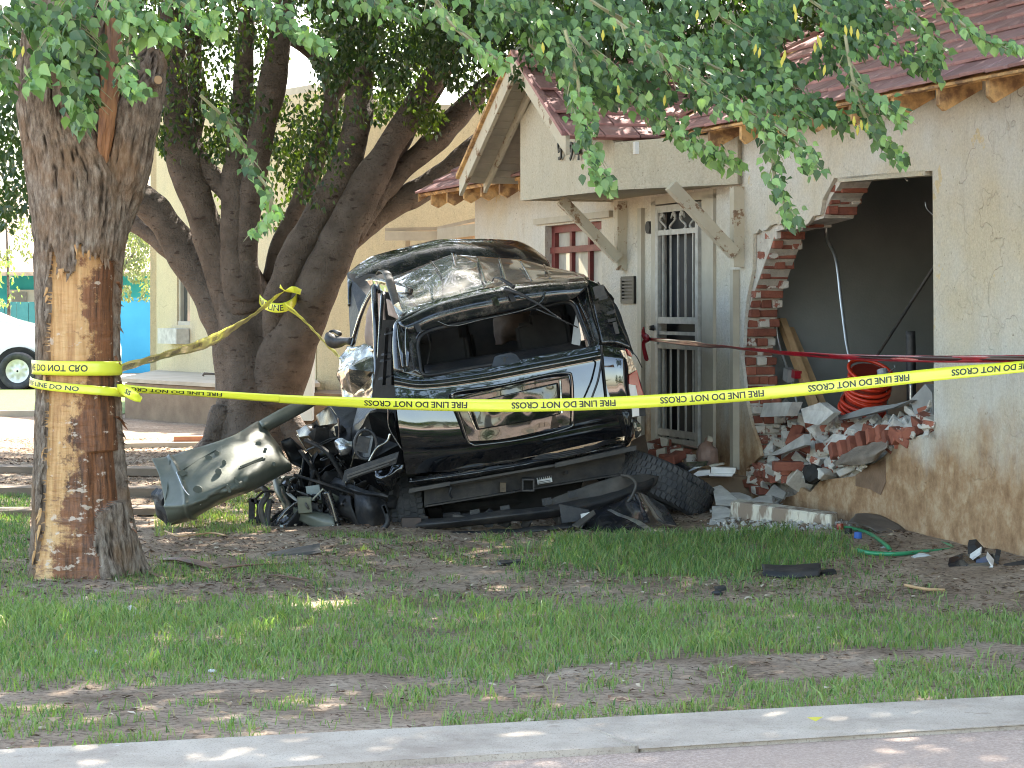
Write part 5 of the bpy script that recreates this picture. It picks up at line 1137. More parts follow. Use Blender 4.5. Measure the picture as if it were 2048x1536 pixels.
# fallen bumper corner
bcn = thing('bumper_corner', 'scraped glossy black bumper corner lying in the grass below the splayed wheel', 'bumper', P(1240, 1095, 15.6))
rows_ = [[(1150, 1050), (1184, 1020), (1235, 1004), (1276, 984), (1328, 1008)], [(1168, 1064), (1205, 1046), (1255, 1034), (1300, 1024), (1346, 1038)], [(1195, 1080), (1235, 1074), (1284, 1068), (1322, 1062), (1352, 1052)], [(1222, 1092), (1256, 1098), (1290, 1094), (1322, 1084), (1344, 1070)]]
dep = (16.2, 15.95, 15.65, 15.55)
obj('bumper_skin', patch([[P(x, y, d+i*.03) for i, (x, y) in enumerate(r)] for r, d in zip(rows_, dep)], 40, 30, dis=.014, dsc=3, thick=.012), paintm('scraped_bumper_paint', (.010, .012, .018), .12, .5, 1.6), bcn, smooth=True)
obj('scrape', px_patch([[(1214, 1020, 15.96), (1222, 1018, 15.96)], [(1238, 1032, 15.84), (1248, 1030, 15.84)], [(1270, 1046, 15.72), (1284, 1044, 15.72)], [(1290, 1060, 15.60), (1304, 1058, 15.60)], [(1312, 1080, 15.50), (1332, 1074, 15.52)]], nu=6, nv=30, dis=.006, dsc=15), mBARE_M, bcn)
obj('torn_foam', px_patch([[(*Z4(850, 1015), 15.7), (*Z4(1010, 905), 15.9)], [(*Z4(900, 1030), 15.66), (*Z4(1030, 930), 15.86)]], nu=20, nv=5, dis=.01, thick=.01), mPLASG, bcn)

# ---------------- loose things ----------------
def loose(me, c, rot, name, label, cat, group=None, sc=1):
    o = link(name, me, c); o.rotation_euler = rot; o.scale = (sc,)*3 if isinstance(sc, (int, float)) else sc; return tag(o, label, cat, group)
lb_m = []
for k in range(6):
    me = bevbox(.1, .047, .031, .005, 1, .006) if k < 4 else bevbox(.06, .047, .031, .004, 1, .014); me.materials.append(mBRICK if k % 2 else mBRICKM); lb_m.append(me)
ch_m = []
for k in range(6):
    me = bevbox(random.uniform(.05, .12), random.uniform(.03, .05), random.uniform(.03, .06), .008, 1, .022); me.materials.append(mCHUNK if k % 3 else mMORT); ch_m.append(me)
from mathutils import Euler
def re_(a=70): return Euler((random.uniform(-R(a), R(a)), random.uniform(-R(a)*.6, R(a)*.6), random.uniform(0, 6.28)))
# heap on the broken sill: follow the slope of the lower edge of the hole
def edge_y(px): return np.interp(px, [1500, 1540, 1600, 1650, 1712, 1770, 1820, 1866], [985, 985, 975, 960, 945, 905, 878, 862])
def top_y(px): return np.interp(px, [1500, 1530, 1560, 1600, 1640, 1680, 1720, 1780, 1830, 1866], [820, 812, 806, 812, 822, 835, 835, 835, 840, 800])
gb, gc_ = 'broken bricks heaped in the hole of the wall', 'chunks of plaster and mortar heaped in the hole of the wall'
heap = []
for k in range(165):
    px = random.uniform(1508, 1866); t_ = random.random(); y0, y1 = edge_y(px)-8, top_y(px)+6; py = y0+(y1-y0)*t_
    o = .02-.34*t_+random.uniform(-.05, .03) if t_ < .7 else -.25-.5*(t_-.7)+random.uniform(-.06, .06)
    heap.append((px, py, o))
hp = obj('rubble_bed', patch([[W(*((lambda sz: (sz[0], o-.07, sz[1]-.10))(WS(px, edge_y(px)+(top_y(px)-edge_y(px))*t_, o)))) for px in np.linspace(1500, 1868, 9)] for t_, o in ((-.02, -.0), (.35, -.12), (.7, -.26), (.97, -.5), (1.0, -1.2))], 60, 30, dis=.05, dsc=8), mMORT); tag(hp, 'pale mortar rubble bed under the bricks on the broken sill', 'rubble', None, 'stuff')
rub = thing('sill_support', None, None, W(1.0, -.5, .4)); rub.parent = house; rub.location = WL[rub.name]-WL[house.name]
obj('broken_masonry', prism([W(*WS(px, edge_y(px)+6, -.29)[:1], -.29, WS(px, edge_y(px)+6, -.29)[1]) for px in (1500, 1560, 1640, 1712, 1780, 1866)]+[W(3.0, -.29, .3), W(.2, -.29, .3)], -O*-.0-O*.5), mMORT, rub)
def heaplab(px, py, brick):
    xb = ['by the brick jamb', 'under the leaning studs', 'under the bent pipe', 'under the red coil', 'under the black pipe', 'by the opening edge'][int(np.searchsorted([1560, 1620, 1680, 1760, 1815], px))]
    f = (edge_y(px)-py)/max(1, edge_y(px)-top_y(px)); yb = ['lowest layer', 'lower middle', 'upper middle', 'top layer'][min(3, max(0, int(f*4)))]
    return xb, yb
for k, (px, py, o) in enumerate(heap):
    s, z = WS(px, py, o); xb, yb = heaplab(px, py, 0)
    if random.random() < .52:
        half = random.random() < .35; mort = random.random() < .62; me = lb_m[(4 if half else 0)+(0 if mort else 1)+(0 if half else random.choice((0, 2)))]
        lab = '%s%s, %s of rubble, %s' % ('half red brick ' if half else 'red brick ', 'clad in mortar' if mort else 'with bare faces', yb, xb)
        loose(me, W(s, o, z), (WROT@rotm(random.gauss(0, 14), random.gauss(0, 20), random.gauss(0, 35))).to_euler(), 'brick', lab, 'brick', gb, random.uniform(.85, 1.05))
    else: sz_ = random.choice((('small pale', .6), ('medium pale', .85), ('large pale', 1.15))); loose(random.choice(ch_m), W(s, o, z), re_(60), 'plaster_chunk', '%s plaster chunk, %s of rubble, %s' % (sz_[0], yb, xb), 'plaster chunk', gc_, sz_[1])
def slabby(name, label, cat, pts, o, th, mat, dvec=None):
    l = [W(WS(x, y, o)[0], o+e, WS(x, y, o)[1]) for x, y, e in pts]; ob = obj(name, prism(l, (dvec or O*-th)), mat); return tag(ob, label, cat)
slabby('plaster_slab', 'long thin grey plaster slab lying across the top of the rubble below the red coil', 'plaster slab', [(1680, 832, 0), (1730, 815, 0), (1790, 808, .0), (1822, 800, 0), (1800, 815, .05), (1740, 832, .08), (1690, 840, .05)], -.2, .05, mPGREY)
slabby('plaster_slab', 'large smooth plaster slab tilted over the middle of the rubble heap', 'plaster slab', [(1545, 905, 0), (1560, 898, 0), (1608, 868, 0), (1622, 890, .05), (1580, 908, .08), (1550, 912, .06)], .08, .05, mCHUNK)
slabby('plaster_slab', 'broken grey plaster slabs stacked against the right edge of the opening', 'plaster slab', [(1820, 800, 0), (1850, 768, 0), (1864, 785, 0), (1866, 828, 0), (1840, 830, .04)], -.25, .09, mPGREY)
slabby('plaster_slab', 'square pale block edge up at the left end of the rubble heap', 'block', [(1527, 806, 0), (1584, 804, 0), (1580, 832, .03), (1527, 834, .03)], -.02, .09, mCHUNK)
slabby('plaster_slab', 'curved pale slab on the rubble just right of the heap top', 'plaster slab', [(1602, 818, 0), (1640, 805, 0), (1668, 825, 0), (1650, 850, .05), (1618, 845, .04)], -.05, .06, mCHUNK)
for k_, (x_, y_) in enumerate(((1668, 902), (1686, 896), (1704, 888), (1722, 880), (1742, 872), (1762, 866), (1776, 878), (1790, 872))):
    s_, z_ = WS(x_, y_, .02); loose(bevbox(.055, .05, .032, .004, 1, .004), W(s_, .0, z_), (WROT@rotm(random.uniform(-6, 6), 65+random.uniform(-8, 8), random.uniform(-8, 8))).to_euler(), 'brick', 'brick on end, %s from left in the tilted row over the weathered flap' % ('first second third fourth fifth sixth seventh eighth'.split()[k_]), 'brick', 'bricks standing in the tilted row over the flap').data.materials.append(mBRICK)
fl = obj('plaster_flap', patch([[WP(1664, 925, .04), WP(1700, 900, .06), WP(1745, 885, .05), WP(1776, 878, .03)], [WP(1672, 930, .12), WP(1710, 915, .14), WP(1748, 905, .13), WP(1772, 896, .08)], [WP(1690, 932, .10), WP(1712, 930, .12), WP(1742, 925, .12), WP(1755, 918, .08)]], 30, 14, dis=.012, dsc=7, thick=.012), M('grey_weathered_plaster', (.24, .20, .165), (.15, .125, .10), scale=6, bump=.01)); tag(fl, 'weathered grey plaster flap hanging over the broken sill edge', 'plaster flap')
dk = obj('charred_lump', tube([WP(1618, 940, .06), WP(1628, 950, .09), WP(1636, 962, .07)], [.05, .075, .03], 8, 9, dis=.05, dsc=9), mDARK); tag(dk, 'dark dirty lump stuck on the wall below the rubble heap', 'debris')
dm = obj('damp_patch_render', prism([WP(1712, 950, .001), WP(1745, 930, .001), WP(1772, 918, .001), WP(1772, 965, .001), WP(1762, 990, .001), WP(1740, 978, .001), WP(1712, 972, .001)], O*.004), M('damp_render', (.16, .10, .06), (.22, .14, .09), scale=12, bump=.01, bscale=60), house)
# whole brick set square at the foot of the heap and footing bricks below
for (x, y, o, w_, lab) in ((1588, 932, .05, 1.1, 'single clean red brick lying square below the rubble heap'), (1455, 1035, .0, .7, 'red brick lying at the foot of the plaster pieces right of the wheel')):
    s, z = WS(x, y, o); me = bevbox(.1, .047, .031, .005); me.materials.append(mBRICK)
    p = W(s, o+.05, z) if y < 1000 else G(x, 1046)+Vector((0, 0, .04)); ob = loose(me, p, Euler((0, 0, R(4))), 'brick', lab, 'brick', None, w_)
gf = 'bricks of the broken footing at the left foot of the hole'
for k in range(20):
    px, py = random.choice(((1515+random.random()*70, 935+random.random()*12), (1515+random.random()*80, 945+random.random()*10), (1495+random.random()*30, 955+random.random()*30)))
    s, z = WS(px, py, .0); me = lb_m[k % 6]; loose(me, W(s, .01, z), (WROT@rotm(random.uniform(-12, 12), random.uniform(-12, 12), random.uniform(-30, 30))).to_euler(), 'brick', ('upper' if py < 948 else 'lower')+' brick of the broken footing, '+('by the porch corner' if px < 1525 else 'under the jamb' if px < 1555 else 'under the rubble'), 'brick', gf)
# fallen plaster pieces in front of the wall
pieces = [([(1425, 975), (1440, 970), (1458, 985), (1478, 1000), (1490, 1008), (1462, 1012), (1432, 1010)], 16.9, 'pale plaster sheet leaning just right of the splayed wheel', .03),
          ([(1455, 985), (1480, 985), (1500, 992), (1502, 1000), (1478, 1003)], 17.1, 'cream painted plaster strip lying behind the plaster sheets', .03),
          ([(1485, 1005), (1520, 992), (1542, 990), (1546, 1008), (1524, 1020), (1490, 1016)], 16.6, 'large flat white plaster slab right of the wheel', .04),
          ([(1530, 990), (1548, 968), (1572, 985), (1566, 998), (1546, 992)], 16.8, 'grey plaster block leaning on the wall foot', .06),
          ([(1424, 1012), (1450, 1012), (1462, 1020), (1458, 1034), (1424, 1040)], 16.5, 'crumpled plaster piece at the foot of the splayed wheel', .04),
          ([(1420, 1038), (1440, 1030), (1452, 1040), (1450, 1050), (1418, 1050)], 16.2, 'small plaster wedge in the grass by the splayed wheel', .04),
          ([(1545, 1015), (1560, 1008), (1580, 1015), (1578, 1028), (1550, 1024)], 16.2, 'grey lump on top of the fallen painted block', .05)]
for pts, d, lab, th_ in pieces:
    l = [P(x, y, d-(y-pts[0][1])*.012) for x, y in pts]; o = obj('plaster_piece', prism(l, Vector((.02, th_, -.01))), mCHUNK); tag(o, lab, 'plaster piece')
for k in range(110):
    px = random.uniform(1512, 1860); t_ = random.random(); py = edge_y(px)+(top_y(px)-edge_y(px))*t_; s, z = WS(px, py, .05-.3*t_)
    loose(random.choice(ch_m), W(s, .05-.3*t_, z), re_(80), 'plaster_chunk', 'pale plaster crumb, %s of rubble, %s' % heaplab(px, py, 0)[::-1], 'plaster chunk', 'plaster crumbs lying over the rubble heap', random.uniform(.18, .42))
for k in range(46):
    px, py = random.uniform(1415, 1690), random.uniform(1000, 1052); p = G(px, max(py, 1030)); 
    p.z = gz(p.x, p.y)+random.uniform(.0, .05)
    loose(random.choice(ch_m), p, re_(80), 'plaster_chunk', 'pale plaster crumb on the ground '+('beside the splayed wheel' if px < 1480 else 'behind the painted block' if px < 1560 else 'between the painted block and the wall' if px < 1620 else 'near the red pipe cap'), 'plaster chunk', 'plaster crumbs along the foot of the wall', random.uniform(.15, .5))
# the fallen painted block
ta, tb = P(1470, 1022, 16.4), P(1672, 1056, 15.6)
cbk = obj('painted_block', rail(ta+Vector((0, .06, -.02)), tb+Vector((0, .06, .0)), Vector((.04, .11, 0)), Vector((0, 0, .095))), mCURB); cbk.modifiers.new('b', 'BEVEL').width = .01
tag(cbk, 'fallen concrete block with flaking white paint lying in the grass beneath the hole', 'concrete block')
# bricks, boards and pot on the doorstep
spots = [(1290, 905, 18.3), (1305, 912, 18.1), (1328, 903, 18.2), (1318, 888, 18.6), (1345, 898, 18.2), (1362, 905, 17.9), (1375, 912, 17.9), (1340, 920, 17.8), (1300, 895, 18.5), (1350, 915, 17.7)]
for k, (x, y, d) in enumerate(spots):
    p = P(x, y, d); loose(lb_m[k % 6], p, Euler((random.uniform(-.2, .2), random.uniform(-.2, .2), random.uniform(0, 3))), 'brick', ['dusty broken brick farthest left on the doorstep', 'broken brick behind the cream plaster block on the doorstep', 'dusty brick against the door scrollwork', 'topmost dusty brick leaning in the door corner', 'brick under the cream faced brick end', 'brick at the right end of the doorstep pile', 'lowest right brick of the doorstep pile', 'brick lying flat above the black shard', 'brick lying behind the upright cream block', 'nearest brick of the doorstep pile'][k], 'brick', 'broken bricks piled on the doorstep')
for pts, d, lab, m_ in (([(1312, 900), (1330, 895), (1332, 918), (1314, 922)], 17.9, 'cream plaster block upright on the doorstep behind the wheel', mCREAM), ([(1340, 900), (1365, 896), (1366, 905), (1342, 909)], 17.8, 'cream faced brick end on the doorstep pile', mCREAM), ([(1320, 874), (1336, 878), (1334, 896), (1322, 892)], 18.3, 'cream plaster scrap leaning on the door grille', mCREAM),
                     ([(1384, 950), (1396, 942), (1420, 940), (1420, 950), (1386, 954)], 17.3, 'pale broken tile left of the stacked white blocks', mWHT), ([(1422, 934), (1472, 936), (1470, 947), (1422, 946)], 17.3, 'upper white block lying on the timber step edge', mWHT), ([(1418, 947), (1466, 948), (1464, 953), (1418, 952)], 17.25, 'lower thin white tile under the white block', mWHT), ([(1418, 930), (1446, 926), (1448, 929), (1420, 934)], 17.4, 'thin pale strip behind the white block on the step', mCREAM),
                     ([(1334, 936), (1360, 925), (1416, 922), (1414, 930), (1370, 946), (1345, 944)], 17.5, 'black glossy plastic shard on the doorstep', mPAINT)):
    o = obj('step_debris', prism([P(x, y, d) for x, y in pts], Vector((.02, .10, .0))), m_); tag(o, lab, 'debris')
pot = obj('clay_bust', tube([P(1417, 930, 17.7), P(1415, 910, 17.7), P(1414, 895, 17.7), P(1416, 886, 17.7), P(1418, 880, 17.7), P(1421, 876, 17.7)], [.075, .085, .07, .035, .035, .02], 14, 24, dis=.02, dsc=8), M('dusty_clay', (.30, .19, .15), (.20, .13, .10), scale=9)); tag(pot, 'dusty reddish clay lump with a pale top at the right of the door foot', 'clay lump')
pc = obj('pale_cap', boxc(P(1420, 878, 17.6), .022, .02, .018, rotm(8, 12, 0), .004), mCREAM, pot); 
cb_ = obj('cardboard_scrap', px_patch([[(1262, 880, 18.2), (1290, 870, 18.2)], [(1258, 900, 18.0), (1296, 900, 18.0)], [(1262, 915, 17.9), (1290, 918, 17.9)]], nu=12, nv=12, dis=.04, thick=.01), M('brown_board', (.17, .12, .085), (.11, .08, .06))); tag(cb_, 'crumpled brown board between the wreck and the door foot', 'board')
# ---- inside the hole ----
def T(name, label, cat, pts, r_, mat, n=50, seg=10, o0=None, flat=1):
    l = [W(WS(x, y, o)[0], o, WS(x, y, o)[1]) for x, y, o in pts]; ob = obj(name, tube(l, r_, seg, n, flat=flat), mat, smooth=True); return tag(ob, label, cat)
T('conduit', 'tall bent galvanised pipe standing in the middle of the dark room', 'pipe', [(1652, 448, -.50), (1655, 480, -.50), (1672, 520, -.48), (1682, 600, -.46), (1692, 680, -.44), (1699, 720, -.43), (1697, 760, -.42), (1684, 795, -.42), (1674, 840, -.42)], .013, mPIPE)
T('conduit', 'dull pipe leaning diagonally behind the red coil to the right edge of the opening', 'pipe', [(1880, 515, -.9), (1800, 640, -.95), (1735, 745, -1.0), (1720, 800, -1.0)], .012, mPLASG)
T('conduit', 'thin bright conduit with junction box at the left of the studs', 'conduit', [(1551, 620, -.34), (1556, 680, -.36), (1572, 730, -.38), (1588, 780, -.38), (1598, 830, -.38)], .010, mPIPE)
s_, z_ = WS(1580, 750, -.38); jb = tag(obj('junction_box', boxc(W(s_, -.37, z_), .045, .03, .05, (WROT@rotm(0, 12, 0))), mPGREY), 'small grey junction box on the thin conduit', 'junction box')
s_, z_ = WS(1592, 748, -.40); tag(obj('red_connector', boxc(W(s_, -.40, z_), .04, .03, .03, (WROT@rotm(0, 8, 0))), mTRED), 'small red clamp beside the grey junction box', 'clamp')
def stud(x0, y0, x1, y1, o, lab):
    a, b = WS(x0, y0, o), WS(x1, y1, o-.05); ob = obj('wood_stud', rail(W(a[0], o, a[1]), W(b[0], o-.05, b[1]), (-O)*.028, U*.045), mWOODR); tag(ob, lab, 'timber')
stud(1561, 636, 1633, 826, -.42, 'left one of two raw wooden studs leaning in the opening'); stud(1569, 636, 1648, 822, -.52, 'right one of two raw wooden studs leaning in the opening')
T('black_pipe', 'short black plastic pipe standing at the right side of the dark room', 'pipe', [(1821, 662, -.75), (1822, 720, -.75), (1823, 800, -.75)], .036, mPLAS, 10)
T('steel_post', 'thin pale steel post below the black pipe', 'post', [(1822, 765, -.70), (1822, 815, -.70)], .014, mPIPE, 6)
s_, z_ = WS(1845, 790, -1.0); tag(obj('cardboard_box', boxc(W(s_, -1.0, z_), .35, .1, .16, WROT, .01), M('cardboard', (.30, .20, .12), (.24, .16, .10))), 'brown cardboard box behind the red coil', 'box')
cl = thing('cable_coil', 'orange red corrugated conduit coil resting on the rubble', 'cable coil', WP(1725, 825, -.45))
ca_, cb2 = WP(1742, 745, -.50), WP(1722, 826, -.50); axd = (ca_-cb2)
for k in range(13):
    c = cb2+axd*(k/12.0); e1 = axd.normalized(); x_ = Vector((.97, .2, .16)).normalized(); x_ = (x_-e1*x_.dot(e1)).normalized(); y_ = e1.cross(x_); rr_ = .155+.012*math.sin(k*1.1)+.010*math.sin(k*2.7)
    obj('coil_turn', tube([c+(x_*math.cos(a)+y_*math.sin(a))*rr_+e1*.014*math.sin(a+k) for a in np.linspace(0, 2*math.pi, 33)], .0145, 8, caps=False), mCOIL, cl, smooth=True)
obj('coil_core', tube([cb2, ca_], .140, 20), M('dark_coil_core', (.20, .02, .01)), cl)
tag(obj('blue_cap_can', tube([WP(1764, 740, -.55), WP(1768, 760, -.55)], .04, 12), M('blue_grey_can', (.10, .16, .25), (.4, .4, .4), scale=20)), 'small blue and grey can on top of the red coil', 'can')
T('ring_hook', 'small thin metal ring hook just right of the blue can', 'hook', [(1770, 752, -.5), (1780, 743, -.5), (1786, 738, -.5), (1790, 735, -.5), (1788, 730, -.5)], .003, mPIPE, 20, 5)
T('wire_stub', 'thin broken wire hanging from the head of the opening', 'wire', [(1808, 350, -.15), (1812, 358, -.15), (1816, 362, -.15)], .008, mPIPE, 8, 5)
T('wire_stub', 'thin broken wire at the upper right edge of the opening', 'wire', [(1866, 430, -.25), (1854, 418, -.3), (1850, 404, -.3)], .003, mPIPE, 8, 5)
# ---- hose, caps, scraps by the wall foot ----
hs = thing('garden_hose', 'green garden hose looping under the curved grey liner by the wall', 'hose', G(1760, 1090))
hz = lambda x, y, z=.03: G(x, y, z+.03)
obj('hose_loop', tube([hz(1648, 1046), hz(1690, 1036), hz(1730, 1052), hz(1760, 1076), hz(1830, 1078), hz(1880, 1086), hz(1904, 1094), hz(1895, 1100), hz(1840, 1104), hz(1790, 1108), hz(1740, 1106), hz(1715, 1100)], .014, 8, 120), mHOSE, hs, smooth=True)
obj('hose_loop', tube([hz(1670, 1058, .03), hz(1700, 1056, .05), hz(1740, 1068, .05), hz(1772, 1090, .04), hz(1780, 1100, .02)], .014, 8, 60), mHOSE, hs, smooth=True)
ln = obj('wheel_arch_liner', px_patch([[(1706, 1034, 15.4), (1716, 1026, 15.5), (1752, 1028, 15.5), (1790, 1044, 15.3), (1818, 1068, 15.0), (1824, 1090, 14.8)], [(1698, 1042, 15.2), (1712, 1040, 15.2), (1748, 1048, 15.2), (1776, 1066, 15.0), (1790, 1084, 14.8), (1800, 1096, 14.6)], [(1694, 1046, 15.1), (1712, 1046, 15.1), (1742, 1056, 15.1), (1764, 1074, 14.9), (1778, 1090, 14.7), (1786, 1101, 14.6)]], nu=40, nv=14, dis=.006, dsc=6, thick=.008), M('grey_brown_liner', (.13, .11, .095), (.08, .07, .062), scale=8, bump=.004), smooth=True); tag(ln, 'curved grey brown wheel arch liner lying over the green hose', 'wheel arch liner')
def cap(x, y, col, lab, stem_=True):
    c = G(x, y+10, .02); t_ = thing('pipe_cap', lab, 'pipe cap', c)
    if stem_: obj('stem', tube([c, c+Vector((0, 0, .05))], .018, 10), mCREAM, t_)
    obj('cap', tube([c+Vector((0, 0, .045)), c+Vector((0, 0, .085))], [.027, .024], 12), col, t_)
cap(1680, 1062, mTRED, 'small red pipe cap at the right end of the painted block', False)
cap(1697, 1072, mNUM, 'small black capped pipe between the red cap and the blue cap')
cap(1716, 1080, M('blue_cap', (.04, .13, .45)), 'small blue capped pipe in front of the curved liner')
for x, y, r_, lab in ((1722, 1084, .05, 'clear crumpled plastic bottle next to the blue capped pipe'), (1772, 1098, .04, 'round clear glass jar below the curved liner'), (1845, 1116, .06, 'grey white crushed shell of plastic right of the curved liner'), (2000, 1102, .05, 'clear white plastic tube by the wall foot at the right')):
    p = G(x, y+3, .03); o = obj('plastic_litter', tube([p+Vector((-r_, 0, 0)), p+Vector((0, .02, .01)), p+Vector((r_, .01, 0))], [r_*.4, r_*.5, r_*.35], 9, 9, dis=.02, dsc=20), M('milky_plastic_%d' % x, (.55, .60, .62), (.35, .38, .38), rough=.2, coat=1)); tag(o, lab, 'plastic litter')
bd_ = thing('plastic_debris', 'shattered glossy black lamp housing on the dirt at the right by the wall', 'plastic debris', G(1955, 1150))
for pts, d, m_ in (([(1900, 1140), (1920, 1120), (1975, 1122), (1998, 1115), (1990, 1145), (1960, 1150), (1910, 1146)], 13.5, mPAINT), ([(1935, 1092), (1950, 1090), (1968, 1110), (1958, 1120), (1936, 1122)], 13.8, mPLAS), ([(1938, 1120), (1960, 1105), (1962, 1108), (1942, 1123)], 13.5, mWHT), ([(1950, 1132), (1976, 1122), (1980, 1130), (1962, 1136)], 13.4, M('blue_sheen', (.10, .13, .2), rough=.1)), ([(1972, 1148), (1984, 1143), (1980, 1160)], 13.2, mWHT), ([(1898, 1130), (1906, 1142), (1903, 1143)], 13.4, mWHT), ([(1972, 1115), (1986, 1132), (1982, 1133)], 13.3, mWHT), ([(1990, 1110), (2000, 1112), (1994, 1144), (1985, 1146)], 13.4, mPLAS), ([(1896, 1128), (1925, 1118), (1950, 1138), (1930, 1152), (1900, 1146)], 13.35, mPAINTD), ([(1930, 1140), (1985, 1136), (2002, 1150), (1960, 1158), (1925, 1154)], 13.3, mPAINT), ([(2005, 1140), (2048, 1132), (2048, 1138), (2010, 1146)], 13.3, mPLAS)):
    obj('shard', prism([P(x, y, d) for x, y in pts], Vector((.02, .06, .03))), m_, bd_)
tp_ = obj('trim_piece', px_patch([[(1524, 1128, 13.5), (1580, 1130, 13.45), (1641, 1125, 13.5)], [(1526, 1138, 13.3), (1580, 1141, 13.25), (1642, 1136, 13.3)], [(1522, 1150, 13.25), (1580, 1154, 13.2), (1640, 1152, 13.25)]], nu=24, nv=10, dis=.006, dsc=8, thick=.02), mPLAS, smooth=True); tag(tp_, 'black ribbed plastic trim strip lying in the grass right of centre', 'plastic trim')
for x, y, d, lab, rx in ((1655, 1150, 13.5, 'small black plastic shard just right of the ribbed trim strip', .05), (1022, 1130, 14.0, 'small black plastic plate in the dirt below the wreck', .08), (590, 1112, 14.8, 'flat grey plate lying on the dirt at the left rear of the wreck', .16), (285, 945, 20.5, 'small dark plastic housing on the dirt behind the stripped tree', .13), (1440, 1183, 12.6, 'tiny black shard on the dirt at the right of centre', .03)):
    p = G(x, y, .0); p.z = gz(p.x, p.y)+.015; o = obj('flat_shard', boxc(p, rx, rx*.4, .012, rotm(6, -5, 15), rx*.12), mPLAS if rx != .16 else mPLASG); tag(o, lab, 'shard')
for k, (x0, y0, x1, y1, r_, lab) in enumerate(((325, 1132, 445, 1150, .05, 'long torn slab of red brown bark on the dirt right of the stripped trunk'), (420, 1150, 560, 1130, .025, 'thin torn bark strip beyond the long bark slab'), (230, 1140, 330, 1170, .03, 'bark strip curling at the foot of the stripped trunk'), (530, 1158, 620, 1165, .018, 'short bark splinter on the dirt towards the grass'))):
    a, b = G(x0, y0), G(x1, y1); a.z = gz(a.x, a.y)+.01; b.z = gz(b.x, b.y)+.01
    o = obj('bark_slab', tube([a, a.lerp(b, .4)+Vector((0, 0, r_*.5)), b], [r_*.5, r_, r_*.3], 8, 24, flat=.3, dis=.03, dsc=9), M('fresh_bark_%d' % k, (.23, .12, .075), (.12, .07, .045), bump=.01)); tag(o, lab, 'bark')
for pts, r_, lab in (([(1780, 1128), (1830, 1124), (1860, 1138), (1900, 1132), (1925, 1128)], .006, 'thin pale bent twig on the dirt left of the black lamp housing'), ([(330, 1062), (360, 1072), (420, 1066), (450, 1070)], .006, 'thin bare twig arching on the dirt below the olive panel'), ([(1810, 1170), (1850, 1178), (1890, 1180)], .009, 'pale stick lying on the leaf litter at the right')):
    o = obj('stick', tube([G(x, y, .03) for x, y in pts], r_, 6, 24), mWOODR); tag(o, lab, 'twig')
o = obj('white_scrap', px_patch([[(248, 1224, 11.75), (262, 1218, 11.8), (282, 1224, 11.75)], [(252, 1230, 11.65), (268, 1232, 11.6), (284, 1234, 11.6)]], nu=14, nv=8, dis=.03, dsc=12), mCHUNK); tag(o, 'crumpled pale bark flake in the grass at the left', 'flake')
o = obj('brick_edging', boxc(G(410, 882, .06), .35, .1, .06, rotm(0, 0, 8)), M('orange_brick', (.45, .17, .08), (.35, .13, .06))); tag(o, 'low orange brick edging left of the fig tree foot', 'brick edging')
# more torn bits in the tangle
for k in range(26):
    x0, y0 = random.uniform(535, 800), random.uniform(968, 1082); c = P(x0, y0, 16.55+random.uniform(-.25, .3)); a, b = Vector((random.uniform(-.14, .14), random.uniform(-.05, .05), random.uniform(-.10, .10))), Vector((random.uniform(-.06, .06), random.uniform(-.05, .05), random.uniform(-.09, .09)))
    g_ = [[c-a-b, c-b+Vector((0, -.03, .02)), c+a-b], [c-a, c+Vector((0, .03, 0)), c+a*1.1], [c-a+b, c+b*1.3, c+a+b*.6]]
    facet(g_, 'torn_scrap', random.choice((mPLAS, mPLAS, mPLASG, mPAINTD, mOLIVE)), tg, 2, .03, .006)
# denser crushed mass between the torn panel and the body, and the bumper lip hanging to the ground
mTORN = M('torn_dark_lining', (.012, .012, .013), (.05, .042, .036), rough=.7, scale=6, lo=.45, hi=.75, bump=.01, bscale=25, spec=.3)
for k in range(54):
    x0, y0 = random.uniform(598, 770), random.uniform(868, 1070); c = P(x0, y0, 16.75+random.uniform(-.25, .3))
    a, b = Vector((random.uniform(-.16, .16), random.uniform(-.05, .05), random.uniform(-.10, .10))), Vector((random.uniform(-.08, .08), random.uniform(-.05, .05), random.uniform(-.15, .15)))
    if c.z-abs(a.z)-abs(b.z)*1.3 < .02: c.z = .03+abs(a.z)+abs(b.z)*1.3
    g_ = [[c-a-b, c-b+Vector((0, -.04, .02)), c+a-b*.7], [c-a*.9, c+Vector((.02, .04, 0)), c+a*1.1], [c-a*.7+b, c+b*1.3, c+a+b*.6]]
    facet(g_, 'torn_scrap', random.choice((mTORN, mTORN, mTORN, mPLAS, mCRUSH, mCRUSH)), tg, 3, .03, .005)
for pts in (((600, 900), (622, 930), (640, 960), (650, 1010)), ((612, 880), (655, 905), (690, 960)), ((590, 950), (640, 965), (700, 985), (740, 1000)), ((628, 940), (618, 990), (640, 1040)), ((700, 980), (690, 1030), (715, 1075))):
    obj('torn_strip', tube([P(x, y, 16.45+random.uniform(-.1, .1)) for x, y in pts], random.choice((.014, .022, .03)), 6, 20, flat=.5, dis=.015, dsc=9), mTORN, tg, smooth=True)
obj('hanging_lip', px_patch([[(818, 1078, 16.05), (900, 1082, 15.9), (1000, 1076, 15.85), (1100, 1066, 15.9), (1200, 1060, 15.9)], [(815, 1086, 15.95), (900, 1094, 15.75), (1000, 1090, 15.7), (1100, 1080, 15.75), (1210, 1074, 15.75)], [(826, 1090, 16.0), (900, 1100, 15.8), (1000, 1098, 15.75), (1100, 1088, 15.8), (1215, 1084, 15.8)]], nu=60, nv=8, dis=.03, dsc=6, thick=.012), mTORN, bc, smooth=True)
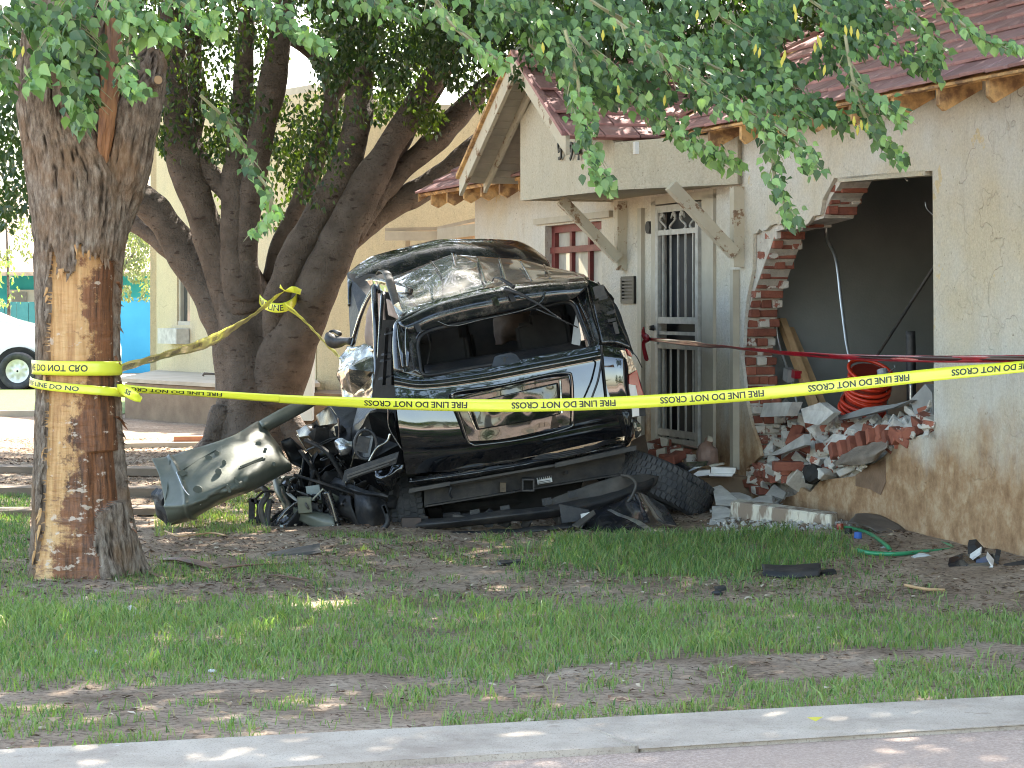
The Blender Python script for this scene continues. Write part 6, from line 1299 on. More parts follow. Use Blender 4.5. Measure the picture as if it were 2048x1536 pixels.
for k in range(14):
    x0 = random.uniform(830, 1190); c = P(x0, random.uniform(1028, 1078), 16.2+random.uniform(-.2, .4)); c.z = max(c.z, .05)
    obj('torn_bracket', boxc(c, random.uniform(.03, .09), .01, random.uniform(.015, .05), rotm(random.uniform(-30, 30), random.uniform(-40, 40), random.uniform(-30, 30)), .01), random.choice((mPLAS, mTORN, mPLASG)), bc)
# plaster dust and crumbs fanned over the ground beneath the hole
vs_, fs_ = [], []
for k in range(900):
    px_, py_ = random.gauss(1560, 90), random.uniform(1032, 1080); p = G(px_, py_); o_ = -(p.x-A0.x)*.951-(p.y-A0.y)*.309
    if o_ < .04 or px_ < 1415: continue
    r_ = random.uniform(.004, .018); b_ = boxc(p+Vector((0, 0, gz(p.x, p.y)+r_*.4)), r_, r_*.7, r_*.5, rotm(random.uniform(0, 90), random.uniform(0, 90), random.uniform(0, 90)), r_*.3)
    n0 = len(vs_); vs_ += b_[0]; fs_ += [tuple(i+n0 for i in f) for f in b_[1]]
tag(obj('plaster_grit', (vs_, fs_), mCHUNK), 'pale plaster grit fanned over the ground beneath the hole', 'rubble', None, 'stuff')
# ---------------- near tree with the stripped trunk ----------------
t1 = thing('shade_tree', 'thick furrowed tree with its bark torn off down the front, wrapped in yellow tape', 'tree', G(160, 1155))
D1 = 13.1
prof = [(1185, 40, 305), (1160, 52, 292), (1120, 58, 282), (1050, 64, 268), (1000, 66, 257), (900, 69, 247), (800, 71, 241), (700, 73, 237), (600, 74, 236), (520, 71, 241), (430, 64, 258), (350, 54, 262), (300, 48, 236), (260, 42, 214), (200, 34, 206), (140, 36, 210), (80, 46, 222), (20, 60, 238), (-60, 84, 262), (-160, 120, 300), (-300, 190, 360), (-460, 300, 440)]
ptab = np.array(prof, dtype=float)[::-1]
def edges(y): return np.interp(y, ptab[:, 0], ptab[:, 1]), np.interp(y, ptab[:, 0], ptab[:, 2])
wl = np.array([(485, 120), (540, 109), (620, 106), (700, 104), (760, 101), (900, 98), (1000, 95), (1050, 92), (1100, 86), (1170, 76)], dtype=float)
wr = np.array([(485, 238), (900, 260), (1000, 246), (1020, 214), (1060, 206), (1100, 214), (1170, 222)], dtype=float)
wt = np.array([(60, 500), (112, 492), (118, 484), (124, 500), (130, 543), (150, 548), (163, 545), (166, 494), (176, 492), (186, 505), (200, 512), (215, 514), (222, 522), (260, 520)], dtype=float)
NT, NZ = 250, 560
zs_top = CH-(-460-HZ)/FPX*D1
V1 = np.zeros((NZ, NT, 3)); mask = np.zeros((NZ, NT)); fur = np.zeros((NZ, NT))
def rid(x, y, z): 
    return 1-abs(noise.noise(Vector((x, y, z))))*2
for j in range(NZ):
    y = 1185+(-460-1185)*(j/(NZ-1)); l, r_ = edges(y)
    cx, rad = (l+r_)/2, (r_-l)/2; zc = CH-(y-HZ)/FPX*D1; X = (cx-1024)/FPX*D1; Rr = rad/FPX*D1
    for k in range(NT):
        a = -math.pi+2*math.pi*k/NT      # a = -pi/2 faces the camera
        ca, sa_ = math.cos(a), math.sin(a)
        px = cx+rad*ca
        root = 1+max(0, (y-1040)/145)**2*.22*math.sin(a*5+.7) if y > 1040 else 1
        face = sa_ < .1
        tr = 0
        if face:
            jit = noise.noise(Vector((0, y*.03, 1)))*7+noise.noise(Vector((3, y*.11, 5)))*3
            lft, rgt, tp = np.interp(y, wl[:, 0], wl[:, 1])+jit*.6, np.interp(y, wr[:, 0], wr[:, 1])+jit, np.interp(px, wt[:, 0], wt[:, 1])+noise.noise(Vector((px*.15, 0, 9)))*9
            if px > 232 and y < 1000: rgt = 400
            tr = 1 if (px > lft and px < rgt and y > tp and sa_ < .02) else 0
        mask[j, k] = tr
        # furrowed bark relief: long vertical plates
        wob = noise.noise(Vector((ca*2, sa_*2, zc*1.3)))*.9
        u_ = a*Rr*1.0
        tw = u_*9+wob
        f = rid(ca*Rr*30+wob, sa_*Rr*30, zc*2.6)*.6+rid(ca*Rr*66+wob, sa_*Rr*66, zc*8+4)*.4
        f2 = noise.noise(Vector((ca*Rr*9, sa_*Rr*9, zc*1.4)))
        if tr:
            dd = -.032+.004*noise.noise(Vector((px*.03, y*.012, 2)))+.0035*noise.noise(Vector((px*.02, y*.10, 7)))
            if px > 190 and 900 < y < 1060: dd -= .03*min(1, (px-190)/20)
            fur[j, k] = 0
        else:
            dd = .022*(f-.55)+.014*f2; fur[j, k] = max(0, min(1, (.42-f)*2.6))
        rr = Rr*root+dd
        V1[j, k] = (X+ca*rr, D1+sa_*rr*.92, zc)
Vf = V1.reshape(-1, 3)
ii, jj = np.meshgrid(np.arange(NT), np.arange(NZ-1)); a = (jj*NT+ii).ravel(); b = (jj*NT+(ii+1) % NT).ravel()
F = np.stack([a, b, b+NT, a+NT], 1)
mk_ = mask.reshape(-1)[F].sum(1)
def sub(name, Fs, mat):
    o = npobj(name, Vf, Fs, [mat], t1, smooth=True)
    o.location = Vector((0, 0, 0))-WL[t1.name]
    at = o.data.attributes.new('fur', 'FLOAT', 'POINT'); 
    return o
def compact(Fs):
    u, inv = np.unique(Fs, return_inverse=True); return u, inv.reshape(Fs.shape)
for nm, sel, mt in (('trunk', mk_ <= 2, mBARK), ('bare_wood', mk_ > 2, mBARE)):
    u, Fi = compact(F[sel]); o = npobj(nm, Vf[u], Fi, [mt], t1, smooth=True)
    at = o.data.attributes.new('fur', 'FLOAT', 'POINT'); at.data.foreach_set('value', fur.reshape(-1)[u].astype(np.float32))
def limb(name, pts, rads, seg, n, parent, mat, dis=0, dsc=5, furr=0, flute=0):
    V, Fs = tube(pts, rads, seg, n, dis=dis, dsc=dsc, flute=flute)
    fv = None
    if furr:
        fv = []; cc = catmull([tuple(p)+(r,) for p, r in zip(pts, rads)], n)
        for i in range(len(V)):
            c_ = Vector(cc[i//seg][:3]); e = (V[i]-c_)
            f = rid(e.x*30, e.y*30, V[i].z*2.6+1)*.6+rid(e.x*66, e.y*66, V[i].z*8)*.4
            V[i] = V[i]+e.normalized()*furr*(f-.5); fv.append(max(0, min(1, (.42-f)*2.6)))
    o = obj(name, (V, Fs), mat, parent, smooth=True)
    if fv:
        at = o.data.attributes.new('fur', 'FLOAT', 'POINT'); at.data.foreach_set('value', fv)
    return o
px2m = D1/FPX
limb('limb', [P(190, 560, D1+.06), P(216, 440, D1+.04), P(246, 320, D1), P(266, 220, D1), P(284, 160, D1), P(298, 120, D1), P(306, 100, D1+.02)],
     [40*px2m, 50*px2m, 57*px2m, 56*px2m, 48*px2m, 36*px2m, 20*px2m], 150, 240, t1, mBARK, .02, 3, .03)
limb('limb', [P(205, 330, D1-.16), P(214, 230, D1-.17), P(222, 140, D1-.12), P(226, 60, D1-.1), P(230, 0, D1-.1), P(236, -80, D1)],
     [8*px2m, 16*px2m, 20*px2m, 17*px2m, 16*px2m, 14*px2m], 60, 120, t1, M('raw_torn_bark', (.36, .17, .07), (.16, .07, .035), scale=20, stretch=(1, 1, .2), bump=.02, bscale=40), .03, 8, .02)
# ragged slivers of bark standing off round the bare wood
def on_trunk(x, y, off):
    l, r_ = edges(y); cx, rad = (l+r_)/2, (r_-l)/2; cc_ = max(-1, min(1, (x-cx)/rad)); Rr = rad/FPX*D1+off
    return Vector(((cx-1024)/FPX*D1+cc_*Rr, D1-math.sqrt(max(0, 1-cc_*cc_))*Rr*.92, CH-(y-HZ)/FPX*D1))
for k in range(74):
    if k < 34: y = random.uniform(500, 1150); x = np.interp(y, wl[:, 0], wl[:, 1])+random.uniform(-4, 3); dx, dy = random.uniform(-2, 4), random.uniform(12, 40)
    elif k < 52: x = random.uniform(112, 236); y = np.interp(x, wt[:, 0], wt[:, 1])+random.uniform(-10, 2); dx, dy = random.uniform(-3, 3), random.uniform(8, 24)
    else: y = random.uniform(520, 1060); x = np.interp(y, ptab[:, 0], ptab[:, 2])-random.uniform(0, 5); dx, dy = random.uniform(2, 9), random.uniform(8, 30)
    a_, b_, c_ = on_trunk(x, y, .004), on_trunk(x+dx*.5, y+dy*.5, .012), on_trunk(x+dx, y+dy, .008+random.random()*.03)
    obj('bark_sliver', tube([a_, b_, c_], [.011*random.uniform(.6, 1.4), .008, .001], 5, 7, flat=.4), mBARK if k % 4 else mBARE, t1)
# cut stub with heart wood
sc = P(316, 160, D1-.12)
limb('cut_stub', [P(296, 172, D1-.02), P(308, 164, D1-.08), sc], [.045, .04, .036], 24, 12, t1, mBARK, .01, 8)
obj('stub_wood', tube([sc+Vector((.0, -.003, 0)), sc+Vector((.004, -.012, .0))], [.026, .024], 16), mWOODR, t1)
# crown branches of the near tree out of the frame, spreading over the yard
top1 = P(262, -60, D1)
for (dx, dy, dz, r0) in ((3.2, -1.2, 2.2, .10), (4.6, 2.2, 2.6, .11), (-2.6, -2.0, 2.4, .09), (-2.0, 2.8, 2.6, .09), (1.0, -3.6, 2.4, .09), (6.5, .2, 2.0, .09)):
    e = Vector((dx, dy, dz)); limb('branch', [top1, top1+e*.35+Vector((0, 0, .5)), top1+e*.7+Vector((0, 0, .4)), top1+e], [.13, r0, r0*.7, .03], 8, 12, t1, mBARK, .02, 2)

# ---- leaves ----
LEAF = np.array([(0, 0, 0), (-.33, .20, .06), (-.44, .46, .09), (-.22, .84, .03), (0, 1.22, -.08), (.22, .84, .03), (.44, .46, .09), (.33, .20, .06), (0, .5, -.03)])
LF = np.array([(0, 8, 1), (1, 8, 2), (2, 8, 3), (3, 8, 4), (4, 8, 5), (5, 8, 6), (6, 8, 7), (7, 8, 0)])
def leafmesh(mat, nm='leaf'):
    me = bpy.data.meshes.new(nm); me.from_pydata([tuple(v) for v in LEAF], [], [tuple(f) for f in LF]); me.materials.append(mat); return me
def frames(n, tip, facing, jit):
    tipv = tip+np.random.normal(0, jit, (n, 3)); tipv /= np.linalg.norm(tipv, axis=1)[:, None]
    f = facing+np.random.normal(0, .75, (n, 3)); x = np.cross(tipv, f); x /= np.linalg.norm(x, axis=1)[:, None]+1e-9
    z = np.cross(x, tipv); return x, tipv, z
def leaf_field(name, pos, size, tip, facing, jit, mats, wts, parent, hi=True, kind='stuff'):
    n = len(pos)
    if n == 0: return
    x, y, z = frames(n, tip, facing, jit)
    L = LEAF if hi else np.array([(0, 0, 0), (-.27, .45, .05), (0, 1.1, -.02), (.27, .45, .05)])
    Fs = LF if hi else np.array([(0, 1, 2, 3)])
    s = size[:, None, None]
    V = pos[:, None, :]+s*(L[None, :, 0:1]*x[:, None, :]+L[None, :, 1:2]*y[:, None, :]+L[None, :, 2:3]*z[:, None, :])
    k = len(L); F = (Fs[None]+(np.arange(n)*k)[:, None, None]).reshape(-1, Fs.shape[1])
    mi = np.repeat(np.random.choice(len(mats), n, p=wts) if not isinstance(wts, np.ndarray) else wts, len(Fs))
    o = npobj(name, V.reshape(-1, 3), F, mats, parent, kind=kind, mi=mi); return o
sprays = []   # (px polyline, halfwidth px, leaves, depth, young share)
def spray(pts, hw, n, d, young=.2, size=.052): sprays.append((pts, hw, n, d, young, size))
spray([(1130, 60), (1155, 160), (1168, 250), (1185, 330), (1225, 372)], 30, 230, 11.6, .25)
spray([(1150, 60), (1240, 160), (1310, 230), (1390, 285), (1475, 322)], 32, 260, 11.8, .3)
spray([(1230, 40), (1390, 160), (1500, 225), (1570, 265), (1640, 335)], 38, 330, 11.4, .25)
spray([(1180, 0), (1290, 70), (1420, 130), (1540, 190), (1610, 240)], 44, 380, 11.9, .12)
spray([(1530, 220), (1543, 300), (1555, 380), (1590, 445)], 24, 110, 11.5, .2)
spray([(1430, 20), (1540, 130), (1600, 190), (1690, 240)], 40, 300, 12.1, .12)
spray([(1690, 70), (1706, 160), (1735, 240), (1810, 320)], 26, 150, 11.8, .22)
spray([(1700, 165), (1760, 205), (1815, 235)], 22, 70, 11.7, .3)
spray([(1620, 0), (1710, 60), (1790, 100), (1870, 130)], 40, 240, 12.1, .2)
spray([(1780, -10), (1850, 60), (1880, 110)], 30, 120, 12.1, .2)
spray([(1860, -30), (1910, 35), (1970, 80), (2036, 92)], 20, 120, 11.4, .4)
spray([(960, -20), (1060, 50), (1130, 90), (1190, 130)], 44, 330, 12.2, .12)
spray([(1060, 90), (1140, 150), (1200, 200)], 30, 110, 12.2, .1)
spray([(860, -20), (905, 50), (975, 105), (1015, 130)], 26, 120, 11.8, .5)
spray([(140, -20), (150, 70), (158, 150), (166, 235)], 58, 330, 12.2, .2, .07)
spray([(120, 10), (105, 70), (70, 150), (60, 165)], 30, 130, 12.3, .5, .07)
spray([(200, -20), (245, 20), (300, 45), (335, 62)], 34, 150, 12.0, .55, .07)
spray([(270, 20), (255, 110), (250, 180)], 26, 100, 12.2, .15)
spray([(245, 130), (262, 175), (290, 180)], 22, 50, 12.0, .7)
spray([(330, -20), (380, 20), (440, 55)], 30, 110, 12.0, .6)
spray([(500, -20), (545, 25), (590, 60), (655, 92)], 28, 150, 12.0, .4)
spray([(0, 10), (12, 90), (5, 160), (22, 170)], 30, 110, 12.5, .1, .07)
spray([(40, -10), (70, 30), (110, 90)], 40, 150, 12.8, .15, .07)
spray([(690, -20), (760, 10), (830, 28)], 26, 90, 12.2, .3)
spray([(400, 190), (452, 240), (492, 300), (510, 345)], 26, 70, 12.4, .05, .05)
spray([(500, 330), (540, 385), (535, 430), (500, 470)], 20, 60, 12.3, .6, .055)
spray([(1760, 0), (1700, 30), (1660, 70)], 40, 140, 12.4, .1)
def polyat(pts, t):
    L = [0]
    for a, b in zip(pts, pts[1:]): L.append(L[-1]+math.hypot(b[0]-a[0], b[1]-a[1]))
    x = t*L[-1]; return np.interp(x, L, [p[0] for p in pts]), np.interp(x, L, [p[1] for p in pts])
mTW = M('green_twig', (.30, .30, .16), (.20, .18, .10))
near_pos, near_s, near_mi = [], [], []
for pts, hw, n, d, young, size in sprays:
    ph = random.random()*6
    for q_ in range(int(5+n/28)):
        t0_ = random.random()*.9; xa, ya = polyat(pts, t0_); xb, yb = polyat(pts, min(1, t0_+.12)); sx_ = random.choice((-1, 1))*hw*random.uniform(.5, 1.1)
        obj('twig', tube([P(xa, ya, d), P((xa+xb)/2+sx_*.6, (ya+yb)/2+8, d-.05), P(xb+sx_, yb+16, d-.06)], [.005, .0035, .0015], 4, 6), mTW, t1)
    tw = [P(x, y, d+.05*math.sin(i+ph)) for i, (x, y) in enumerate(pts)]
    obj('twig', tube(tw, [.010]*(len(tw)-1)+[.002], 5, 14), mTW, t1)
    for k in range(int(n*1.3)):
        t = random.random()**.75; x, y = polyat(pts, t)
        ww = hw*(1-.45*t)
        node = noise.noise(Vector((t*9+ph, k % 7, ph)))
        ox, oy = random.gauss(0, ww*.5), random.gauss(ww*.12, ww*.5)
        dd = d+random.gauss(0, .16)
        near_pos.append(P(x+ox, y+oy, dd)); near_s.append(size*random.uniform(.6, 1.12))
        yy = random.random() < young*(.4+1.3*t)*(1.2-abs(oy)/hw*.3)
        near_mi.append(2 if yy else (1 if random.random() < .55 else 0))
# dense mass between the sprays
massP = [(935, -20), (960, 60), (1040, 90), (1110, 130), (1140, 215), (1210, 215), (1290, 205), (1400, 215), (1470, 190), (1560, 170), (1640, 150), (1760, 80), (1850, -20)]
from bisect import bisect
def inpoly(x, y, poly):
    c = False; j = len(poly)-1
    for i in range(len(poly)):
        if (poly[i][1] > y) != (poly[j][1] > y) and x < (poly[j][0]-poly[i][0])*(y-poly[i][1])/(poly[j][1]-poly[i][1])+poly[i][0]: c = not c
        j = i
    return c
k = 0
while k < 2500:
    x, y = random.uniform(920, 1860), random.uniform(-25, 225)
    if inpoly(x, y, massP) and noise.noise(Vector((x*.012, y*.016, 3))) > -.10:
        d = random.uniform(11.9, 13.4); near_pos.append(P(x, y, d)); near_s.append(.054*random.uniform(.7, 1.1)); near_mi.append(0 if random.random() < .6 else 1); k += 1
k = 0
while k < 200:      # ragged fringe along the top of the picture on the left
    x = random.uniform(-30, 960); y = random.uniform(-30, 70)
    if y < 30+38*noise.noise(Vector((x*.011, 0, 8))): near_pos.append(P(x, y, random.uniform(12.2, 13))); near_s.append(.056*random.uniform(.7, 1.1)); near_mi.append(random.choice((0, 1, 1, 2))); k += 1
near_pos = np.array([tuple(p) for p in near_pos]); near_s = np.array(near_s); near_mi = np.array(near_mi)
tipd, faced = np.array([.35, -.25, -1.0]), np.array([-.1, -1.0, .55])
# the 290 largest, nearest leaves are parts of their own
order = np.argsort(near_pos[:, 1]-near_s*14)
vis = [i for i in order if -20 < (near_pos[i, 0]/near_pos[i, 1]*FPX+1024) < 2060 and 8 < HZ-(near_pos[i, 2]-CH)/near_pos[i, 1]*FPX]
single = set(vis[:290]); lm = [leafmesh(m) for m in (mL1, mL2, mL3)]
for i in vis[:290]:
    x, y, z = frames(1, tipd, faced, .45)
    o = link('leaf', lm[near_mi[i]], near_pos[i], t1); o.rotation_euler = Matrix((Vector(x[0]), Vector(y[0]), Vector(z[0]))).transposed().to_euler(); o.scale = (near_s[i],)*3
rest = np.array([i for i in range(len(near_pos)) if i not in single])
leaf_field('foliage', near_pos[rest], near_s[rest], tipd, faced, .5, [mL1, mL2, mL3], near_mi[rest], t1)
# yellow seed pods hanging in bunches
for (x, y) in ((1722, 240), (1735, 245), (1716, 250), (1708, 232), (1635, 70), (1640, 78), (1630, 84), (1520, 95), (1512, 88), (1690, 50), (1702, 52), (1715, 58), (1588, 8), (1592, 22), (1650, 130), (1566, 112), (1570, 100), (1236, 170), (1330, 190), (1085, 85), (30, 95), (47, 92), (1206, 60), (1228, 40), (1395, 20)):
    p = P(x, y, 11.5+random.uniform(-.1, .1)); e = Vector((random.uniform(-.01, .01), 0, -.055))
    obj('seed_pod', tube([p, p+e*.5, p+e], [.002, .009, .001], 6, 6, flat=.4), mPOD, t1)
# crown overhead
GAPS = []  # crown gaps shaped along sun rays so sun spots land on chosen places
def gapray(p, r): GAPS.append((np.array(p), np.array(TOSUN), r))
gapray(P(893, 562, 17.2), .20); gapray(P(870, 590, 17.0), .12); gapray(P(480, 885, 16.3), .16); gapray(P(455, 895, 16.2), .10); gapray(G(628, 1212), .17)
for x in range(-60, 470, 50): gapray(G(x, 893+random.uniform(-3, 3)), .55)
gapray(P(890, 452, 27), .8); gapray(P(940, 448, 26), .8); gapray(P(820, 458, 27), .5); gapray(P(872, 482, 19.8), .12); gapray(P(1020, 482, 19.8), .12); gapray(P(960, 338, 21.5), .3); gapray(G(560, 1015), .25); gapray(G(500, 1040), .15)
gapray(P(700, 745, 18.3), .12)
def ungap(pos):
    keep = np.ones(len(pos), bool)
    for p, s, r in GAPS:
        v = pos-p; t = v@s; dperp = np.linalg.norm(v-t[:, None]*s, axis=1); keep &= ~((dperp < r) & (t > .3))
    return pos[keep]
def crown(name, n, cx, cy, cz, rx, ry, rz, size, mats, wts, parent, zmin, clump=.9, thr=-.15, hi=False, hidden_top=None):
    c = np.array([cx, cy, cz]); r = np.array([rx, ry, rz])
    q = np.random.normal(size=(n*3, 3)); q /= np.linalg.norm(q, axis=1)[:, None]; q *= np.random.uniform(.15, 1, (n*3, 1))**.45
    pos = c+q*r; pos = pos[pos[:, 2] > zmin]
    k = np.array([noise.noise(Vector(p)*clump) for p in pos]); pos = pos[k > thr][:n]
    pos = ungap(pos)
    if hidden_top is not None: pos = pos[hidden_top(pos)]
    return leaf_field(name, pos, np.random.uniform(.6, 1.15, len(pos))*size, np.array([0, 0, -1.0]), np.array([0, -.6, .9]), .7, mats, wts, parent, hi)
def above_frame(pos):   # keep the overhead crown above what the camera sees
    ytop = HZ-(pos[:, 2]-CH)/np.maximum(pos[:, 1], .1)*FPX
    return (ytop < -30) | (pos[:, 1] < 1)
crown('crown', 84000, 1.3, 15.6, 7.6, 7.8, 5.8, 2.9, .21, [mL1, mL2], [.6, .4], t1, 3.6, .6, -.6, hidden_top=above_frame)

# ---------------- forked fig tree ----------------
t2 = thing('fig_tree', 'broad smooth barked fig tree forking into many limbs behind the wreck', 'tree', G(505, 885))
D2 = 25.0; q = D2/FPX
def L2(name, pts, ws, n=60, seg=28, dd=None, flute=0):
    dd = dd or [0]*len(pts)
    return limb(name, [P(x, y, D2+e) for (x, y), e in zip(pts, dd)], [w_/2*q for w_ in ws], seg, n, t2, mFIC, .035, 2.2, flute=flute)
L2('trunk', [(503, 905), (505, 870), (506, 830), (507, 770), (505, 700), (500, 650), (482, 590), (465, 530)], [215, 172, 150, 143, 152, 158, 120, 80], 90, 64, flute=.045)
for x, y, x2, y2 in ((560, 850, 640, 900), (450, 855, 405, 898), (510, 860, 500, 915), (470, 850, 440, 905)):
    L2('root', [(x, y-30), ((x+x2)/2, (y+y2)/2), (x2, y2+4)], [60, 44, 14], 20, 14, [-.1, -.25, -.4])
L2('limb', [(475, 690), (432, 605), (378, 515), (318, 430), (258, 372), (190, 310), (120, 240)], [96, 82, 70, 64, 58, 52, 40], dd=[0, .1, .2, .3, .5, .7, .9])
L2('limb', [(362, 520), (320, 480), (280, 452), (235, 428), (150, 400)], [44, 40, 36, 34, 30], dd=[.5, .7, .9, 1.1, 1.4])
L2('limb', [(478, 640), (446, 540), (406, 430), (370, 330), (352, 220), (346, 100), (342, -60)], [96, 76, 68, 66, 58, 50, 42], dd=[0, -.1, -.2, -.2, -.1, 0, 0])
L2('limb', [(375, 300), (395, 200), (388, 100), (380, -40)], [40, 36, 34, 30], dd=[.1, .4, .5, .6])
L2('limb', [(490, 620), (474, 520), (470, 430), (474, 320), (486, 190), (492, 60), (494, -60)], [80, 62, 56, 50, 38, 32, 28], dd=[-.2, -.3, -.3, -.2, 0, 0, 0])
L2('limb', [(470, 400), (430, 360), (398, 320), (380, 270)], [46, 40, 40, 30], dd=[-.25, -.2, -.15, -.1])
L2('limb', [(492, 600), (494, 490), (504, 390), (522, 280), (543, 180), (560, 80), (580, -40)], [60, 46, 48, 52, 50, 44, 38], dd=[-.3, -.35, -.35, -.3, -.2, -.1, 0])
L2('limb', [(535, 600), (556, 500), (605, 390), (640, 300), (662, 210), (655, 140), (615, 100), (580, 80)], [40, 34, 36, 36, 34, 30, 26, 20], dd=[.1, .1, .1, .1, .2, .3, .3, .3])
L2('limb', [(662, 200), (690, 150), (690, 60), (700, -30)], [26, 30, 30, 26], dd=[.2, .3, .3, .3])
L2('limb', [(545, 710), (553, 620), (590, 515), (636, 435), (680, 360), (706, 280), (722, 180), (738, 80), (760, -30)], [30, 58, 60, 62, 62, 58, 50, 44, 40], dd=[-.2, -.5, -.5, -.4, -.3, -.2, 0, .1, .2])
L2('limb', [(545, 780), (582, 690), (622, 600), (664, 510), (715, 405), (768, 312), (826, 220), (888, 130), (1000, -30)], [120, 104, 90, 80, 72, 62, 54, 48, 40], dd=[-.1, -.4, -.5, -.5, -.4, -.3, -.2, 0, 0])
L2('limb', [(780, 320), (830, 230), (880, 160), (905, 90), (930, 0)], [40, 36, 34, 30, 26], dd=[0, .2, .3, .4, .5])
L2('limb', [(700, 470), (745, 400), (800, 345), (860, 290), (925, 220), (985, 160), (1060, 100)], [52, 52, 48, 46, 44, 40, 34], dd=[-.4, -.2, 0, .1, .2, .3, .4])
L2('limb', [(655, 540), (695, 478), (760, 425), (840, 382), (900, 335), (960, 285), (1040, 240)], [56, 60, 56, 50, 48, 44, 36], dd=[-.3, -.2, 0, .1, .2, .3, .5])
# its foliage in the picture: clumps with gaps
def figleaves(n, x0, x1, y0, y1, d0, d1, dens, size, mats, wts, parent=None, hi=False):
    out = []
    tries = 0
    while len(out) < n and tries < n*12:
        tries += 1
        x, y, d = random.uniform(x0, x1), random.uniform(y0, y1), random.uniform(d0, d1)
        f = dens(x, y); p = P(x, y, d)
        if f > 0 and f+noise.noise(p*1.5)*.75+noise.noise(p*4)*.3 > .55: out.append(tuple(p))
    pos = ungap(np.array(out))
    return leaf_field('foliage', pos, np.random.uniform(.6, 1.15, len(pos))*size, np.array([.1, -.1, -1.0]), np.array([0, -1, .5]), .6, mats, wts, parent or t2, hi)
def polyden(poly):
    return lambda x, y: inpoly(x, y, poly)
def dens_main(x, y):
    # how full the crown is at that spot
    lo = np.interp(x, [200, 260, 330, 400, 520, 600, 660, 740, 800, 860, 900, 960, 1000, 1100], [300, 260, 300, 330, 250, 420, 400, 230, 220, 250, 230, 200, 170, 120])
    if y > lo+20*math.sin(x*.06): return 0
    g = .74
    for gx, gy, gr in ((590, 150, 60), (600, 60, 45), (640, 120, 30), (885, 200, 42), (560, 250, 26), (420, 240, 30), (700, 250, 18), (500, 110, 18)):
        dd = math.hypot(x-gx, y-gy)
        if dd < gr*1.5: g -= .55*(1.5-dd/gr)
    return g
figleaves(22000, 180, 1120, -40, 430, 24.2, 27.5, dens_main, .078, [mF1, mF2], [.55, .45])
figleaves(3800, -40, 130, 20, 465, 23, 26, lambda x, y: .9 if y < 440+20*math.sin(x*.1)-max(0, x-60)*.3 else 0, .09, [mF1], [1.0])
figleaves(5200, 620, 1120, -40, 200, 23.2, 24.4, lambda x, y: .62 if y < 150+30*math.sin(x*.05) else 0, .085, [mF1], [1.0])
figleaves(1400, 430, 640, 260, 460, 25.6, 27, lambda x, y: .6, .085, [mF1, mF2], [.3, .7])
figleaves(500, 790, 880, 200, 270, 24.5, 25.5, lambda x, y: .5, .08, [mF2], [1.0])
crown('crown', 22000, -1.6, 24.5, 8.2, 7.4, 5.2, 3.6, .24, [mF1, mF2], [.7, .3], t2, 4.4, .5, -.3, hidden_top=above_frame)
# tree growing over the roof valley
t3 = thing('dark_tree', 'dark leafy tree crown showing over the valley of the red roof', 'tree', W(-2.0, -7.5, 0))
limb('trunk', [W(-2, -7.5, 0), W(-2.1, -7.3, 3), W(-2, -6.8, 5)], [.22, .18, .12], 12, 14, t3, mFIC)
def f3(x, y): 
    return .95 if inpoly(x, y, [(1020, 150), (1060, 40), (1150, -40), (1800, -40), (1730, 60), (1640, 130), (1560, 190), (1500, 250), (1410, 292), (1330, 275), (1250, 255), (1180, 200), (1120, 160), (1060, 175)]) else 0
figleaves(12500, 1010, 1800, -40, 295, 19.2, 21.0, f3, .085, [mF1], [1.0], t3)
# pale feathery trees far behind
for nm, lab, x0, x1, y0, y1, d, n in (('feathery_tree', 'pale feathery tree hanging in front of the tan roof beside the stripped trunk', 225, 320, 445, 600, 48, 1500), ('feathery_tree', 'pale hazy tree at the left edge above the tan roof', -60, 90, 420, 520, 52, 600), ('leafy_bush', 'sunlit yellow green bush at the left edge beside the teal house', -60, 26, 520, 610, 50, 700)):
    tt = thing(nm, lab, 'tree' if 'tree' in nm else 'bush', P((x0+x1)/2, 740, d))
    xt = 175 if x0 > 200 else (x0+x1)/2
    limb('trunk', [P(xt, 742, d), P(xt+3, 640, d), P((x0+x1)/2-2, (y0+y1)/2-20, d)], [.05, .04, .02], 8, 8, tt, mFIC)
    out = []
    while len(out) < n:
        x, y = random.gauss((x0+x1)/2, (x1-x0)*.27), y0+(y1-y0)*random.random()**1.15
        if noise.noise(Vector((x*.05, y*.02, 1))) > -.12: out.append(tuple(P(x, y, d+random.uniform(-.8, .8))))
    leaf_field('foliage', np.array(out), np.random.uniform(.06, .11, n), np.array([0, 0, -1.]), np.array([0, -1, .5]), .5, [mG1 if 'bush' in nm else mPALE, mPALE], [.8, .2], tt, False)
# unseen trees added behind the camera for reflections, kept low for sky
for k, (x, y, h) in enumerate(((-11, -24, 5.0), (-3, -26, 3.8), (6, -25, 4.4), (14, -22, 5))):
    tt = thing('street_tree', ['bushy tree across the street behind the viewer, at the near corner', 'low round tree across the street behind the viewer', 'full tree across the street facing the wreck', 'tall tree across the street facing the roof'][k], 'tree', (x, y, 0))
    limb('trunk', [Vector((x, y, -.1)), Vector((x+.2, y, 2)), Vector((x, y+.2, h*.7))], [.25, .2, .1], 10, 10, tt, mFIC)
    crown('crown', 900, x, y, h*.72, 3.2, 2.6, h*.36, .5, [mF1, mL1], [.5, .5], tt, 1.2)
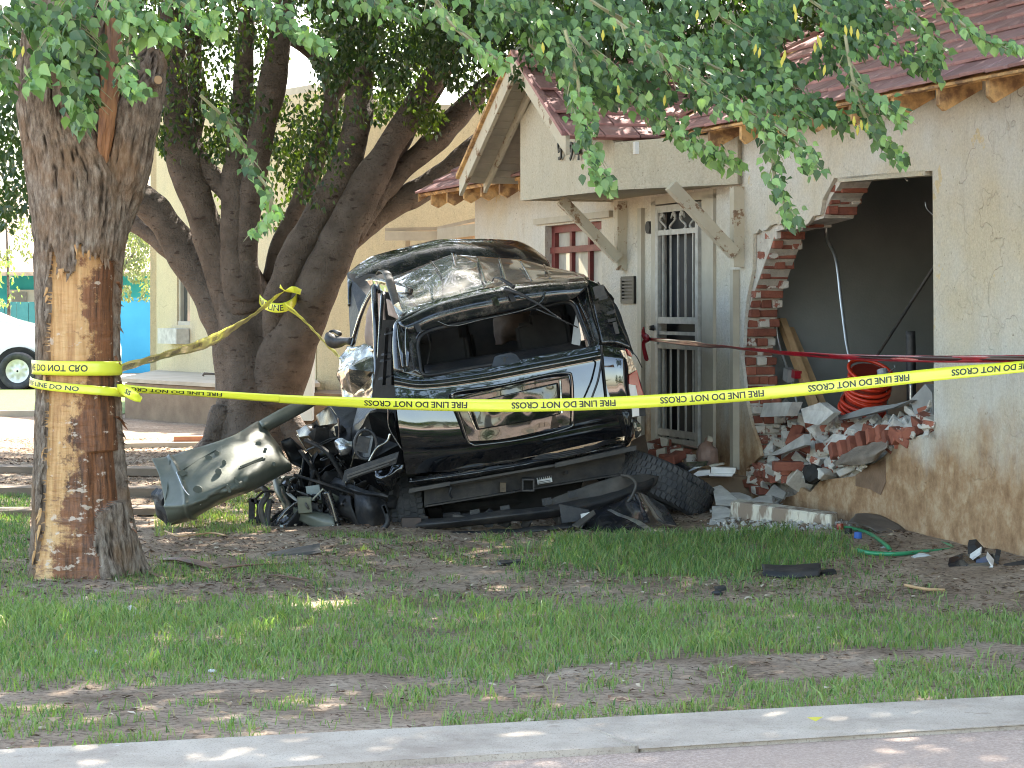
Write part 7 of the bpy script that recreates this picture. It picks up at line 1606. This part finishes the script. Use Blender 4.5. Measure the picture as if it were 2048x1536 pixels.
# ---------------- grass, litter ----------------
def fpx(X, D): return X/D*FPX+1024
def fpy(D): return HZ+FPX*CH/D
def nz(x, y, s, q=0): return noise.noise(Vector((x*s, y*s, q)))
YL = ([0, 300, 500, 750, 900, 1000, 1200, 1500, 2048], [1392, 1380, 1368, 1352, 1352, 1366, 1332, 1318, 1288])
YS = ([0, 1150, 2048], [1512, 1446, 1402])
def gdens(X, D):
    """(density 0..1, blade height m, share of straw, dark share) of the grass on the ground"""
    px, py = fpx(X, D), fpy(D); pc = min(max(px, -900), 2900)
    n1, n2 = nz(X, D, 1.1), nz(X, D, 3.7, 4)
    px0 = px; pj = pc+110*n1+80*n2
    yl = np.interp(pc, *YL)+14*n2; ys = np.interp(pc, *YS) if 0 <= pc <= 2048 else (1512-pc*.054)
    if py > ys-1+7*n2: return 0, 0, 0, 0
    if pc > 1380 and py < np.interp(pc, [1380, 1500, 1600, 1700, 1800, 1900, 2048], [1030, 1058, 1082, 1100, 1140, 1196, 1196])+26*n2: return 0, 0, 0, 0
    yu = 1196+26*n1+14*n2+(26 if pc > 1700 else 0)-(14 if pc < 120 else 0)
    if yu < py < yl:
        k = min(1, (py-yu)/28)*min(1, (yl-py)/10+.35)
        n3 = nz(X, D, 9, 2)
        return max(0, .72+.4*n2+.6*n3+.2*n1)*k, .050+.026*n1+.018*n3, .17, .16
    if py >= yl:
        e = 0; dS = ys-py
        if pc > 1250 and dS < (18+ (pc-1250)*.055): e = .8
        if pc > 1500 and py > yl+22 and (pc > 1750 or dS < 62): e = max(e, .6+n1)
        if dS < 26 and 880 < pc < 1250: e = .55
        pt = n1*.9+n2*.8
        if pc < 1000 and yl+24 < py: e = max(e, (.55 if pt > .10 else .05))
        if 780 < pc < 1500 and py > yl+8: e = max(e, (.5 if pt > .18 else .04))
        return e, .042, .22, .15
    if 1505 < pc < 1660 and 1142 < py < 1182: return .25, .03, .2, .5
    # behind the lush strip, round the wreck
    if 1075 < py <= yu+6 and 900 < pj < 1830:
        bw = 1158-(30 if pc > 1650 else 0)+20*n1
        a = .75 if (py < bw and py > 1062) else .16
        if pj < 1180: a *= .6+.9*n2
        kk = min(1, max(0, (pj-900)/260)); kv = min(1, max(.0, (bw+24-py)/60)); 
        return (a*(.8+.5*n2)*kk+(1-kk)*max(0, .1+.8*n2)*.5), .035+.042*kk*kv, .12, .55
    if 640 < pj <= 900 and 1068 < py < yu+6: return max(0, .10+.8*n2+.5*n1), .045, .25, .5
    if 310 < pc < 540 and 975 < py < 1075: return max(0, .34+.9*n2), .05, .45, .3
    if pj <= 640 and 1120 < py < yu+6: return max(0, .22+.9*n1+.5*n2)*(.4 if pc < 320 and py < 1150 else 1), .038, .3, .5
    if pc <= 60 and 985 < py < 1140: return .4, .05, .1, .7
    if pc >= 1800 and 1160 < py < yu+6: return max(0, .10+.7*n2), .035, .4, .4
    return 0, 0, 0, 0
N = 560000
Xs = np.random.uniform(-5.5, 6.2, N); Ds = np.random.uniform(7.9, 19.5, N)**1
rows = []
for X, D in zip(Xs, Ds):
    if abs(X) > D*.2276+2.2: continue
    a, h, st, dk = gdens(X, D)
    if a <= 0 or random.random() > a: continue
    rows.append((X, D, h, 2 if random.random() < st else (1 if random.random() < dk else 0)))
rows = np.array(rows); n = len(rows); print('grass blades', n)
X, D, hh, mi = rows.T; hh = hh*np.random.uniform(.45, 1.5, n)
tuft = np.random.random(n) < .012; hh[tuft] *= 1.7
Z = np.array([gz(x, y) for x, y in zip(X, D)])-.004
az = np.random.uniform(0, 2*math.pi, n); lean = np.random.uniform(.15, 1.0, n)*hh; la = np.random.uniform(0, 2*math.pi, n)
ww = np.where(np.random.random(n) < .12, .0050, .0023); wx, wy = np.cos(az)*ww, np.sin(az)*ww
lx, ly = np.cos(la)*lean, np.sin(la)*lean
base = np.stack([X, D, Z], 1); wv = np.stack([wx, wy, np.zeros(n)], 1)
m1 = base+np.stack([lx*.3, ly*.3, hh*.6], 1); tp = base+np.stack([lx, ly, hh*np.random.uniform(.75, 1, n)], 1)
Vg = np.stack([base-wv, base+wv, m1+wv*.8, m1-wv*.8, tp], 1).reshape(-1, 3)
i0 = np.arange(n)*5
Fg = np.concatenate([np.stack([i0, i0+1, i0+2], 1), np.stack([i0, i0+2, i0+3], 1), np.stack([i0+3, i0+2, i0+4], 1)])
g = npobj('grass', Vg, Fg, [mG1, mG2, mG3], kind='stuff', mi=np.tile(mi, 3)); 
# fallen leaves, bark chips and twigs
n = 62000
X = np.random.uniform(-6.2, 6, n*2); D = 7.9+np.random.random(n*2)**.8*19
keep = []
for x, d in zip(X, D):
    if abs(x) > d*.2276+1.8: continue
    px, py = fpx(x, d), fpy(d); pc = min(max(px, 0), 2048)
    o = -(x-A0.x)*.951-(d-A0.y)*.309
    if o < .05 and d < 19: continue
    if py > np.interp(pc, *YS)-3: k = .0
    elif py > np.interp(pc, *YL): k = .45
    elif py > 1205: k = .06
    else: k = 1
    if 1700 < px and 1130 < py < 1230: k = 1
    if random.random() < k*(.6+nz(x, d, 1.7, 9)): keep.append((x, d))
keep = np.array(keep)[:n]; n = len(keep)
X, D = keep.T; Z = np.array([gz(a, b) for a, b in keep])+.004
az = np.random.uniform(0, 6.28, n); Ln = np.random.uniform(.008, .028, n); Wd = Ln*np.random.uniform(.2, .6, n); twg = np.random.random(n) < .12; Ln[twg] *= 2.6; Wd[twg] = .003
ux = np.stack([np.cos(az), np.sin(az), np.random.uniform(-.35, .35, n)], 1)*Ln[:, None]; vx = np.stack([-np.sin(az), np.cos(az), np.random.uniform(-.4, .4, n)], 1)*Wd[:, None]
c = np.stack([X, D, Z+np.random.uniform(0, .01, n)], 1)
Vl = np.stack([c-ux, c+vx+np.array([0, 0, .004]), c+ux, c-vx+np.array([0, 0, .004])], 1).reshape(-1, 3); i0 = np.arange(n)*4
npobj('leaf_litter', Vl, np.stack([i0, i0+1, i0+2, i0+3], 1), mLIT, kind='stuff', mi=np.random.choice(3, n, p=[.35, .5, .15]))
# small stones
for (x, y, r_, lab) in ((190, 1306, .017, 'tan rounded stone in the lush grass at the left'), (236, 1503, .016, 'small brown stone by the footway at the left'), (424, 1350, .013, 'pale stone at the lower edge of the lush grass'), (1435, 1190, .022, 'small black shard on the bare dirt below the bumper corner')):
    p = G(x, y); bm = bmesh.new(); bmesh.ops.create_icosphere(bm, subdivisions=2, radius=r_)
    for v in bm.verts: v.co = Vector((v.co.x*1.5, v.co.y, v.co.z*.7))*(1+.25*noise.noise(v.co*60))
    me = bpy.data.meshes.new('stone'); bm.to_mesh(me); bm.free(); me.materials.append(mCHUNK if 'black' not in lab else mPLAS)
    o = link('stone', me, p+Vector((0, 0, .012+gz(p.x, p.y)))); tag(o, lab, 'stone' if 'black' not in lab else 'shard', None)
    if 'black' in lab: o.name = 'plastic_shard'
for (x, y) in ((108, 1452), (575, 1448), (868, 1382), (1630, 1468), (1370, 1290)):
    p = G(x, y, .0); p.z = gz(p.x, p.y)+.02+(.03 if y == 1468 else 0)
    lab = {108: 'curled brown leaf on the dirt at the lower left', 575: 'curled brown leaf on the dirt below the lush grass', 868: 'curled pale leaf at the tip of the bare strip', 1630: 'yellow leaf lying on the concrete footway', 1370: 'brown leaf caught in grass at the right of centre'}[x]
    o = obj('fallen_leaf', ([p+Vector((-.03, 0, .012)), p+Vector((0, -.018, 0)), p+Vector((.032, .004, .014)), p+Vector((.004, .02, .004))], [(0, 1, 2), (0, 2, 3)]), mLIT[0] if x != 1630 else mPOD); tag(o, lab, 'leaf')

# ---------------- tape ----------------
def ribbon(name, pts, widths, twist, mat, parent, nseg=160, text=None, size=.05, start=.1, rep=.72, flip=False, rot180=True, ink=None, mirror=False, wave=.003, up0=Vector((0, 0, 1))):
    """tape through 3D points; twist in degrees at each point about the run"""
    cc = catmull([tuple(p)+(w_, t_) for p, w_, t_ in zip(pts, widths, twist)], nseg)
    C_ = [Vector(c[:3]) for c in cc]; L = [0]
    for a, b in zip(C_, C_[1:]): L.append(L[-1]+(b-a).length)
    fr = []
    for i, c in enumerate(cc):
        t = (C_[min(i+1, nseg-1)]-C_[max(i-1, 0)]).normalized(); u_ = (up0-t*up0.dot(t)).normalized(); n_ = t.cross(u_)   # n_ faces +y for t=+x
        a = R(c[4]); u2 = u_*math.cos(a)+n_*math.sin(a); n2 = t.cross(u2)
        fr.append((C_[i]+n2*wave*math.sin(L[i]*7+2), t, u2, n2, c[3]))
    V, Fs = [], []
    K = 5
    for i, (c, t, u_, n_, w_) in enumerate(fr):
        for k in range(K):
            f = k/(K-1)-.5; V.append(c+u_*(f*w_)+n_*(.0015*math.sin(f*7+L[i]*3)))
    for i in range(nseg-1):
        for k in range(K-1): Fs.append((i*K+k, (i+1)*K+k, (i+1)*K+k+1, i*K+k+1))
    o = obj('tape_strip', (V, Fs), mat, parent, smooth=True); 
    md = o.modifiers.new('s', 'SOLIDIFY'); md.thickness = .0006; md.offset = 0
    def frame_at(x):
        i = min(max(np.searchsorted(L, x)-1, 0), nseg-2); f = (x-L[i])/max(L[i+1]-L[i], 1e-9)
        a, b = fr[i], fr[i+1]; return a[0].lerp(b[0], f), a[2].lerp(b[2], f), a[3].lerp(b[3], f), a[4]*(1-f)+b[4]*f
    if text:
        vs, fs = text_mesh(text, size, .0012)
        x0 = min(v.x for v in vs); x1 = max(v.x for v in vs); yc = max(v.y for v in vs)/2; x = start
        for q_ in range(12):
            if x+(x1-x0) > L[-1]: break
            out = []
            for v in vs:
                tx, ty = v.x-x0, v.y-yc
                if rot180: tx, ty = (x1-x0)-tx, -ty
                if flip: ty = -ty
                c, u_, n_, w_ = frame_at(x+tx); out.append(c+u_*(ty*min(1, w_/.075))+n_*.0022)
            fs2 = fs
            obj('lettering', (out, fs2), ink or mTINK, parent); x += rep
    return o
tp = thing('barrier_tape', 'yellow fire line tape strung level in front of the wreck from the stripped trunk', 'tape', P(1024, 811, 13.2))
TX = 'FIRE LINE DO NOT CROSS'
TW = .076
ribbon('t', [P(238, 776, 12.98), P(330, 783, 13.1), P(450, 790, 13.15), P(560, 797, 13.2)], [.05, .040, .045, .052], [10, 28, 20, 24], mTAPE, tp, 90, TX, .05, .02, .80)
ribbon('t', [P(558, 797, 13.2), P(640, 802, 13.2), P(760, 807, 13.2), P(900, 810, 13.15), P(1050, 811, 13.1), P(1270, 804, 13.0), P(1510, 788, 12.8), P(1740, 764, 12.5), P(1900, 746, 12.2), P(2060, 732, 11.9), P(2300, 705, 11.2)], [.052, .058, .066, .072, .073, .073, .073, .072, .070, .066, .06], [22, 20, 12, 4, 0, 0, 0, -5, -14, -22, -20], mTAPE, tp, 300, TX, .052, .5, .87)
# loops round the trunk
def wrap(y0, y1, w_, text, flip, rot, tw, off=.02, start=.0, lab=None):
    pts = []
    for k in range(25):
        a = math.pi*1.02+math.pi*.96*k/24; y = y0+(y1-y0)*k/24
        l, r_ = edges(y); Rr = ((r_-l)/2)/FPX*D1+off; cx = ((l+r_)/2-1024)/FPX*D1
        pts.append(Vector((cx+math.cos(a)*Rr, D1+math.sin(a)*Rr*.92, CH-(y-HZ)/FPX*D1)))
    return ribbon('t', pts, [w_]*25, tw, mTAPE, tp, 120, text, .052, start, 3, flip=flip, rot180=rot, wave=.001)
wrap(733, 736, .082, 'LINE DO NOT CRO', True, False, [0]*25, start=.03)
wrap(760, 786, .052, 'FIRE LINE DO NO', False, False, [-8]*25, .03, .05)
ribbon('t', [P(236, 776, 12.97), P(252, 782, 12.9), P(270, 793, 12.88), P(283, 800, 12.9)], [.05, .06, .055, .03], [20, -20, 10, 0], mTAPE, tp, 40, 'SS', .045, .09, 3, rot180=False)
tp2 = thing('barrier_tape', 'twisted yellow tape rising from the stripped trunk to the fig tree', 'tape', P(420, 690, 17))
ribbon('t', [P(238, 738, 13.05), P(290, 722, 14.2), P(350, 704, 15.8), P(420, 682, 17.8), P(490, 642, 20.5), P(545, 600, 23.2), P(572, 580, 24.0)], [.075, .07, .075, .10, .12, .10, .03], [30, 35, 30, 10, 40, 30, 60], mTAPE, tp2, 140, TX, .045, .12, 1.2)
pts = []
for k in range(21):
    a = math.pi*1.08+math.pi*1.0*k/20; x = 553+38*math.cos(a); y = 602-16*math.sin(a)*1.2+k*.1
    pts.append(P(556+38*math.cos(a), 590+26*abs(math.sin(a)), 24.32+.30*math.sin(a)))
ribbon('t', pts, [.10]*21, [0]*21, mTAPE, tp2, 60, 'FIRE LINE', .09, .05, 3, rot180=False, flip=False)
ribbon('t', [P(560, 572, 24.0), P(572, 582, 23.95), P(586, 579, 23.9), P(602, 584, 23.95)], [.05, .04, .07, .06], [20, 60, 10, 0], mTAPE, tp2, 40)
tp3 = thing('barrier_tape', 'thin yellow tape running from the fig tree down to the wreck mirror side', 'tape', P(640, 655, 22))
ribbon('t', [P(572, 612, 23.9), P(605, 638, 23), P(645, 680, 20.8), P(684, 720, 18.6)], [.08, .09, .09, .08], [20, 30, 30, 25], mTAPE, tp3, 70, TX, .03, .1, .9)
tr = thing('red_tape', 'dark red tape stretched from the security door handle across the broken hole', 'tape', W(1, .3, 1.2))
a_ = W(dS0+.06, .10, zy(680)); b_ = P(2300, 724, 12.0)
rp = [a_]+[P(x, y, d) for x, y, d in ((1380, 687, 18.2), (1450, 694, 17.2), (1560, 705, 16.0), (1700, 714, 14.8), (1860, 718, 13.7), (2048, 718, 12.6))]+[b_]
ribbon('t', rp, [.03, .05, .035, .034, .038, .042, .044, .044], [0, 20, 50, 30, 10, 0, 5, 0], mTRED, tr, 200)
rp2 = [v+Vector((0, -.006, .004)) for v in rp]; rp2 = rp2[3:]
ribbon('t', rp2, [.016, .02, .026, .028, .028], [20, 10, 0, 5, 0], mTREDI, tr, 120)
obj('knot', tube([W(dS0+.02, .14, zy(655)), W(dS0+.06, .16, zy(668)), W(dS0+.07, .13, zy(680)), W(dS0+.04, .15, zy(690)), W(dS0+.06, .13, zy(720)), W(dS0+.075, .12, zy(722))], [.006, .02, .03, .018, .022, .006], 8, 24, flat=.5, dis=.01), mTRED, tr)
